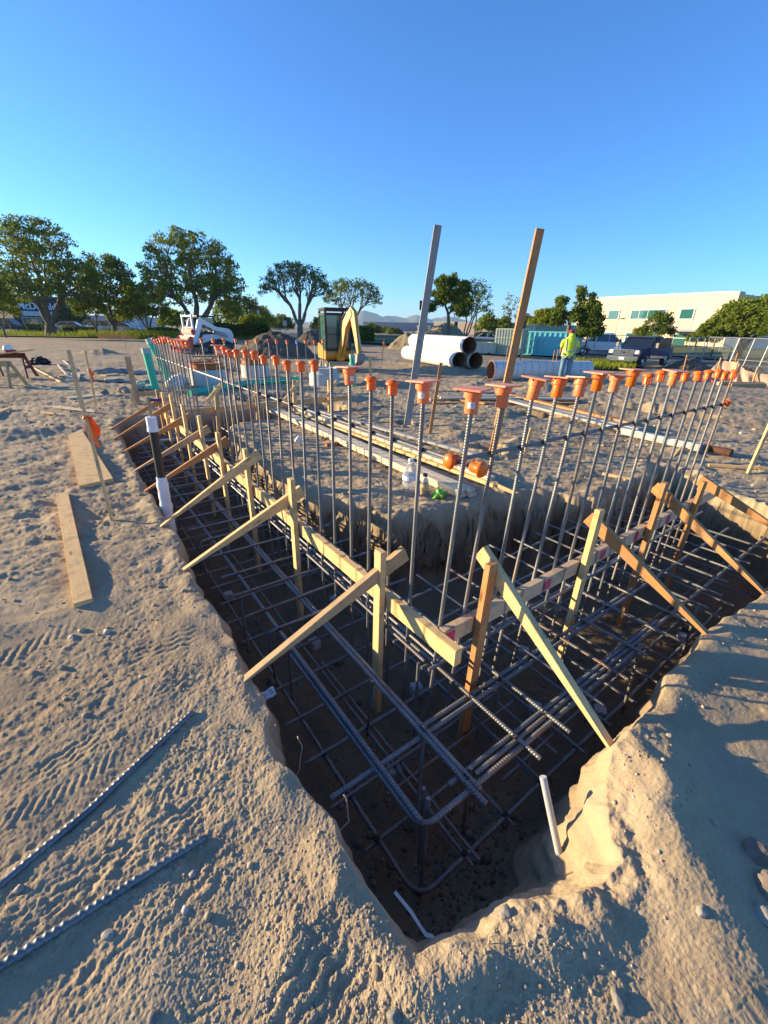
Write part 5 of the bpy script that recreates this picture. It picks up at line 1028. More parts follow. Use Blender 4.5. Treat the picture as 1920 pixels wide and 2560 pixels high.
# compact track loader
def loader(p, az_):
    e = empty('track_loader', (0, 0, 0), 0, 'white compact track loader with red bucket behind the left row of bars', 'track loader'); place(e, p, az_)
    for s in (-1, 1):
        mb = MB(); r_ = .42; out = [(-1.35, .38), (-1.25, .14), (-1.05, .02), (.75, .02), (.95, .12), (1.0, .3), (.85, .45), (-.35, .78), (-.6, .80), (-1.2, .6)]; mb.prism(out, s * .80 - .2, s * .80 + .2)
        for i in range(len(out)):
            a, b = Vector((out[i][0], s * .8, out[i][1])), Vector((out[(i + 1) % len(out)][0], s * .8, out[(i + 1) % len(out)][1])); m = max(1, int((b - a).length / .13)); d = (b - a).normalized()
            for j in range(m): mb.box(a.lerp(b, (j + .5) / m), (.05, .41, .05), Matrix.Rotation(math.atan2(-d.z, d.x), 3, 'Y'))
        t_ = mb.build('track', M['rubber'], e)
        for x in (-.95, -.5, 0, .5):
            mb = MB(); mb.lathe([(.13, 0), (.11, .03), (.04, .035)], (x, s * 1.0, .22), 14, Vector((0, s, 0))); mb.build('roller', M['mgrey'], t_)
    mb = MB(); mb.prism([(-1.45, .55), (.7, .45), (.85, .75), (.45, .9), (.35, 1.05), (-.4, 1.1), (-.6, 1.35), (-1.45, 1.28), (-1.55, 1.0)], -.60, .60); mb.build('chassis', M['mwhite'], e)
    mb = MB(); mb.box((-1.46, 0, .95), (.10, .9, .5), bev=.02); mb.build('rear_grille', M['mblack'], e)
    mb = MB(); mb.box((-1.62, 0, .55), (.20, .5, .25), bev=.03); mb.tube([(-1.5, .4, .9), (-1.8, .35, .85), (-1.85, .3, .5)], .04, 6); mb.build('rear_hitch', M['mblack'], e)
    c = MB(); x0, x1, y0, y1, z0, z1 = -.45, .55, -.46, .46, 1.0, 2.05
    for (x, y) in ((x0, y0), (x1, y0), (x0, y1), (x1, y1)): c.box((x, y, (z0 + z1) / 2), (.08, .07, z1 - z0), bev=.01)
    c.box(((x0 + x1) / 2, 0, z1 + .03), (x1 - x0 + .1, 1.0, .09), bev=.03)
    for y in (y0, y1): c.box(((x0 + x1) / 2, y, z0 + .05), (x1 - x0, .04, .35)); c.box(((x0 + x1) / 2, y, 1.6), (x1 - x0, .03, .03))
    cab = c.build('cab', M['mblack'], e)
    for y in (y0, y1):
        g = MB(); g.box(((x0 + x1) / 2, y, 1.7), (x1 - x0 - .1, .012, .6)); g.build('side_window', M['tint'], cab)
    mb = MB(); mb.box((-.1, 0, 1.15), (.4, .45, .12), bev=.03); mb.box((-.3, 0, 1.45), (.1, .42, .5), bev=.03); mb.build('seat', M['black_plastic'], cab)
    for s in (-1, 1):
        mb = MB(); y = s * .76; mb.prism([(-1.30, 1.30), (-1.15, 1.42), (-.4, 1.50), (.35, 1.90), (.55, 1.98), (.68, 1.85), (.95, 1.10), (1.25, .62), (1.15, .50), (1.0, .55), (.70, 1.05), (.42, 1.65), (-.3, 1.30), (-1.2, 1.12)], y - .07, y + .07); a_ = mb.build('lift_arm', M['mwhite'], e)
        mb = MB(); mb.tube([(-1.1, y, .95), (-.2, y, 1.22)], .045, 8); mb.tube([(-.2, y, 1.22), (.3, y, 1.55)], .025, 8); mb.build('lift_cylinder', M['steel'], a_, fixn=False)
    mb = MB(); mb.box((.98, 0, .95), (.12, 1.45, .14), bev=.02); mb.build('cross_tube', M['mwhite'], e)
    mb = MB(); mb.prism([(1.15, .95), (1.22, .35), (1.35, .15), (2.0, .12), (2.02, .17), (1.45, .25), (1.32, .45), (1.30, .98)], -.92, .92)
    for y in (-.92, .92): mb.prism([(1.15, .95), (1.22, .35), (1.35, .15), (2.0, .12), (1.85, .5), (1.30, .98)], y - .015, y + .015)
    mb.build('bucket', M['mred'], e)
    # broad red cutting attachment carried behind the frame
    mb = MB(); mb.box((1.05, 0, 1.22), (.22, 1.7, .34), bev=.06); mb.build('attachment_beam', M['mred'], e)
    mb = MB()
    for y in (-.75, .75): mb.box((1.0, y, 1.75), (.10, .10, .85))
    mb.box((1.0, 0, 2.08), (.08, 1.5, .08)); mb.box((1.0, 0, 1.45), (.05, 1.3, .05)); mb.build('guard_frame', M['mwhite'], e)
pl = gp(505, 884); loader(pl + Vector((-.1, 1.2, 0)), -134)
# crew-cab pickup
M['navy'] = mat('navy_car_paint', (.010, .030, .11), .25, .2, .05, 3, coat=.8, dirt=((.16, .13, .11), 3, .80)); M['chrome'] = mat('chrome', (.62, .62, .62), .15, 1.0, .04); M['tan_trim'] = mat('tan_lower_paint', (.20, .17, .12), .35, .2, .05, coat=.5); M['lamp'] = mat('headlamp_glass', (.72, .74, .72), .1, .2, .05, coat=1); M['tyre'] = mat('tyre', (.022, .021, .02), .85, bump=.4); M['amber'] = mat('amber_lens', (.8, .28, .03), .3); M['cream'] = mat('cream_interior', (.3, .27, .2), .8)
def wheel(mb_parent, x, y, z, r_, wd, s):
    e = MB(); e.lathe([(r_ * .62, -wd / 2), (r_ * .93, -wd / 2), (r_, -wd / 2 + .03), (r_, wd / 2 - .03), (r_ * .93, wd / 2), (r_ * .62, wd / 2)], (x, y, z), 26, Vector((0, s, 0)), False, False); w_ = e.build('wheel', M['tyre'], mb_parent, auto=40)
    e = MB(); e.lathe([(r_ * .64, -wd / 2 + .02), (r_ * .64, wd / 2 - .03), (r_ * .60, wd / 2 - .02), (r_ * .55, wd / 2 - .06), (r_ * .22, wd / 2 - .02), (r_ * .18, wd / 2 + .02), (0, wd / 2 + .02)], (x, y, z), 22, Vector((0, s, 0)), True, False); e.build('rim', M['chrome'], w_, auto=30)
def pickup(p, az_, label, paint=M['navy'], trim=M['tan_trim'], door=True, simple=False):
    e = empty('pickup_truck', (0, 0, 0), 0, label, 'pickup truck'); place(e, p, az_)
    hw = .98
    mb = MB(); mb.prism([(2.75, .62), (2.82, .95), (2.72, 1.16), (1.35, 1.26), (1.30, .62)], -hw, hw); mb.v = [Vector((v.x, v.y * (1 - .08 * max(0, v.x - 1.8)), v.z)) for v in mb.v]; mb.build('hood', paint, e, auto=30)
    mb = MB(); mb.prism([(1.40, .55), (1.40, 1.25), (-1.15, 1.28), (-1.15, .55)], -hw, hw); mb.build('cab_body', paint, e)
    mb = MB()
    for y in (-hw, hw): mb.box((.1, y, .62), (3.0, .03, .18))
    mb.build('lower_trim', trim, e)
    g = MB(); g.prism([(1.22, 1.24), (.52, 1.86), (-.98, 1.90), (-1.16, 1.26)], -.80, .80); g.v = [Vector((v.x, v.y * (1.12 if v.z < 1.5 else .96), v.z)) for v in g.v]; g.build('window_glass', M['dark_glass'], e)
    r_ = MB(); r_.box((-.22, 0, 1.91), (1.66, 1.56, .07), bev=.03)
    for s in (-1, 1):
        for (a, b, w_) in (((1.26, s * .93, 1.24), (.54, s * .79, 1.9), .035), ((.10, s * .93, 1.25), (.05, s * .79, 1.9), .035), ((-1.14, s * .93, 1.25), (-1.0, s * .79, 1.9), .05)): r_.tube([a, b], w_, 6)
    r_.build('roof', paint if simple else M['mwhite'] if False else paint, e, auto=40)
    mb = MB(); mb.prism([(-1.2, .6), (-1.2, 1.28), (-3.0, 1.28), (-3.0, .6)], -hw, hw); mb.build('cargo_bed', paint, e)
    mb = MB(); mb.box((2.86, 0, .62), (.20, 1.98, .26), bev=.05); mb.box((2.93, 0, .48), (.10, 1.5, .10), bev=.03); mb.build('front_bumper', M['chrome'], e)
    mb = MB(); mb.box((2.965, 0, .61), (.012, .32, .15)); mb.build('number_plate', M['white_plastic'], e)
    gr = MB(); gr.box((2.80, 0, .97), (.05, 1.22, .34), bev=.02); gr_ = gr.build('grille', M['mblack'], e); gr = MB()
    gr.box((2.835, 0, 1.13), (.04, 1.28, .045), bev=.01); gr.box((2.835, 0, .81), (.04, 1.28, .045), bev=.01)
    for y in (-.62, .62): gr.box((2.835, y, .97), (.04, .045, .33), bev=.01)
    for y in (-.21, .21): gr.box((2.835, y, .97), (.035, .03, .30))
    for z in (.90, .97, 1.04): gr.box((2.832, 0, z), (.025, 1.2, .022))
    gr.build('grille_bars', M['chrome'], gr_)
    if not simple:
        mb = MB(); mb.lathe([(.0, .0), (.10, 0), (.10, .015), (0, .015)], (0, 0, 0), 20, Vector((1, 0, 0)), False, False); mb.v = [Vector((v.x + 2.855, v.y * 1.0, v.z * .48 + .97)) for v in mb.v]; mb.build('oval_badge', paint, gr_)
    for s in (-1, 1):
        mb = MB(); mb.box((2.78, s * .80, .99), (.10, .28, .25), bev=.03); h_ = mb.build('headlight', M['lamp'], e); mb = MB(); mb.box((2.74, s * .95, .99), (.14, .05, .20), bev=.015); mb.build('turn_lens', M['amber'], h_)
        mb = MB(); mb.tube([(.98, s * .98, 1.30), (.98, s * 1.16, 1.33)], .025, 6); mb.box((.98, s * 1.26, 1.40), (.10, .20, .30), bev=.03); mi_ = mb.build('wing_mirror', M['cream'] if not simple else M['mblack'], e); 
        for x in (1.95, -2.05):
            wheel(e, x, s * .86, .40, .40, .27, s); mb = MB(); mb.tube([(x + .50 * math.cos(t), s * .97, .40 + .50 * math.sin(t)) for t in [math.pi * k / 10 for k in range(11)]], .035, 6); mb.build('wheel_arch', M['mblack'], e)
    for s in (-1, 1):
        mb = MB(); mb.box((1.15, s * .62, 1.27), (.02, .5, .02), Matrix.Rotation(.3, 3, 'Z')); mb.build('wiper', M['black_plastic'], e)
    if door:
        hinge = Vector((1.08, .99, 0)); rot = Matrix.Rotation(R(62), 4, 'Z'); T_ = Matrix.Translation(hinge) @ rot.inverted() if False else Matrix.Translation(hinge) @ Matrix.Rotation(R(-62), 4, 'Z')
        mb = MB(); mb.box((-.52, 0, .93), (1.04, .06, .66), bev=.02); d_ = mb.build('door', paint, e, M=T_); mb = MB(); mb.box((-.52, 0, .70), (1.0, .075, .16), bev=.01); mb.build('door_trim', M['chrome'], d_, M=T_)
        mb = MB(); mb.prism([(-.02, 1.26), (-.62, 1.84), (-1.02, 1.86), (-1.03, 1.26)], -.02, .02); mb.build('door_window', M['dark_glass'], d_, M=T_)
        mb = MB(); mb.tube([(-.01, 0, 1.26), (-.62, 0, 1.86), (-1.03, 0, 1.88), (-1.04, 0, 1.26)], .03, 6); mb.build('window_frame', paint, d_, M=T_)
    else:
        for s in (-1, 1):
            mb = MB(); mb.box((.3, s * .985, 1.08), (.16, .02, .035)); mb.build('door_handle', M['chrome'], e)
    return e
ptk = gp(1592, 921); tk = pickup(ptk + Vector((1.15, 2.0, 0)) , 30 + 180 + 20, 'dark blue crew-cab pickup with its driver door open')
# worker seen from behind
M['hivis'] = mat('hi_vis_yellow', (.62, .78, .04), .7, var=.12, vs=6); M['refl'] = mat('grey_reflective_tape', (.42, .38, .33), .5, var=.1); M['denim'] = mat('faded_denim', (.13, .22, .30), .9, var=.25, vs=5, bump=.4); M['skin'] = mat('skin', (.35, .18, .11), .6, var=.05); M['cap_red'] = mat('dark_red_cap', (.25, .02, .03), .8); M['plaid'] = None
def plaid():
    t = NT('plaid_shirt'); tc = t.n('ShaderNodeTexCoord'); ch = t.n('ShaderNodeTexChecker'); ch.inputs['Scale'].default_value = 22; ch.inputs['Color1'].default_value = (.65, .65, .65, 1); ch.inputs['Color2'].default_value = (.03, .035, .05, 1); t.l(tc.outputs['Object'], ch.inputs[0]); t.l(ch.outputs[0], t.b.inputs['Base Color']); t.b.inputs['Roughness'].default_value = .9; return t.m
M['plaid'] = plaid(); M['boot'] = mat('brown_boot', (.09, .05, .03), .8)
def skinned(name, verts, edges, radii, mt, parent, root=0, sub=2):
    me = bpy.data.meshes.new(name); me.from_pydata(verts, edges, []); o = bpy.data.objects.new(name, me); COL.objects.link(o)
    sm = o.modifiers.new('s', 'SKIN'); sm.use_smooth_shade = True; ss = o.modifiers.new('b', 'SUBSURF'); ss.levels = sub; ss.render_levels = sub
    for i, r_ in enumerate(radii):
        r_ = r_ if isinstance(r_, tuple) else (r_, r_); me.skin_vertices[0].data[i].radius = r_
    me.skin_vertices[0].data[root].use_root = True
    bpy.context.view_layer.update(); dg = bpy.context.evaluated_depsgraph_get(); ev = o.evaluated_get(dg); nm = bpy.data.meshes.new_from_object(ev); nm.materials.clear(); nm.materials.append(mt); nm.shade_smooth()
    bpy.data.objects.remove(o); o2 = bpy.data.objects.new(name, nm); COL.objects.link(o2)
    if parent: o2.parent = parent
    return o2
def worker(p, az_, H=1.70):
    e = empty('person', (0, 0, 0), 0, 'worker in a yellow hi-vis hooded vest and jeans, seen from behind', 'person'); place(e, p, az_); k = H / 1.70; e.scale = (k, k, k)
    # local +X = facing, +Y = the person's left
    hip, waist, chest, neck, head, crown = (0, 0, .92), (.01, 0, 1.06), (-.01, 0, 1.30), (.03, 0, 1.46), (.07, 0, 1.57), (.09, 0, 1.65)
    vs = [hip, waist, chest, neck, head, crown, (0, .10, .88), (.02, .12, .50), (.0, .13, .10), (.14, .14, .04), (0, -.10, .88), (.03, -.12, .50), (-.03, -.12, .10), (.10, -.13, .04),
          (0, .20, 1.38), (-.01, .26, 1.14), (.14, .24, .98), (.20, .22, .96), (0, -.20, 1.38), (.04, -.27, 1.14), (.26, -.30, 1.10), (.34, -.30, 1.11)]
    es = [(0, 1), (1, 2), (2, 3), (3, 4), (4, 5), (0, 6), (6, 7), (7, 8), (8, 9), (0, 10), (10, 11), (11, 12), (12, 13), (2, 14), (14, 15), (15, 16), (16, 17), (2, 18), (18, 19), (19, 20), (20, 21)]
    rd = [(.15, .12), (.14, .11), (.17, .12), .055, .085, .06, .095, .066, .045, .04, .095, .066, .045, .04, .062, .045, .034, .03, .062, .045, .034, .03]
    skinned('body', vs, es, rd, M['skin'], e)
    for s, (wx, wy, wz) in ((1, (.23, .21, .95)), (-1, (.37, -.30, 1.11))):
        for f in range(4):
            y0 = wy + (f - 1.5) * .019; L = (.075, .085, .08, .065)[f]; b = (wx, y0, wz); m = (wx + L * .5, y0, wz - .012); t = (wx + L * .75, y0, wz - .045)
            skinned('finger', [b, m, t], [(0, 1), (1, 2)], [.010, .009, .008], M['skin'], e, sub=1)
        skinned('thumb', [(wx - .02, wy - s * .02, wz), (wx + .015, wy - s * .055, wz - .005), (wx + .045, wy - s * .06, wz - .02)], [(0, 1), (1, 2)], [.012, .011, .009], M['skin'], e, sub=1)
    skinned('jeans', [(0, 0, .95), (0, .10, .86), (.02, .12, .50), (.0, .13, .09), (0, -.10, .86), (.03, -.12, .50), (-.03, -.12, .09)], [(0, 1), (1, 2), (2, 3), (0, 4), (4, 5), (5, 6)], [(.15, .165), .115, .085, .075, .115, .085, .075], M['denim'], e)
    for s in (1, -1):
        skinned('boot', [(-.03 + (0 if s > 0 else -.02), s * .13, .07), (.02, s * .13, .05), (.15, s * .14, .035)], [(0, 1), (1, 2)], [.055, .055, .045], M['boot'], e)
    mb = MB()
    def ring(lst, n=24):
        vs_ = []
        for z, rx, ry, cx in lst:
            for j in range(n):
                t = 2 * math.pi * j / n; q = 1 + .025 * math.sin(5 * t + z * 20) + .02 * math.sin(9 * t - z * 31); vs_.append((cx + rx * q * math.cos(t), ry * q * math.sin(t), z))
        return vs_, [[i * n + j, i * n + (j + 1) % n, (i + 1) * n + (j + 1) % n, (i + 1) * n + j] for i in range(len(lst) - 1) for j in range(n)]
    mb.add(*ring([(.84, .155, .205, 0), (.80, .16, .21, 0), (.90, .15, .20, 0)])); mb.build('shirt_tail', M['plaid'], e, smooth=True)
    mb = MB(); mb.add(*ring([(.86, .175, .235, 0), (.92, .17, .225, 0), (1.0, .165, .215, 0), (1.12, .165, .215, -.005), (1.25, .17, .225, -.01), (1.36, .16, .225, -.01), (1.42, .135, .18, 0), (1.46, .09, .11, .01)])); v_ = mb.build('vest', M['hivis'], e, smooth=True)
    mb = MB(); mb.add(*ring([(.985, .172, .222, 0), (1.03, .172, .222, 0)])); 
    for s in (1, -1): mb.add([(-.176, s * .13 - .025, 1.03), (-.176, s * .13 + .025, 1.03), (-.178, s * .14 + .025, 1.28), (-.178, s * .14 - .025, 1.28), (-.13, s * .14 + .025, 1.42), (-.13, s * .14 - .025, 1.42)], [[0, 1, 2, 3], [3, 2, 4, 5]])
    mb.build('reflective_tape', M['refl'], v_, smooth=True)
    for s, pts in ((1, [(0, .19, 1.38), (-.01, .25, 1.22), (0, .265, 1.12)]), (-1, [(0, -.19, 1.38), (.02, -.25, 1.22), (.05, -.275, 1.12)])): skinned('sleeve', pts, [(0, 1), (1, 2)], [.088, .075, .068], M['hivis'], e)
    skinned('hood', [(-.05, 0, 1.42), (-.04, 0, 1.50), (.0, 0, 1.56)], [(0, 1), (1, 2)], [(.12, .12), (.115, .11), (.10, .095)], M['hivis'], e)
    mb = MB(); mb.lathe([(.10, 0), (.104, .03), (.095, .07), (.06, .10), (.0, .11)], (.075, 0, 1.585), 20, None, False, False); mb.box((.19, 0, 1.595), (.12, .15, .012), bev=.004); mb.build('cap', M['cap_red'], e, auto=60)
    for s in (1, -1):
        mb = MB(); mb.box((.07, s * .088, 1.575), (.035, .014, .055), bev=.006); mb.build('ear', M['skin'], e)
    mb = MB(); mb.box((.168, 0, 1.56), (.035, .028, .045), bev=.01); mb.box((.155, 0, 1.52), (.02, .05, .012), bev=.004); mb.box((.155, .032, 1.58), (.015, .022, .010), bev=.003); mb.box((.155, -.032, 1.58), (.015, .022, .010), bev=.003); mb.build('face', M['skin'], e)
    return e
pw = seat(at(1432, 15.2)); worker(pw, 8, 1.70)
mb = MB(); mb.box((0, 0, 0), (.10, .05, .22), bev=.01); o = mb.build('hand_tool', M['black_plastic']); o.location = pw + Vector((.30, .42, 1.06)); tag(o, 'small dark object held in the right hand of the worker', 'tool')
# roll-off containers
def box_mat(name, col, dcol, th): return mat(name, col, .55, .1, .1, 3, dirt=(dcol, 4, th))
M['teal'] = box_mat('teal_container_paint', (.20, .60, .62), (.24, .20, .15), .66); M['teal_pale'] = box_mat('faded_green_container_paint', (.46, .50, .38), (.34, .28, .20), .62)
def container(p, az_, L, wd, h_, mt, label, ribs=9, rows=3, lid=False):
    e = empty('container', (0, 0, 0), 0, label, 'container'); place(e, p, az_)
    mb = MB(); t_ = .04
    for s in (-1, 1): mb.box((0, s * wd / 2, h_ / 2 + .15), (L, t_, h_))
    for s in (-1, 1): mb.box((s * L / 2, 0, h_ / 2 + .15), (t_, wd - t_ - .004, h_))
    mb.box((0, 0, .17), (L - .05, wd - .05, .05)); mb.build('walls', mt, e)
    mb = MB()
    for i in range(ribs + 1):
        x = -L / 2 + L * i / ribs
        for s in (-1, 1): mb.box((x, s * (wd / 2 + .05), h_ / 2 + .15), (.07, .07, h_))
    for j in range(rows + 1):
        for s in (-1, 1): mb.box((0, s * (wd / 2 + .045), .17 + (h_ - .04) * j / rows), (L, .05, .06 if 0 < j < rows else .10))
    for i in range(4):
        y = -wd / 2 + wd * i / 3
        for s in (-1, 1): mb.box((s * (L / 2 + .05), y, h_ / 2 + .15), (.07, .07, h_))
    for s in (-1, 1): mb.box((s * (L / 2 + .04), 0, h_ + .12), (.08, wd + .1, .10))
    mb.build('ribs', mt, e); mb = MB()
    for s in (-1, 1):
        mb.box((0, s * .5, .07), (L - .3, .12, .12))
        for x in (-L / 2 + .4, L / 2 - .4): mb.lathe([(.10, -.06), (.10, .06)], (x, s * .75, .10), 14, Vector((0, 1, 0)))
    mb.build('skids', M['mblack'], e)
    return e
pc = gp(1330, 893); container(gp(1358, 893) + Vector((.3, 1.3, 0)), 116, 3.5, 2.2, 1.75, M['teal'], 'large teal roll-off container with ribbed side')
pc2 = gp(1272, 893); container(gp(1283, 893) + Vector((.2, 1.9, 0)), 116, 1.9, 2.2, 1.82, M['teal_pale'], 'faded green container directly behind the left end of the teal one')
pc3 = gp(1213, 888); container(pc3 + Vector((-.3, 1.0, 0)), 82, 1.9, 1.4, .72, M['teal_pale'], 'low faded green bin left of the teal container, left one', 4, 1)
pc4 = gp(1240, 889); container(pc4 + Vector((.05, 1.4, 0)), 82, 1.2, 1.4, .72, M['teal_pale'], 'low faded green bin touching the big container', 3, 1)
pc5 = at(1385, 42, gz(at(1385, 42).x, 42) + .1); container(pc5, 86, 4.4, 2.2, 2.2, M['teal_pale'], 'pale empty container whose top shows above the teal one')
# ------------------------------------------------------------------ trees
def leaf_mat(name, c1, c2):
    t = NT(name); g = t.n('ShaderNodeNewGeometry'); tc = t.n('ShaderNodeTexCoord'); f = t.noise(.45, 3, .6, tc.outputs['Object'])
    c = t.mix(t.math('ADD', t.math('MULTIPLY', f, 1.2), t.math('MULTIPLY', g.outputs['Random Per Island'], .5)), c4(c1), c4(c2)); c_ = c
    d = t.n('ShaderNodeBsdfDiffuse'); tr = t.n('ShaderNodeBsdfTranslucent'); mx = t.n('ShaderNodeMixShader'); mx.inputs[0].default_value = .35
    t.l(c_, d.inputs[0]); t.l(t.mix(.5, c_, (.25, .30, .03, 1)), tr.inputs[0]); t.l(d.outputs[0], mx.inputs[1]); t.l(tr.outputs[0], mx.inputs[2]); t.l(mx.outputs[0], t.out.inputs[0]); return t.m
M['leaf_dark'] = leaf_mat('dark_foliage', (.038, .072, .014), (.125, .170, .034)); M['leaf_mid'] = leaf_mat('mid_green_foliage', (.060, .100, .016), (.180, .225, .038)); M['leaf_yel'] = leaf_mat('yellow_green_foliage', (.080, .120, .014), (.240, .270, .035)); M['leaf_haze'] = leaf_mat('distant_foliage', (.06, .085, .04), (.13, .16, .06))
M['bark'] = mat('grey_bark', (.15, .125, .10), .9, 0, .3, 3, .6, 20)
def tree(px, y, ptop, pl, pr, pbot, zg, label, leaf='leaf_mid', tips=260, lpt=26, ls=.17, cr=.42, seed=1, trunk_px=None, split=.26, rk=.022, group='trees around the site', thin=1.0, fork=1, shape=.5, name='tree', clump=0):
    "crown fills the outline given by photo rows/columns at forward distance y"
    r2 = random.Random(seed); npr = np.random.RandomState(seed); lpt = int(lpt * 1.1); cr *= .94; tips = int(tips * 1.1); ls *= 1.05
    top = onY(px, ptop, y).z; xl = onY(pl, (ptop + pbot) / 2, y).x; xr = onY(pr, (ptop + pbot) / 2, y).x; zb = onY(px, pbot, y).z
    tb = P(trunk_px or px, 817 + ((trunk_px or px) - 960) * .0186 + 8, 0); tb = onY(trunk_px or px, 830, y); tb.z = zg
    cx = (xl + xr) / 2; hx = (xr - xl) / 2; hz = (top - zb); cz = zb; hy = hx * .9
    tp = []
    if clump:
        cs = [(npr.uniform(-.8, .8), npr.uniform(-.8, .8), npr.uniform(.05, .85)) for _ in range(clump)]
    while len(tp) < tips:
        x, yy, zz = npr.uniform(-1, 1), npr.uniform(-1, 1), npr.uniform(0, 1)
        if clump:
            c_ = cs[r2.randrange(clump)]; x, yy, zz = c_[0] + npr.normal(0, .10), c_[1] + npr.normal(0, .10), c_[2] + npr.normal(0, .07)
        q = math.sqrt(x * x + yy * yy); dome = math.sqrt(max(0, 1 - min(1, q) ** 2.4)); bot = (shape * .5) * (1 - q ** 2) * 1.0
        if q > 1 or zz > dome or zz < bot * .9: continue
        if not clump and r2.random() > (.30 + .9 * max(zz / max(dome, .05), q) ** 3): continue
        if r2.random() < .45 * (gnoise(np.array([x * 2.3 + seed]), np.array([zz * 2.6 + yy]), seed)[0] + .15): continue
        tp.append(Vector((cx + x * hx * .96, y + yy * hy, cz + zz * hz * .97)))
    e = empty(name, tb, 0, label, 'tree', group)
    mb = MB(); r_of = lambda n_: rk * (n_ ** .46) * (hx / 6) ** .5 * 1.0
    def grow(p, pts, d, lev):
        n_ = len(pts); c = sum(pts, Vector()) / n_
        if n_ == 1 or lev > 12:
            if n_ and lev <= 13:
                for q in pts[:2]: mb.tube([p, p.lerp(q, .5) + Vector((r2.uniform(-.1, .1), r2.uniform(-.1, .1), -.08)), q], [r_of(1), r_of(1) * .8, r_of(1) * .45], 3, caps=False)
            return
        f = split + .14 * r2.random() if n_ > 3 else .5
        q = p.lerp(c, f); L = (q - p).length; q += Vector((r2.uniform(-1, 1), r2.uniform(-1, 1), r2.uniform(-.5, .5))) * L * .13; m_ = p + d * L * .5 if d.length > 0 else p.lerp(q, .5); m_ = m_.lerp(p.lerp(q, .5), .55)
        r0 = r_of(n_); r1 = r_of(max(1, n_ * .75)); mb.tube([p, m_, q], [r0, (r0 + r1) / 2, r1], 7 if n_ > 20 else (5 if n_ > 4 else 3), caps=False); dn = (q - m_).normalized()
        sp = [max(pt[k] for pt in pts) - min(pt[k] for pt in pts) for k in range(3)]; sp[2] *= .8; ax = sp.index(max(sp)); ang = r2.uniform(-.5, .5); axd = Vector((0, 0, 0)); axd[ax] = 1; axd[(ax + 1) % 3] = ang
        ps = sorted(pts, key=lambda pt: pt.dot(axd)); k = int(n_ * r2.uniform(.36, .64)); k = min(max(1, k), n_ - 1)
        if n_ > 30 and r2.random() < .35:
            k1, k2 = n_ // 3, 2 * n_ // 3; parts = [ps[:k1], ps[k1:k2], ps[k2:]]
        else: parts = [ps[:k], ps[k:]]
        for s_ in parts: grow(q, s_, dn, lev + 1)
    base = tb - Vector((0, 0, .3)); f0 = Vector((tb.x + (cx - tb.x) * .25, y, zg + (zb - zg) * (.36 if fork else .9))); rt = r_of(tips) * thin
    mb.tube([base, base.lerp(f0, .12), base.lerp(f0, .5) + Vector((r2.uniform(-.1, .1), 0, 0)), f0], [rt * 1.5, rt * 1.15, rt * 1.0, rt * .95], 10, caps=False)
    if fork:
        ps = sorted(tp, key=lambda q: q.x + .4 * q.y * r2.choice([1])); k = 3 if tips > 120 else 2
        for i in range(k): grow(f0, ps[i * tips // k:(i + 1) * tips // k], Vector(((i - (k - 1) / 2) * .7, 0, .8)).normalized(), 1)
    else: grow(f0, tp, Vector((0, 0, 1)), 1)
    o = mb.build('trunk', M['bark'], smooth=True, fixn=False); o.parent = e; o.matrix_parent_inverse = Matrix.Translation(tb).inverted()
    # leaves
    n = len(tp) * lpt; T_ = np.repeat(np.array([tuple(q) for q in tp]), lpt, 0); g = npr.normal(0, 1, (n, 3)); g /= np.linalg.norm(g, axis=1)[:, None]; c = T_ + g * (npr.rand(n)[:, None] ** .6) * cr * np.array([1, 1, .7])
    a = npr.normal(0, 1, (n, 3)); a /= np.linalg.norm(a, axis=1)[:, None]; b = np.cross(a, npr.normal(0, 1, (n, 3))); b /= np.linalg.norm(b, axis=1)[:, None]; s_ = ls * (.6 + .8 * npr.rand(n))[:, None]
    v = np.stack([c - a * s_ * .5, c + b * s_ * .32, c + a * s_ * .5, c - b * s_ * .32], 1).reshape(-1, 3) - np.array(tuple(tb)); q = np.arange(n * 4, dtype=np.int32)
    me = bpy.data.meshes.new('crown'); me.vertices.add(n * 4); me.vertices.foreach_set('co', v.astype(np.float32).ravel()); me.loops.add(n * 4); me.loops.foreach_set('vertex_index', q); me.polygons.add(n); me.polygons.foreach_set('loop_start', np.arange(0, n * 4, 4, dtype=np.int32)); me.polygons.foreach_set('loop_total', np.full(n, 4, np.int32)); me.update(calc_edges=True); me.materials.append(M[leaf])
    o = bpy.data.objects.new('crown', me); COL.objects.link(o); o.parent = e
    return e
tree(100, 50, 537, -28, 232, 765, .0, 'huge dense tree at the left edge in front of the dark restaurant', 'leaf_mid', 430, 30, .24, .62, 3, 125, rk=.030, thin=1.15)
tree(270, 58, 632, 195, 350, 780, .0, 'dark tangled tree between the two biggest trees', 'leaf_dark', 300, 30, .24, .62, 4, 285, rk=.027)
tree(478, 50, 566, 338, 614, 770, .0, 'broad dense tree with many limbs behind the track loader', 'leaf_mid', 520, 26, .22, .56, 5, 492, rk=.028, thin=1.1)
tree(345, 56, 700, 290, 420, 800, .0, 'lower bushy green tree left of the track loader', 'leaf_yel', 170, 34, .22, .6, 6, 372, rk=.022)
tree(232, 52, 730, 180, 262, 790, .0, 'thin leaning tree right of the biggest trunk', 'leaf_mid', 90, 22, .20, .5, 7, 244, rk=.03)
tree(0, 44, 675, -70, 24, 790, .0, 'bright yellow-green tree cut by the left edge', 'leaf_yel', 120, 34, .2, .55, 8, 12, rk=.02)
tree(560, 66, 740, 528, 610, 812, .0, 'loose pale green tree right of the broad dense one', 'leaf_mid', 130, 22, .24, .6, 9, rk=.02, fork=0)
tree(600, 78, 735, 560, 662, 812, .0, 'hazy rounded tree beyond the loose pale one', 'leaf_haze', 130, 26, .3, .8, 10, rk=.02, fork=0)
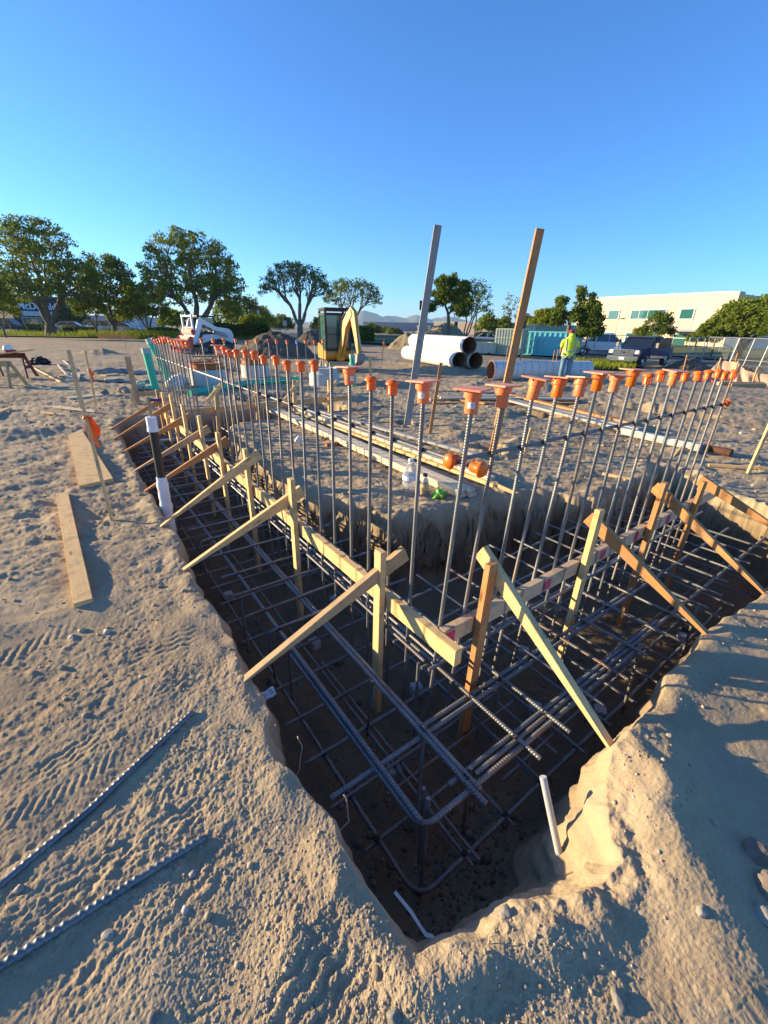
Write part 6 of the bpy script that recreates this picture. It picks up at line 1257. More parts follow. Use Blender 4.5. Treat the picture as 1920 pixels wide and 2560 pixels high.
tree(738, 48, 652, 642, 838, 745, .0, 'open umbrella-shaped tree with bare spreading limbs', 'leaf_dark', 330, 12, .17, .36, 11, 752, rk=.026, split=.30, thin=1.0, shape=1.5)
tree(880, 54, 692, 802, 962, 765, .0, 'smaller umbrella-shaped tree behind the excavator', 'leaf_dark', 230, 12, .18, .38, 12, 868, rk=.024, shape=1.4)
tree(1118, 44, 677, 1062, 1190, 805, -.3, 'dense dark tree right of the grey post', 'leaf_dark', 170, 40, .22, .50, 13, 1120, rk=.024, fork=0, clump=16)
tree(1182, 43, 694, 1140, 1238, 790, -.3, 'sparse pale tree beside the dense dark one', 'leaf_mid', 150, 10, .16, .34, 14, 1160, rk=.020)
tree(1279, 46, 728, 1255, 1300, 800, -.4, 'spindly nearly bare tree left of the reddish post', 'leaf_mid', 40, 9, .15, .3, 15, 1272, rk=.020, fork=0)
tree(1361, 48, 768, 1322, 1402, 835, -.6, 'round yellow-green bushy tree behind the teal container', 'leaf_yel', 220, 40, .20, .5, 16, rk=.015, fork=0, shape=.2)
tree(1440, 37, 690, 1382, 1502, 815, -.8, 'dark clumpy tree with crooked limbs behind the worker', 'leaf_dark', 150, 34, .18, .34, 17, 1418, rk=.026, clump=22, fork=0)
tree(1480, 36, 748, 1450, 1512, 842, -.8, 'smaller dark leafy tree right of the clumpy one', 'leaf_dark', 120, 40, .17, .38, 18, 1470, rk=.018, fork=0)
tree(1648, 58, 778, 1610, 1688, 838, -1.0, 'small round tree against the pale building behind the pickup', 'leaf_dark', 130, 34, .2, .5, 19, 1652, rk=.020, fork=0, shape=.3)
tree(1593, 56, 820, 1576, 1612, 852, -1.0, 'small bright bush-like tree against the pale building', 'leaf_yel', 70, 34, .17, .4, 20, rk=.012, fork=0, shape=.2)
tree(1880, 40, 738, 1790, 1985, 836, -.7, 'wide dense tree at the right in front of the pale building', 'leaf_mid', 420, 34, .20, .50, 21, 1862, rk=.026, thin=1.1)
tree(1795, 41, 792, 1756, 1838, 838, -.7, 'low dense leafy clump at the left foot of the wide right tree', 'leaf_mid', 160, 34, .19, .45, 31, rk=.016, fork=0, shape=.2)
tree(2000, 36, 730, 1925, 2080, 846, -.7, 'dark tree cut by the right edge', 'leaf_dark', 260, 34, .19, .5, 22, 1960, rk=.024)
tree(1742, 50, 832, 1722, 1800, 852, -1.0, 'low flat-topped tree beside the pale building', 'leaf_dark', 120, 34, .18, .4, 23, 1743, rk=.018, fork=0, shape=.3)
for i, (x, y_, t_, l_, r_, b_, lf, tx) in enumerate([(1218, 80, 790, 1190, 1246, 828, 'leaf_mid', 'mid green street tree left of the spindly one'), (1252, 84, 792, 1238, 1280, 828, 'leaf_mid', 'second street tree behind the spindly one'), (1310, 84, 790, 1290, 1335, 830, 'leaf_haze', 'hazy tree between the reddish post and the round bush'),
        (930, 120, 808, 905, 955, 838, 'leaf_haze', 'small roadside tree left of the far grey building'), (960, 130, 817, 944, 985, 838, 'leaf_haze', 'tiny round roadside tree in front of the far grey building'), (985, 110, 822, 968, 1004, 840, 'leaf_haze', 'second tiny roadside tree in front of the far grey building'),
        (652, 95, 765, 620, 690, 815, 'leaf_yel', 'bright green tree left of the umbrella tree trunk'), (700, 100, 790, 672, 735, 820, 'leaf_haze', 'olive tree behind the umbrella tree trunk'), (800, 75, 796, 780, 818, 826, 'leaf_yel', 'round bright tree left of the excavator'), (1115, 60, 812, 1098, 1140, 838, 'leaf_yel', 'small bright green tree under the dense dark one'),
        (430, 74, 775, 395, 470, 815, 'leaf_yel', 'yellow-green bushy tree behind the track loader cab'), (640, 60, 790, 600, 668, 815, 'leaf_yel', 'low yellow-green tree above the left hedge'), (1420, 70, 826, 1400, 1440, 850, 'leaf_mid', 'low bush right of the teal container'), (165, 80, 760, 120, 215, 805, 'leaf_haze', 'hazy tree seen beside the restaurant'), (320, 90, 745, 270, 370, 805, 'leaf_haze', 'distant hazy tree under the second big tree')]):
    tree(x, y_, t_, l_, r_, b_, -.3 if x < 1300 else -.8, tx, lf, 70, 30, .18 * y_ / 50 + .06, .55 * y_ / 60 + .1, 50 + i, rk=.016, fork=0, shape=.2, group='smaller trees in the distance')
def hedge(q0, q1, y0, y1, h_, dp, label, zg=-.2, leaf='leaf_dark'):
    a = at(q0, y0, zg); b = at(q1, y1, zg); L = (b - a).length; n = int(L * h_ * dp * 110 + 1500); r2 = np.random.RandomState(int(q0 * 7 % 1000)); t = r2.rand(n); v_ = r2.rand(n); w_ = r2.rand(n) - .5
    k = r2.randint(0, 3, n); v_ = np.where(k == 0, 1 + .05 * r2.randn(n), v_); w_ = np.where(k == 1, -.5 + .06 * r2.randn(n), w_)
    d = np.array(tuple((b - a) / L)); s = np.array((-d[1], d[0], 0)); c = np.outer(t * L, d) + np.outer(w_ * dp, s) + np.outer(v_ * h_ * (1 + .08 * np.sin(t * L * 1.3)), (0, 0, 1))
    aa = r2.normal(0, 1, (n, 3)); aa /= np.linalg.norm(aa, axis=1)[:, None]; bb = np.cross(aa, r2.normal(0, 1, (n, 3))); bb /= np.linalg.norm(bb, axis=1)[:, None]; sz = (.10 + .12 * r2.rand(n))[:, None]
    V_ = np.stack([c - aa * sz, c + bb * sz * .7, c + aa * sz, c - bb * sz * .7], 1).reshape(-1, 3); me = bpy.data.meshes.new('hedge'); nn = len(V_); 
    me.from_pydata(V_.tolist() , [], [[4 * i, 4 * i + 1, 4 * i + 2, 4 * i + 3] for i in range(n)]); me.materials.append(M[leaf])
    o = bpy.data.objects.new('hedge', me); COL.objects.link(o); o.location = a; tag(o, label, 'hedge'); 
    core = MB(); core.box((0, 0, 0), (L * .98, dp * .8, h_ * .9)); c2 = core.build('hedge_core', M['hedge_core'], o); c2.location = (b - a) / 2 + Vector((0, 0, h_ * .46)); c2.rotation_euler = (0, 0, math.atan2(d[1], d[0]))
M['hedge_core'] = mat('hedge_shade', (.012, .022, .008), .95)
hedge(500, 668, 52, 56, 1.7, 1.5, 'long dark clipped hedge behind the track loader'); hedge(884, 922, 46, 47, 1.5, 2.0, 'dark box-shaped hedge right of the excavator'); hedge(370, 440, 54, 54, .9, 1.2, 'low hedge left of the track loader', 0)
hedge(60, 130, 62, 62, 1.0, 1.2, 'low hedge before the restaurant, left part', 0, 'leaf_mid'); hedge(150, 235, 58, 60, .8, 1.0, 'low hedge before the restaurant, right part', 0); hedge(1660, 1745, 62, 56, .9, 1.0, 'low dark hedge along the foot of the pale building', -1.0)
# ------------------------------------------------------------------ grass, roads, hills
M['grass'] = mat('grass', (.075, .105, .028), .95, 0, .35, 2.5, .5, 30, dirt=((.22, .20, .09), 1.2, .60)); M['asphalt'] = mat('asphalt', (.075, .08, .085), .9, 0, .15, 1.0, .3, 60); M['kerb'] = mat('kerb_concrete', (.42, .41, .38), .9, 0, .1)
def strip(name, pts_near, pts_far, mt, dz, thick=.12, nseg=12):
    "ground-hugging sheet between two rows of world points"
    mb = MB(); vs = []; n = len(pts_near); 
    for i in range(n):
        for k in range(nseg + 1):
            p = Vector(pts_near[i]).lerp(Vector(pts_far[i]), k / nseg); p.z = float(base_h(np.array(p.x), np.array(p.y))) + dz; vs.append(p)
    m = nseg + 1; fs = [[i * m + k, (i + 1) * m + k, (i + 1) * m + k + 1, i * m + k + 1] for i in range(n - 1) for k in range(nseg)]
    mb.add(vs, fs); o = mb.build(name, mt, smooth=True); o['kind'] = 'structure'; return o
cols = [-400, -200, 0, 150, 300, 450, 560, 640, 760, 900, 1060]
strip('lawn', [at(c, [47, 47, 46, 46, 46, 47, 50, 52, 50, 47, 46][i] + .4 * math.sin(i * 2.1)) for i, c in enumerate(cols)], [at(c, 64 if c < 800 else 75) for c in cols], M['grass'], .12)
strip('street', [at(c, 64.3 if c < 800 else 76) for c in cols], [at(c, 84) for c in cols], M['asphalt'], .10)
colr = [1400, 1500, 1600, 1700, 1800, 1900, 2000, 2200]
strip('street', [at(c, d_) for c, d_ in zip(colr, [46, 44, 41, 37, 34, 31, 29, 26])], [at(c, d_) for c, d_ in zip(colr, [54, 52, 48, 43, 39, 36, 33, 30])], M['asphalt'], .05)
strip('kerb', [at(c, d_) for c, d_ in zip(colr, [54.1, 52.1, 48.1, 43.1, 39.1, 36.1, 33.1, 30.1])], [at(c, d_) for c, d_ in zip(colr, [54.6, 52.6, 48.5, 43.5, 39.5, 36.5, 33.4, 30.4])], M['kerb'], .17, nseg=1)
def bank(cols_, near, far, hh, name='lawn', mt=None):
    mb = MB(); vs = []; m = 13
    for c, a_, b_ in zip(cols_, near, far):
        for k in range(m):
            f = k / (m - 1); p = at(c, a_).lerp(at(c, b_), f); p.z = float(base_h(np.array(p.x), np.array(p.y))) + .15 + hh * float(sstep(0, .8, f)); vs.append(p)
    mb.add(vs, [[i * m + k, (i + 1) * m + k, (i + 1) * m + k + 1, i * m + k + 1] for i in range(len(cols_) - 1) for k in range(m - 1)]); o = mb.build(name, mt or M['grass'], smooth=True); o['kind'] = 'structure'
bank(colr, [54.7, 52.7, 48.6, 43.6, 39.6, 36.6, 33.5, 30.5], [78, 74, 68, 62, 56, 52, 50, 48], .5)
bank([900, 1000, 1060, 1120, 1200, 1300, 1400], [44, 42, 41, 41, 41, 41, 42], [60, 58, 56, 56, 56, 56, 56], .55)
strip('grass_patch', [at(c, d_) for c, d_ in zip([1440, 1500, 1560, 1620], [27, 26.5, 27, 29])], [at(c, d_) for c, d_ in zip([1440, 1500, 1560, 1620], [34, 34, 33, 31])], M['grass'], .06)
def weeds(regions, label):
    r2 = np.random.RandomState(3); V_ = []
    for (c0, c1, y0, y1, n, h_) in regions:
        c = r2.uniform(c0, c1, n); yy = r2.uniform(y0, y1, n)
        for i in range(n):
            p = at(c[i], yy[i]); z = float(base_h(np.array(p.x), np.array(p.y))) + .12; hh = h_ * r2.uniform(.4, 1.2); dx, dy = r2.normal(0, .25 * hh, 2); a = r2.uniform(0, 3.14); w_ = .035
            V_ += [(p.x - w_ * math.cos(a), p.y - w_ * math.sin(a), z - .05), (p.x + w_ * math.cos(a), p.y + w_ * math.sin(a), z - .05), (p.x + dx, p.y + dy, z + hh)]
    me = bpy.data.meshes.new('weeds'); me.from_pydata(V_, [], [[3 * i, 3 * i + 1, 3 * i + 2] for i in range(len(V_) // 3)]); me.materials.append(M['leaf_yel']); o = bpy.data.objects.new('weeds', me); COL.objects.link(o); tag(o, label, 'grass', kind='stuff')
weeds([(-40, 200, 46.5, 58, 2600, .35), (190, 380, 46.5, 60, 4200, .55), (330, 440, 46, 52, 2500, .7), (440, 700, 50, 60, 2000, .3), (1440, 1610, 26.8, 33, 2600, .28)], 'rough grass and tall weeds along the far edge of the site')
def hills():
    mt = mat('hill_scrub', (.11, .115, .085), .95, 0, .25, .002)
    for nm, D, hh, s_, c0, c1 in (('hills', 3300, 108, 5, 620, 1330), ('hills', 2300, 48, 9, 560, 1250)):
        mb = MB(); vs = []; n = 90; m = 7
        for i in range(n + 1):
            c = c0 + (c1 - c0) * i / n; env = math.sin(math.pi * i / n) ** .5; f = env * hh * (.62 + .45 * float(fbm(np.array([i * .07 + s_]), np.array([s_ * 1.0]), 4, s_)[0]) + .25 * math.sin(i / n * 5 + s_))
            for k in range(m): t = k / (m - 1); p = at(c, D * (1 + .14 * t)); p.z = -5 + f * math.sin(t * math.pi * .62) * (1 + .12 * float(gnoise(np.array([i * .4]), np.array([k * .7]), s_)[0])); vs.append(p)
        mb.add(vs, [[i * m + k, (i + 1) * m + k, (i + 1) * m + k + 1, i * m + k + 1] for i in range(n) for k in range(m - 1)]); o = mb.build(nm, mt, smooth=True); o['kind'] = 'structure'
hills()
# ------------------------------------------------------------------ dirt piles
def pile(px, py, wpx, hpx, mt, label, seed, depth=1.0, skew=0.0, d_extra=0):
    p = gp(px, py); p.y += d_extra; hw = abs(onY(px + wpx / 2, py, p.y).x - onY(px - wpx / 2, py, p.y).x) / 2; hh = hpx / FPX * p.y * 1.05; n = 60; mb = MB(); vs = []; g = np.linspace(-1.15, 1.15, n + 1); X, Y = np.meshgrid(g, g, indexing='ij')
    r_ = np.sqrt((X - skew * (1 - np.abs(Y))) ** 2 + Y ** 2) + .10 * fbm(X * 2 + seed, Y * 2, 3, seed); prof = np.clip(1 - np.clip(r_, 0, 1) ** 2.0, 0, 1) ** 1.15; prof = prof * (1 + .13 * fbm(X * 3.0, Y * 3 + seed, 4, seed + 2)) + .05 * fbm(X * 12, Y * 12, 3, seed + 4) * (prof > 0.02)
    Z = hh * prof * 1.15 - .06; vs = [Vector((X[i, j] * hw, Y[i, j] * hw * depth, Z[i, j])) for i in range(n + 1) for j in range(n + 1)]; mb.add(vs, [[i * (n + 1) + j, (i + 1) * (n + 1) + j, (i + 1) * (n + 1) + j + 1, i * (n + 1) + j + 1] for i in range(n) for j in range(n)])
    o = mb.build('dirt_pile', mt, smooth=True); o.location = (p.x, p.y + hw * depth * .5, gz(p.x, p.y)); tag(o, label, 'dirt pile', 'heaps of excavated soil')
def soil2(nm, c1, c2):
    t = NT(nm); tc = t.n('ShaderNodeTexCoord'); v = tc.outputs['Object']; f = t.noise(1.2, 6, .65, v); g = t.noise(9, 5, .65, v); c = t.ramp(t.math('ADD', t.math('MULTIPLY', f, .6), t.math('MULTIPLY', g, .4)), [(.35, c4(c1)), (.65, c4(c2))]); t.l(c, t.b.inputs['Base Color']); t.b.inputs['Roughness'].default_value = .95; t.b.inputs['Specular IOR Level'].default_value = .1; t.bump(g, .9, .08); return t.m
M['soil_dark'] = soil2('damp_soil', (.09, .072, .055), (.19, .15, .11)); M['soil_tan'] = soil2('dry_tan_soil', (.24, .185, .11), (.36, .28, .17))
pile(690, 893, 215, 46, M['soil_dark'], 'broad dark soil heap behind the back row of caps', 3, .8, -.1); pile(765, 868, 110, 26, M['soil_dark'], 'second soil heap right behind the broad dark one', 4, .8, d_extra=3); pile(1060, 876, 190, 38, M['soil_tan'], 'wide sandy heap behind the stacked pipes', 5, .7); pile(1130, 866, 150, 36, M['soil_tan'], 'tan heap behind the wide sandy one', 6, .7, d_extra=5)
pile(855, 880, 110, 16, M['soil_dark'], 'low grey heap right of the excavator', 7, .8); pile(1730, 926, 120, 22, M['soil_dark'], 'low dark heap in front of the fence panels', 8, .6); pile(1870, 935, 160, 14, M['soil_dark'], 'low dark ridge at the right edge below the silt fence', 9, .5); pile(1490, 902, 60, 10, M['soil_tan'], 'small tan heap behind the worker', 10, .5)
# ------------------------------------------------------------------ buildings
M['stucco'] = mat('cream_concrete_wall', (.62, .50, .37), .85, 0, .04, .4); M['stucco2'] = mat('tan_recess_panel', (.46, .40, .33), .85, 0, .05, .4); M['stucco_w'] = mat('white_wall', (.62, .62, .60), .85, 0, .05, .4); M['seam'] = mat('dark_joint', (.20, .17, .13), .9); M['frame_w'] = mat('white_window_frame', (.62, .60, .56), .6)
M['win_g'] = win('green_window_glass', (.03, .13, .12), .05); M['brown'] = mat('dark_brown_cladding', (.045, .040, .042), .8, 0, .15, 1); M['grey_wall'] = mat('grey_panel_wall', (.30, .30, .33), .85, 0, .05, .3); M['tan_wall'] = mat('tan_block_wall', (.36, .29, .22), .85, 0, .06, .3); M['roof_teal'] = mat('blue_canopy', (.05, .16, .24), .5)
def facade():
    # wall plane through the right-hand corner, running away to the left
    A = at(1800, 60.0, -1.0); az_ = R(-33.5); D = Vector((math.sin(az_), math.cos(az_), 0)); N = Vector((-D.y, D.x, 0)); 
    if N.dot(Vector((A.x, A.y, 0))) > 0: N = -N
    def hit(px, py):
        d = Vector(ray(px, py)); o = Vector(C0); t = (A - o).dot(N) / d.dot(N); q = o + d * t; return (q - A).dot(D), q.z
    k = 440 / 1659; Z = lambda x, y: hit(1480 + x * k, 660 + y * k)
    top = Z(1190, 275)[1]; L = Z(1428 * 0 + (1432 - 1480) / k, 640)[0]; e = empty('office_building', A, 0, 'two-storey cream building with green windows at the right', 'building')
    def B(name, s0, s1, z0, z1, d0, d1, mt, parent=e):
        mb = MB(); pts = [A * 0 + D * s + N * d + Vector((0, 0, z - A.z)) for s in (s0, s1) for d in (d0, d1) for z in (z0, z1)]; mb.add(pts, [[0, 1, 3, 2], [4, 6, 7, 5], [0, 4, 5, 1], [2, 3, 7, 6], [0, 2, 6, 4], [1, 5, 7, 3]]); return mb.build(name, mt, parent)
    w_ = B('wall', -.0, L, -1.6, top, -24, 0, M['stucco']); B('parapet_cap', -.1, L, top, top + .18, -.5, .06, M['stucco_w'], w_)
    B('corner_pier', -.9, -.02, -1.6, top + .1, -1.4, .35, M['stucco'])
    sw = [Z(165, 480)[0], Z(262, 480)[0]]; rows = [((165, 262), (440, 520), 1), ((378, 705), (432, 515), 4), ((845, 970), (425, 515), 1)]
    for (xa, xb), (ya, yb_), n_ in rows:
        s0, z1 = Z(xb, ya); s1, z1b = Z(xa, ya); z0 = Z(xb, yb_)[1]; z0 = min(z0, Z(xa, yb_)[1]); s0, s1 = min(s0, s1), max(s0, s1)
        B('recess_panel', s0 - .15, s1 + .15, -.0, z0 - .05, .0, .03, M['stucco2']); f = B('window', s0 - .12, s1 + .12, z0 - .12, z1 + .12, .0, .10, M['frame_w'])
        for i in range(n_): B('pane', s0 + (s1 - s0) * i / n_ + .05, s0 + (s1 - s0) * (i + 1) / n_ - .05, z0, z1, .05, .125, M['win_g'], f)
        zt = 1.35; f2 = B('window', s0 - .12, s1 + .12, -1.0, zt + .1, .0, .10, M['frame_w'])
        for i in range(n_): 
            B('pane', s0 + (s1 - s0) * i / n_ + .05, s0 + (s1 - s0) * (i + 1) / n_ - .05, -.95, zt - .55, .05, .13, M['win_g'], f2); B('pane', s0 + (s1 - s0) * i / n_ + .05, s0 + (s1 - s0) * (i + 1) / n_ - .05, zt - .45, zt, .05, .13, M['win_g'], f2)
    for (x, y) in ((350, 400), (815, 300), (285, 600), (60, 400)):
        s_ = Z(x, y)[0]
        if (x, y) != (285, 600): B('panel_joint', s_ - .03, s_ + .03, -1.4, top - .02, .0, .006, M['seam'])
    pass
    s_ = Z(1090, 655)[0]; B('entrance_canopy', -2.0, 6.0, 1.7, 1.95, .37, 2.6, M['grey_wall']); s_, z_ = Z(282, 512); B('wall_lamp', s_ - .3, s_ + .3, z_ - .06, z_ + .06, 0, .3, M['seam'])
facade()
def bld(px0, px1, y, pt, pb_, dp, mt, label, az=0.0, name='building', extra=None, zb=None):
    a = onY(px0, pt, y); b = onY(px1, pt, y + az); z1 = (a.z + b.z) / 2; z0 = zb if zb is not None else -.6; c = Vector(((a.x + b.x) / 2, (a.y + b.y) / 2, 0)); e = empty(name, (c.x, c.y, z0), math.atan2(b.y - a.y, b.x - a.x), label, 'building'); L = (Vector((a.x, a.y, 0)) - Vector((b.x, b.y, 0))).length; h_ = z1 - z0
    mb = MB(); mb.box((0, dp / 2, h_ / 2), (L, dp, h_)); mb.build('wall', mt, e); mb = MB(); mb.box((0, dp / 2 + .02, h_ + .06), (L + .3, dp + .3, .12)); mb.build('roof', M['frame_w'], e)
    if extra: extra(e, L, h_)
    return e
def far_detail(e, L, h_):
    for i in range(1, 9): mb = MB(); mb.box((-L / 2 + L * i / 9, -.03, h_ / 2), (.10, .06, h_ * .98)); mb.build('panel_joint', M['seam'], e)
    mb = MB(); mb.box((L * .10, -1.2, 1.6), (L * .13, 2.2, 3.0)); en = mb.build('entrance', M['stucco_w'], e); mb = MB(); mb.box((L * .10, -1.4, 3.25), (L * .15, 2.8, .3)); mb.build('canopy', M['roof_teal'], en); mb = MB(); mb.box((L * .10, -2.35, 1.5), (L * .09, .08, 2.2)); mb.build('door_glass', M['dark_glass'], en)
    mb = MB(); mb.box((L * .085, -.08, h_ * .62), (L * .018, .1, h_ * .35)); mb.lathe([(L * .012, 0), (L * .012, .1)], (L * .085, -.02, h_ * .86), 16, Vector((0, -1, 0))); mb.build('white_sign', M['frame_w'], e)
bld(908, 1160, 190, 807, 845, 40, M['grey_wall'], 'long low grey warehouse below the hills', 0, extra=far_detail)
bld(1085, 1260, 150, 806, 845, 30, M['tan_wall'], 'long low tan building behind the dense dark tree', -12)
def rest(e, L, h_):
    mb = MB(); mb.box((-L * .12, -.28, h_ * .52), (L * .52, .5, h_ * .13)); mb.build('white_canopy', M['stucco_w'], e)
    for x0, x1 in ((-.40, -.13), (.16, .40)):
        mb = MB(); mb.box((L * (x0 + x1) / 2, -.05, h_ * .26), (L * (x1 - x0), .08, h_ * .34)); f = mb.build('window', M['frame_w'], e)
        for i in range(4): mb = MB(); mb.box((L * (x0 + (x1 - x0) * (i + .5) / 4), -.10, h_ * .26), (L * (x1 - x0) / 4 - .15, .06, h_ * .34 - .2)); mb.build('pane', M['tint'], f)
    def text(s, size, x, z, mt, nm):
        cu = bpy.data.curves.new(nm, 'FONT'); cu.body = s; cu.size = size; cu.extrude = .05; cu.offset = .022 * size; cu.space_character = 1.0; o = bpy.data.objects.new(nm, cu); COL.objects.link(o); bpy.context.view_layer.update(); me = bpy.data.meshes.new_from_object(o.evaluated_get(bpy.context.evaluated_depsgraph_get())); bpy.data.objects.remove(o)
        me.materials.clear(); me.materials.append(mt); o = bpy.data.objects.new(nm, me); COL.objects.link(o); o.parent = e; o.location = (x, -.16, z); o.rotation_euler = (math.pi / 2, 0, 0)
    text("McDonald's", 1.42, -L * .42, h_ * .64, M['sign_white'], 'sign_lettering')
    mb = MB(); x = -L * .22; 
    for s in (-1, 1): mb.tube([(x + s * .05, -.2, h_ * .80), (x + s * .2, -.2, h_ * .92), (x + s * .42, -.2, h_ * .975), (x + s * .62, -.2, h_ * .92), (x + s * .74, -.2, h_ * .80)], .09, 6)
    mb.build('sign_emblem', mat('yellow_emblem', (.75, .50, .03), .5), e, smooth=True, fixn=False)
    mb = MB(); mb.box((L * .36, -.3, h_ * .40), (L * .22, .6, h_ * .80)); mb.build('stone_pier', M['grey_wall'], e)
M['sign_white'] = mat('sign_white', (.80, .80, .80), .5, var=.03)
bld(18, 190, 72, 742, 815, 16, M['brown'], 'dark restaurant with white lettering behind the biggest tree', 10, 'restaurant', rest, zb=-.2)
bld(-150, 18, 80, 760, 815, 14, M['stucco_w'], 'pale building at the far left edge', 0, zb=-.2)
bld(205, 300, 96, 790, 815, 12, M['stucco_w'], 'low white building behind the leaning tree', 0, zb=-.2); bld(345, 375, 88, 795, 815, 6, M['stucco_w'], 'small white building between the trunks', 0, zb=-.2)
# parked cars
M['car_white'] = mat('white_car_paint', (.70, .70, .70), .25, 0, .03, coat=.7); M['car_silver'] = mat('silver_car_paint', (.45, .47, .50), .25, .5, .03, coat=.7)
def car(p, az_, paint, label, kind=0):
    e = empty('parked_car', (0, 0, 0), 0, label, 'car', 'cars parked beyond the grass'); place(e, p, az_); mb = MB()
    prof = [(2.2, .35), (2.25, .62), (2.1, .78), (1.2, .92), (-1.75, .98), (-2.2, .92), (-2.25, .5), (-2.15, .35)]; mb.prism(prof, -.88, .88); mb.build('body', paint, e, auto=35)
    g = MB(); g.prism([(1.15, .9), (.45, 1.40), (-.9, 1.44), (-1.75, .95)] if kind == 0 else [(1.4, .9), (.7, 1.62), (-1.9, 1.66), (-2.15, .95)], -.72, .72); g.build('windows', M['dark_glass'], e); r_ = MB(); r_.box((-.22, 0, 1.44) if kind == 0 else (-.6, 0, 1.66), (1.4 if kind == 0 else 2.6, 1.36, .06), bev=.02)
    for s in (-1, 1): r_.tube([(1.15, s * .8, .92), (.45, s * .7, 1.42)], .035, 5); r_.tube([(-.2, s * .8, .92), (-.2, s * .7, 1.42)], .035, 5); r_.tube([(-1.75, s * .8, .96), (-.9, s * .7, 1.44)], .04, 5)
    r_.build('roof', paint, e)
    for s in (-1, 1):
        for x in (1.4, -1.4): wheel(e, x, s * .80, .32, .32, .2, s)
        mb = MB(); mb.box((2.2, s * .62, .68), (.10, .34, .12), bev=.03); mb.build('headlight', M['lamp'], e)
car(at(176, 60, .1), 70, M['car_white'], 'white sedan parked beyond the grass, right of the biggest trunk'); car(at(305, 62, .1), 80, M['car_silver'], 'silver sedan parked beyond the grass, rightmost'); car(at(252, 64, .1), 60, M['car_white'], 'white tall car between the two sedans', 1); car(at(14, 62, .1), 80, M['mblack'], 'dark car at the left edge before the restaurant', 1)
car(at(1223, 70, -.5), 100, M['car_white'], 'white van far behind the stacked pipes', 1)
wt = at(1515, 43, -.6); pickup(wt, 93, 'white pickup truck parked behind the worker', M['car_white'], M['car_white'], door=False, simple=True)
# ------------------------------------------------------------------ fences
M['mesh'] = None
def chain_mat():
    t = NT('chain_link'); tc = t.n('ShaderNodeTexCoord'); sp = t.n('ShaderNodeSeparateXYZ'); t.l(tc.outputs['Object'], sp.inputs[0]); m = None
    for s in (1, -1):
        u_ = t.math('FRACT', t.math('MULTIPLY', t.math('ADD', sp.outputs[0], t.math('MULTIPLY', sp.outputs[2], s)), 12.0)); k = t.math('LESS_THAN', u_, .06); m = k if m is None else t.math('MAXIMUM', m, k)
    tr = t.n('ShaderNodeBsdfTransparent'); mx = t.n('ShaderNodeMixShader'); t.l(m, mx.inputs[0]); t.l(tr.outputs[0], mx.inputs[1]); t.b.inputs['Base Color'].default_value = (.30, .31, .30, 1); t.b.inputs['Metallic'].default_value = .5; t.b.inputs['Roughness'].default_value = .45; t.l(t.b.outputs[0], mx.inputs[2]); t.l(mx.outputs[0], t.out.inputs[0]); return t.m
M['mesh'] = chain_mat()
def panel(q0, q1, y0, y1, zb, h_, label, lean=0.0, n=1):
    a = at(q0, y0, zb); b = at(q1, y1, zb); L = (b - a).length; e = empty('fence_panel', a, math.atan2(b.y - a.y, b.x - a.x), label, 'fence', 'chain-link fence panels'); up = Vector((0, lean, 1)).normalized() * h_
    mb = MB(); mb.tube([(0, 0, .05), up], .03, 6); mb.tube([(L, 0, .05), Vector((L, 0, 0)) + up], .03, 6); mb.tube([Vector((0, 0, 0)) + up, Vector((L, 0, 0)) + up], .03, 6); mb.tube([(0, 0, .1), (L, 0, .1)], .025, 6); mb.tube([up * .38, Vector((L, 0, 0)) + up * .38], .02, 6); mb.tube([(L / 2, 0, .05), Vector((L / 2, 0, 0)) + up], .022, 6); mb.build('frame', M['galv'], e)
    mb = MB(); mb.add([(0.02, 0, .08), (L - .02, 0, .08), Vector((L - .02, 0, 0)) + up, Vector((.02, 0, 0)) + up], [[0, 1, 2, 3]]); mb.build('chain_mesh', M['mesh'], e)
panel(1740, 1778, 29.0, 30.5, -.65, 1.95, 'narrow leaning chain-link panel, leftmost of the right fence', .12); panel(1772, 1845, 30.6, 28.5, -.65, 2.0, 'wide chain-link panel in front of the dense right tree', .1); panel(1846, 1925, 28.4, 26, -.65, 2.0, 'chain-link panel behind the tan silt fence', .1); panel(1925, 2010, 26, 24, -.65, 2.0, 'chain-link panel cut by the right edge', .1)
panel(1470, 1540, 44, 43, -.65, 1.9, 'low chain-link panel left of the pickup roof'); panel(1400, 1470, 45, 44, -.65, 1.9, 'chain-link panel behind the worker'); panel(1540, 1600, 43, 40, -.65, 1.9, 'chain-link panel behind the pickup roof')
# timber rail fence along the grass on the left
e = empty('wire_fence', at(-20, 56, 0), 0, 'post and wire fence along the far grass on the left', 'fence'); bpy.context.view_layer.update()
for i, c in enumerate(range(-20, 420, 40)):
    a = at(c, 56, -.1); mb = MB(); mb.box(a + Vector((0, 0, .65)), (.07, .07, 1.3)); o = mb.build('post', M['lumber_weathered']); o.parent = e; o.matrix_parent_inverse = e.matrix_world.inverted()
for z in (.5, .85, 1.15):
    mb = MB(); mb.tube([at(-20, 56, z), at(380, 56, z)], .014, 4); o = mb.build('wire', M['galv'], fixn=False); o.parent = e; o.matrix_parent_inverse = e.matrix_world.inverted()
# far pale railing between the trunks
e = empty('railing', at(640, 66, -.2), 0, 'pale railing seen far behind the umbrella tree', 'fence'); bpy.context.view_layer.update(); mb = MB()
for i in range(40): mb.box(at(640 + i * 6.4, 66, .5), (.06, .05, 1.2))
mb.box((at(640, 66, 0).lerp(at(890, 66, 0), .5)) + Vector((0, 0, 1.1)), ((at(890, 66) - at(640, 66)).length, .05, .08)); o = mb.build('bars', M['frame_w']); o.parent = e; o.matrix_parent_inverse = e.matrix_world.inverted()
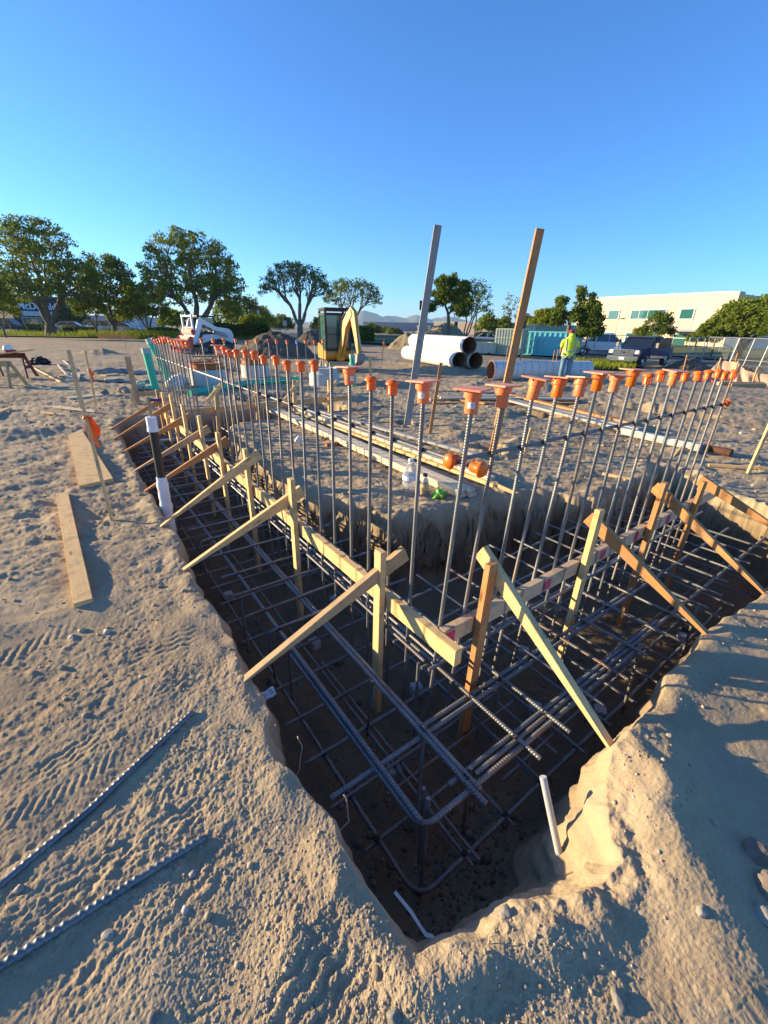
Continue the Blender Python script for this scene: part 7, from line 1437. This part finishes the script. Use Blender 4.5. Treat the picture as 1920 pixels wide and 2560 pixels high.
# silt fence and orange netting
M['silt'] = mat('tan_silt_cloth', (.46, .31, .22), .85, 0, .08, 2); M['net'] = mat('orange_netting', (.80, .28, .07), .8, 0, .15, 6)
def cloth(name, cols_, ys, tops, zb, mt, label, cat, posts=()):
    e = empty(name, at(cols_[0], ys[0], zb), 0, label, cat); bpy.context.view_layer.update(); mb = MB(); n = 60; m = 8; vs = []
    for i in range(n + 1):
        c = np.interp(i, np.linspace(0, n, len(cols_)), cols_); y_ = np.interp(i, np.linspace(0, n, len(cols_)), ys); h_ = np.interp(i, np.linspace(0, n, len(cols_)), tops)
        for k in range(m + 1): f = k / m; p = at(c, y_ + .10 * math.sin(i * .5 + f * 3) * (1 - f)); p.z = zb + h_ * f + .015 * math.sin(i * 1.7) * f; vs.append(p)
    mb.add(vs, [[i * (m + 1) + k, (i + 1) * (m + 1) + k, (i + 1) * (m + 1) + k + 1, i * (m + 1) + k + 1] for i in range(n) for k in range(m)]); o = mb.build('cloth', mt, smooth=True); o.parent = e; o.matrix_parent_inverse = e.matrix_world.inverted()
    for c, y_, h_ in posts:
        mb = MB(); mb.box(at(c, y_ - .06, zb + h_ / 2), (.05, .05, h_)); o = mb.build('stake', M['lumber_weathered']); o.parent = e; o.matrix_parent_inverse = e.matrix_world.inverted()
cloth('silt_fence', [1800, 1820, 1850, 1872, 1895, 1925, 1980], [22.5, 22.3, 22, 21.6, 21.3, 21, 20.5], [.30, .95, .95, .90, .60, .50, .45], -.62, M['silt'], 'sagging tan silt fence cloth at the right edge', 'silt fence', [(1823, 22.3, 1.1), (1870, 21.6, 1.0), (1925, 21, .8)])
cloth('orange_fence', [235, 270, 305, 330], [45.6, 45.6, 45.6, 45.6], [.30, .45, .35, .2], .02, M['net'], 'low orange netting lying along the far grass', 'fence', [])
for i, (c, y_, z_) in enumerate([(1796, 21, -.75), (1820, 20.5, -.75), (1842, 20.3, -.75), (1863, 20.2, -.72)]):
    mb = MB(); 
    for k in range(5): t = k * 1.25; mb.add([(0, 0, .0), (.10 * math.cos(t), .10 * math.sin(t), .14), (.10 * math.cos(t + .5), .10 * math.sin(t + .5), .10)], [[0, 1, 2]])
    o = mb.build('marker_whisker', mat('pink_red_plastic', (.85, .10, .08), .5) if i == 0 else bpy.data.materials['pink_red_plastic']); o.location = seat(at(c, y_)); tag(o, 'small red survey whisker, %s of four before the silt fence' % ORD[i], 'survey marker', 'red survey whiskers')
for i, (c, y_, L_) in enumerate([(1765, 22, 2.2), (1790, 21.4, 1.6), (1890, 19.5, 2.0), (1910, 19.0, 1.5)]):
    p = seat(at(c, y_), .1); board('log', p - Vector((L_ / 2, .1, 0)), p + Vector((L_ / 2, -.1, .02)), .18, .16, M['lumber_weathered'] if i > 1 else M['grey_wood'], ['grey timber lying before the leaning fence panel', 'shorter grey timber beside the silt fence', 'long pale timber at the right edge', 'short pale timber at the right edge'][i], 'timber', 'timbers by the silt fence')
# poles and signs far away
def pole(px, y, pt, label, r_=.09, zb=-.6, sign=None, lean=0, mt=None, cat='pole'):
    b = at(px, y, zb); t = onY(px + lean, pt, y); e = empty('pole', b, 0, label, cat); bpy.context.view_layer.update(); mb = MB(); mb.tube([b, t], [r_, r_ * .7], 8); o = mb.build('shaft', mt or M['lumber_weathered'], fixn=False); o.parent = e; o.matrix_parent_inverse = e.matrix_world.inverted()
    if sign: mb = MB(); mb.box(t + Vector((0, -.1, -.3)), sign[0], bev=.02); o = mb.build(sign[1], sign[2]); o.parent = e; o.matrix_parent_inverse = e.matrix_world.inverted()
pole(1188, 46, 744, 'thin wooden pole beside the sparse pale tree', .07, lean=8); pole(1140, 70, 808, 'traffic light on a pole beside the tan building', .08, sign=((.5, .3, 1.0), 'signal_head', M['mblack']), mt=M['galv'], cat='traffic light'); pole(1054, 60, 757, 'dark signal head seen just left of the grey tall post', .06, sign=((.5, .3, 1.1), 'signal_head', M['mblack']), mt=M['mblack'], cat='traffic light')
pole(646, 70, 775, 'white street sign post behind the soil heap', .06, sign=((.35, .06, .5), 'sign_plate', M['frame_w']), mt=M['galv'], cat='sign'); pole(712, 64, 802, 'small white sign left of the umbrella tree trunk', .05, sign=((.5, .06, .7), 'sign_plate', M['frame_w']), mt=M['galv'], cat='sign'); pole(1630, 30, 850, 'thin dark wire pole left of the small round tree', .03, -.9, lean=4, mt=M['galv']) if False else None
pole(640, 58, 812, 'orange road-works sign board above the dark hedge', .04, sign=((1.1, .08, .5), 'sign_plate', M['net']), mt=M['galv'], cat='sign')
# ------------------------------------------------------------------ air
hz = MB(); hz.box((150, 1990, 56), (5600, 4400, 124)); o = hz.build('haze'); o['kind'] = 'stuff'; o['label'] = 'thin evening haze over the far hills'; o['category'] = 'haze'
hm = bpy.data.materials.new('haze_air'); hm.use_nodes = True; t_ = hm.node_tree; t_.nodes.remove(t_.nodes['Principled BSDF']); pv = t_.nodes.new('ShaderNodeVolumePrincipled'); pv.inputs['Color'].default_value = (.55, .77, 1.0, 1); pv.inputs['Density'].default_value = .00014; pv.inputs['Anisotropy'].default_value = .2
t_.links.new(pv.outputs[0], t_.nodes['Material Output'].inputs['Volume']); o.data.materials.append(hm); o.display_type = 'WIRE'
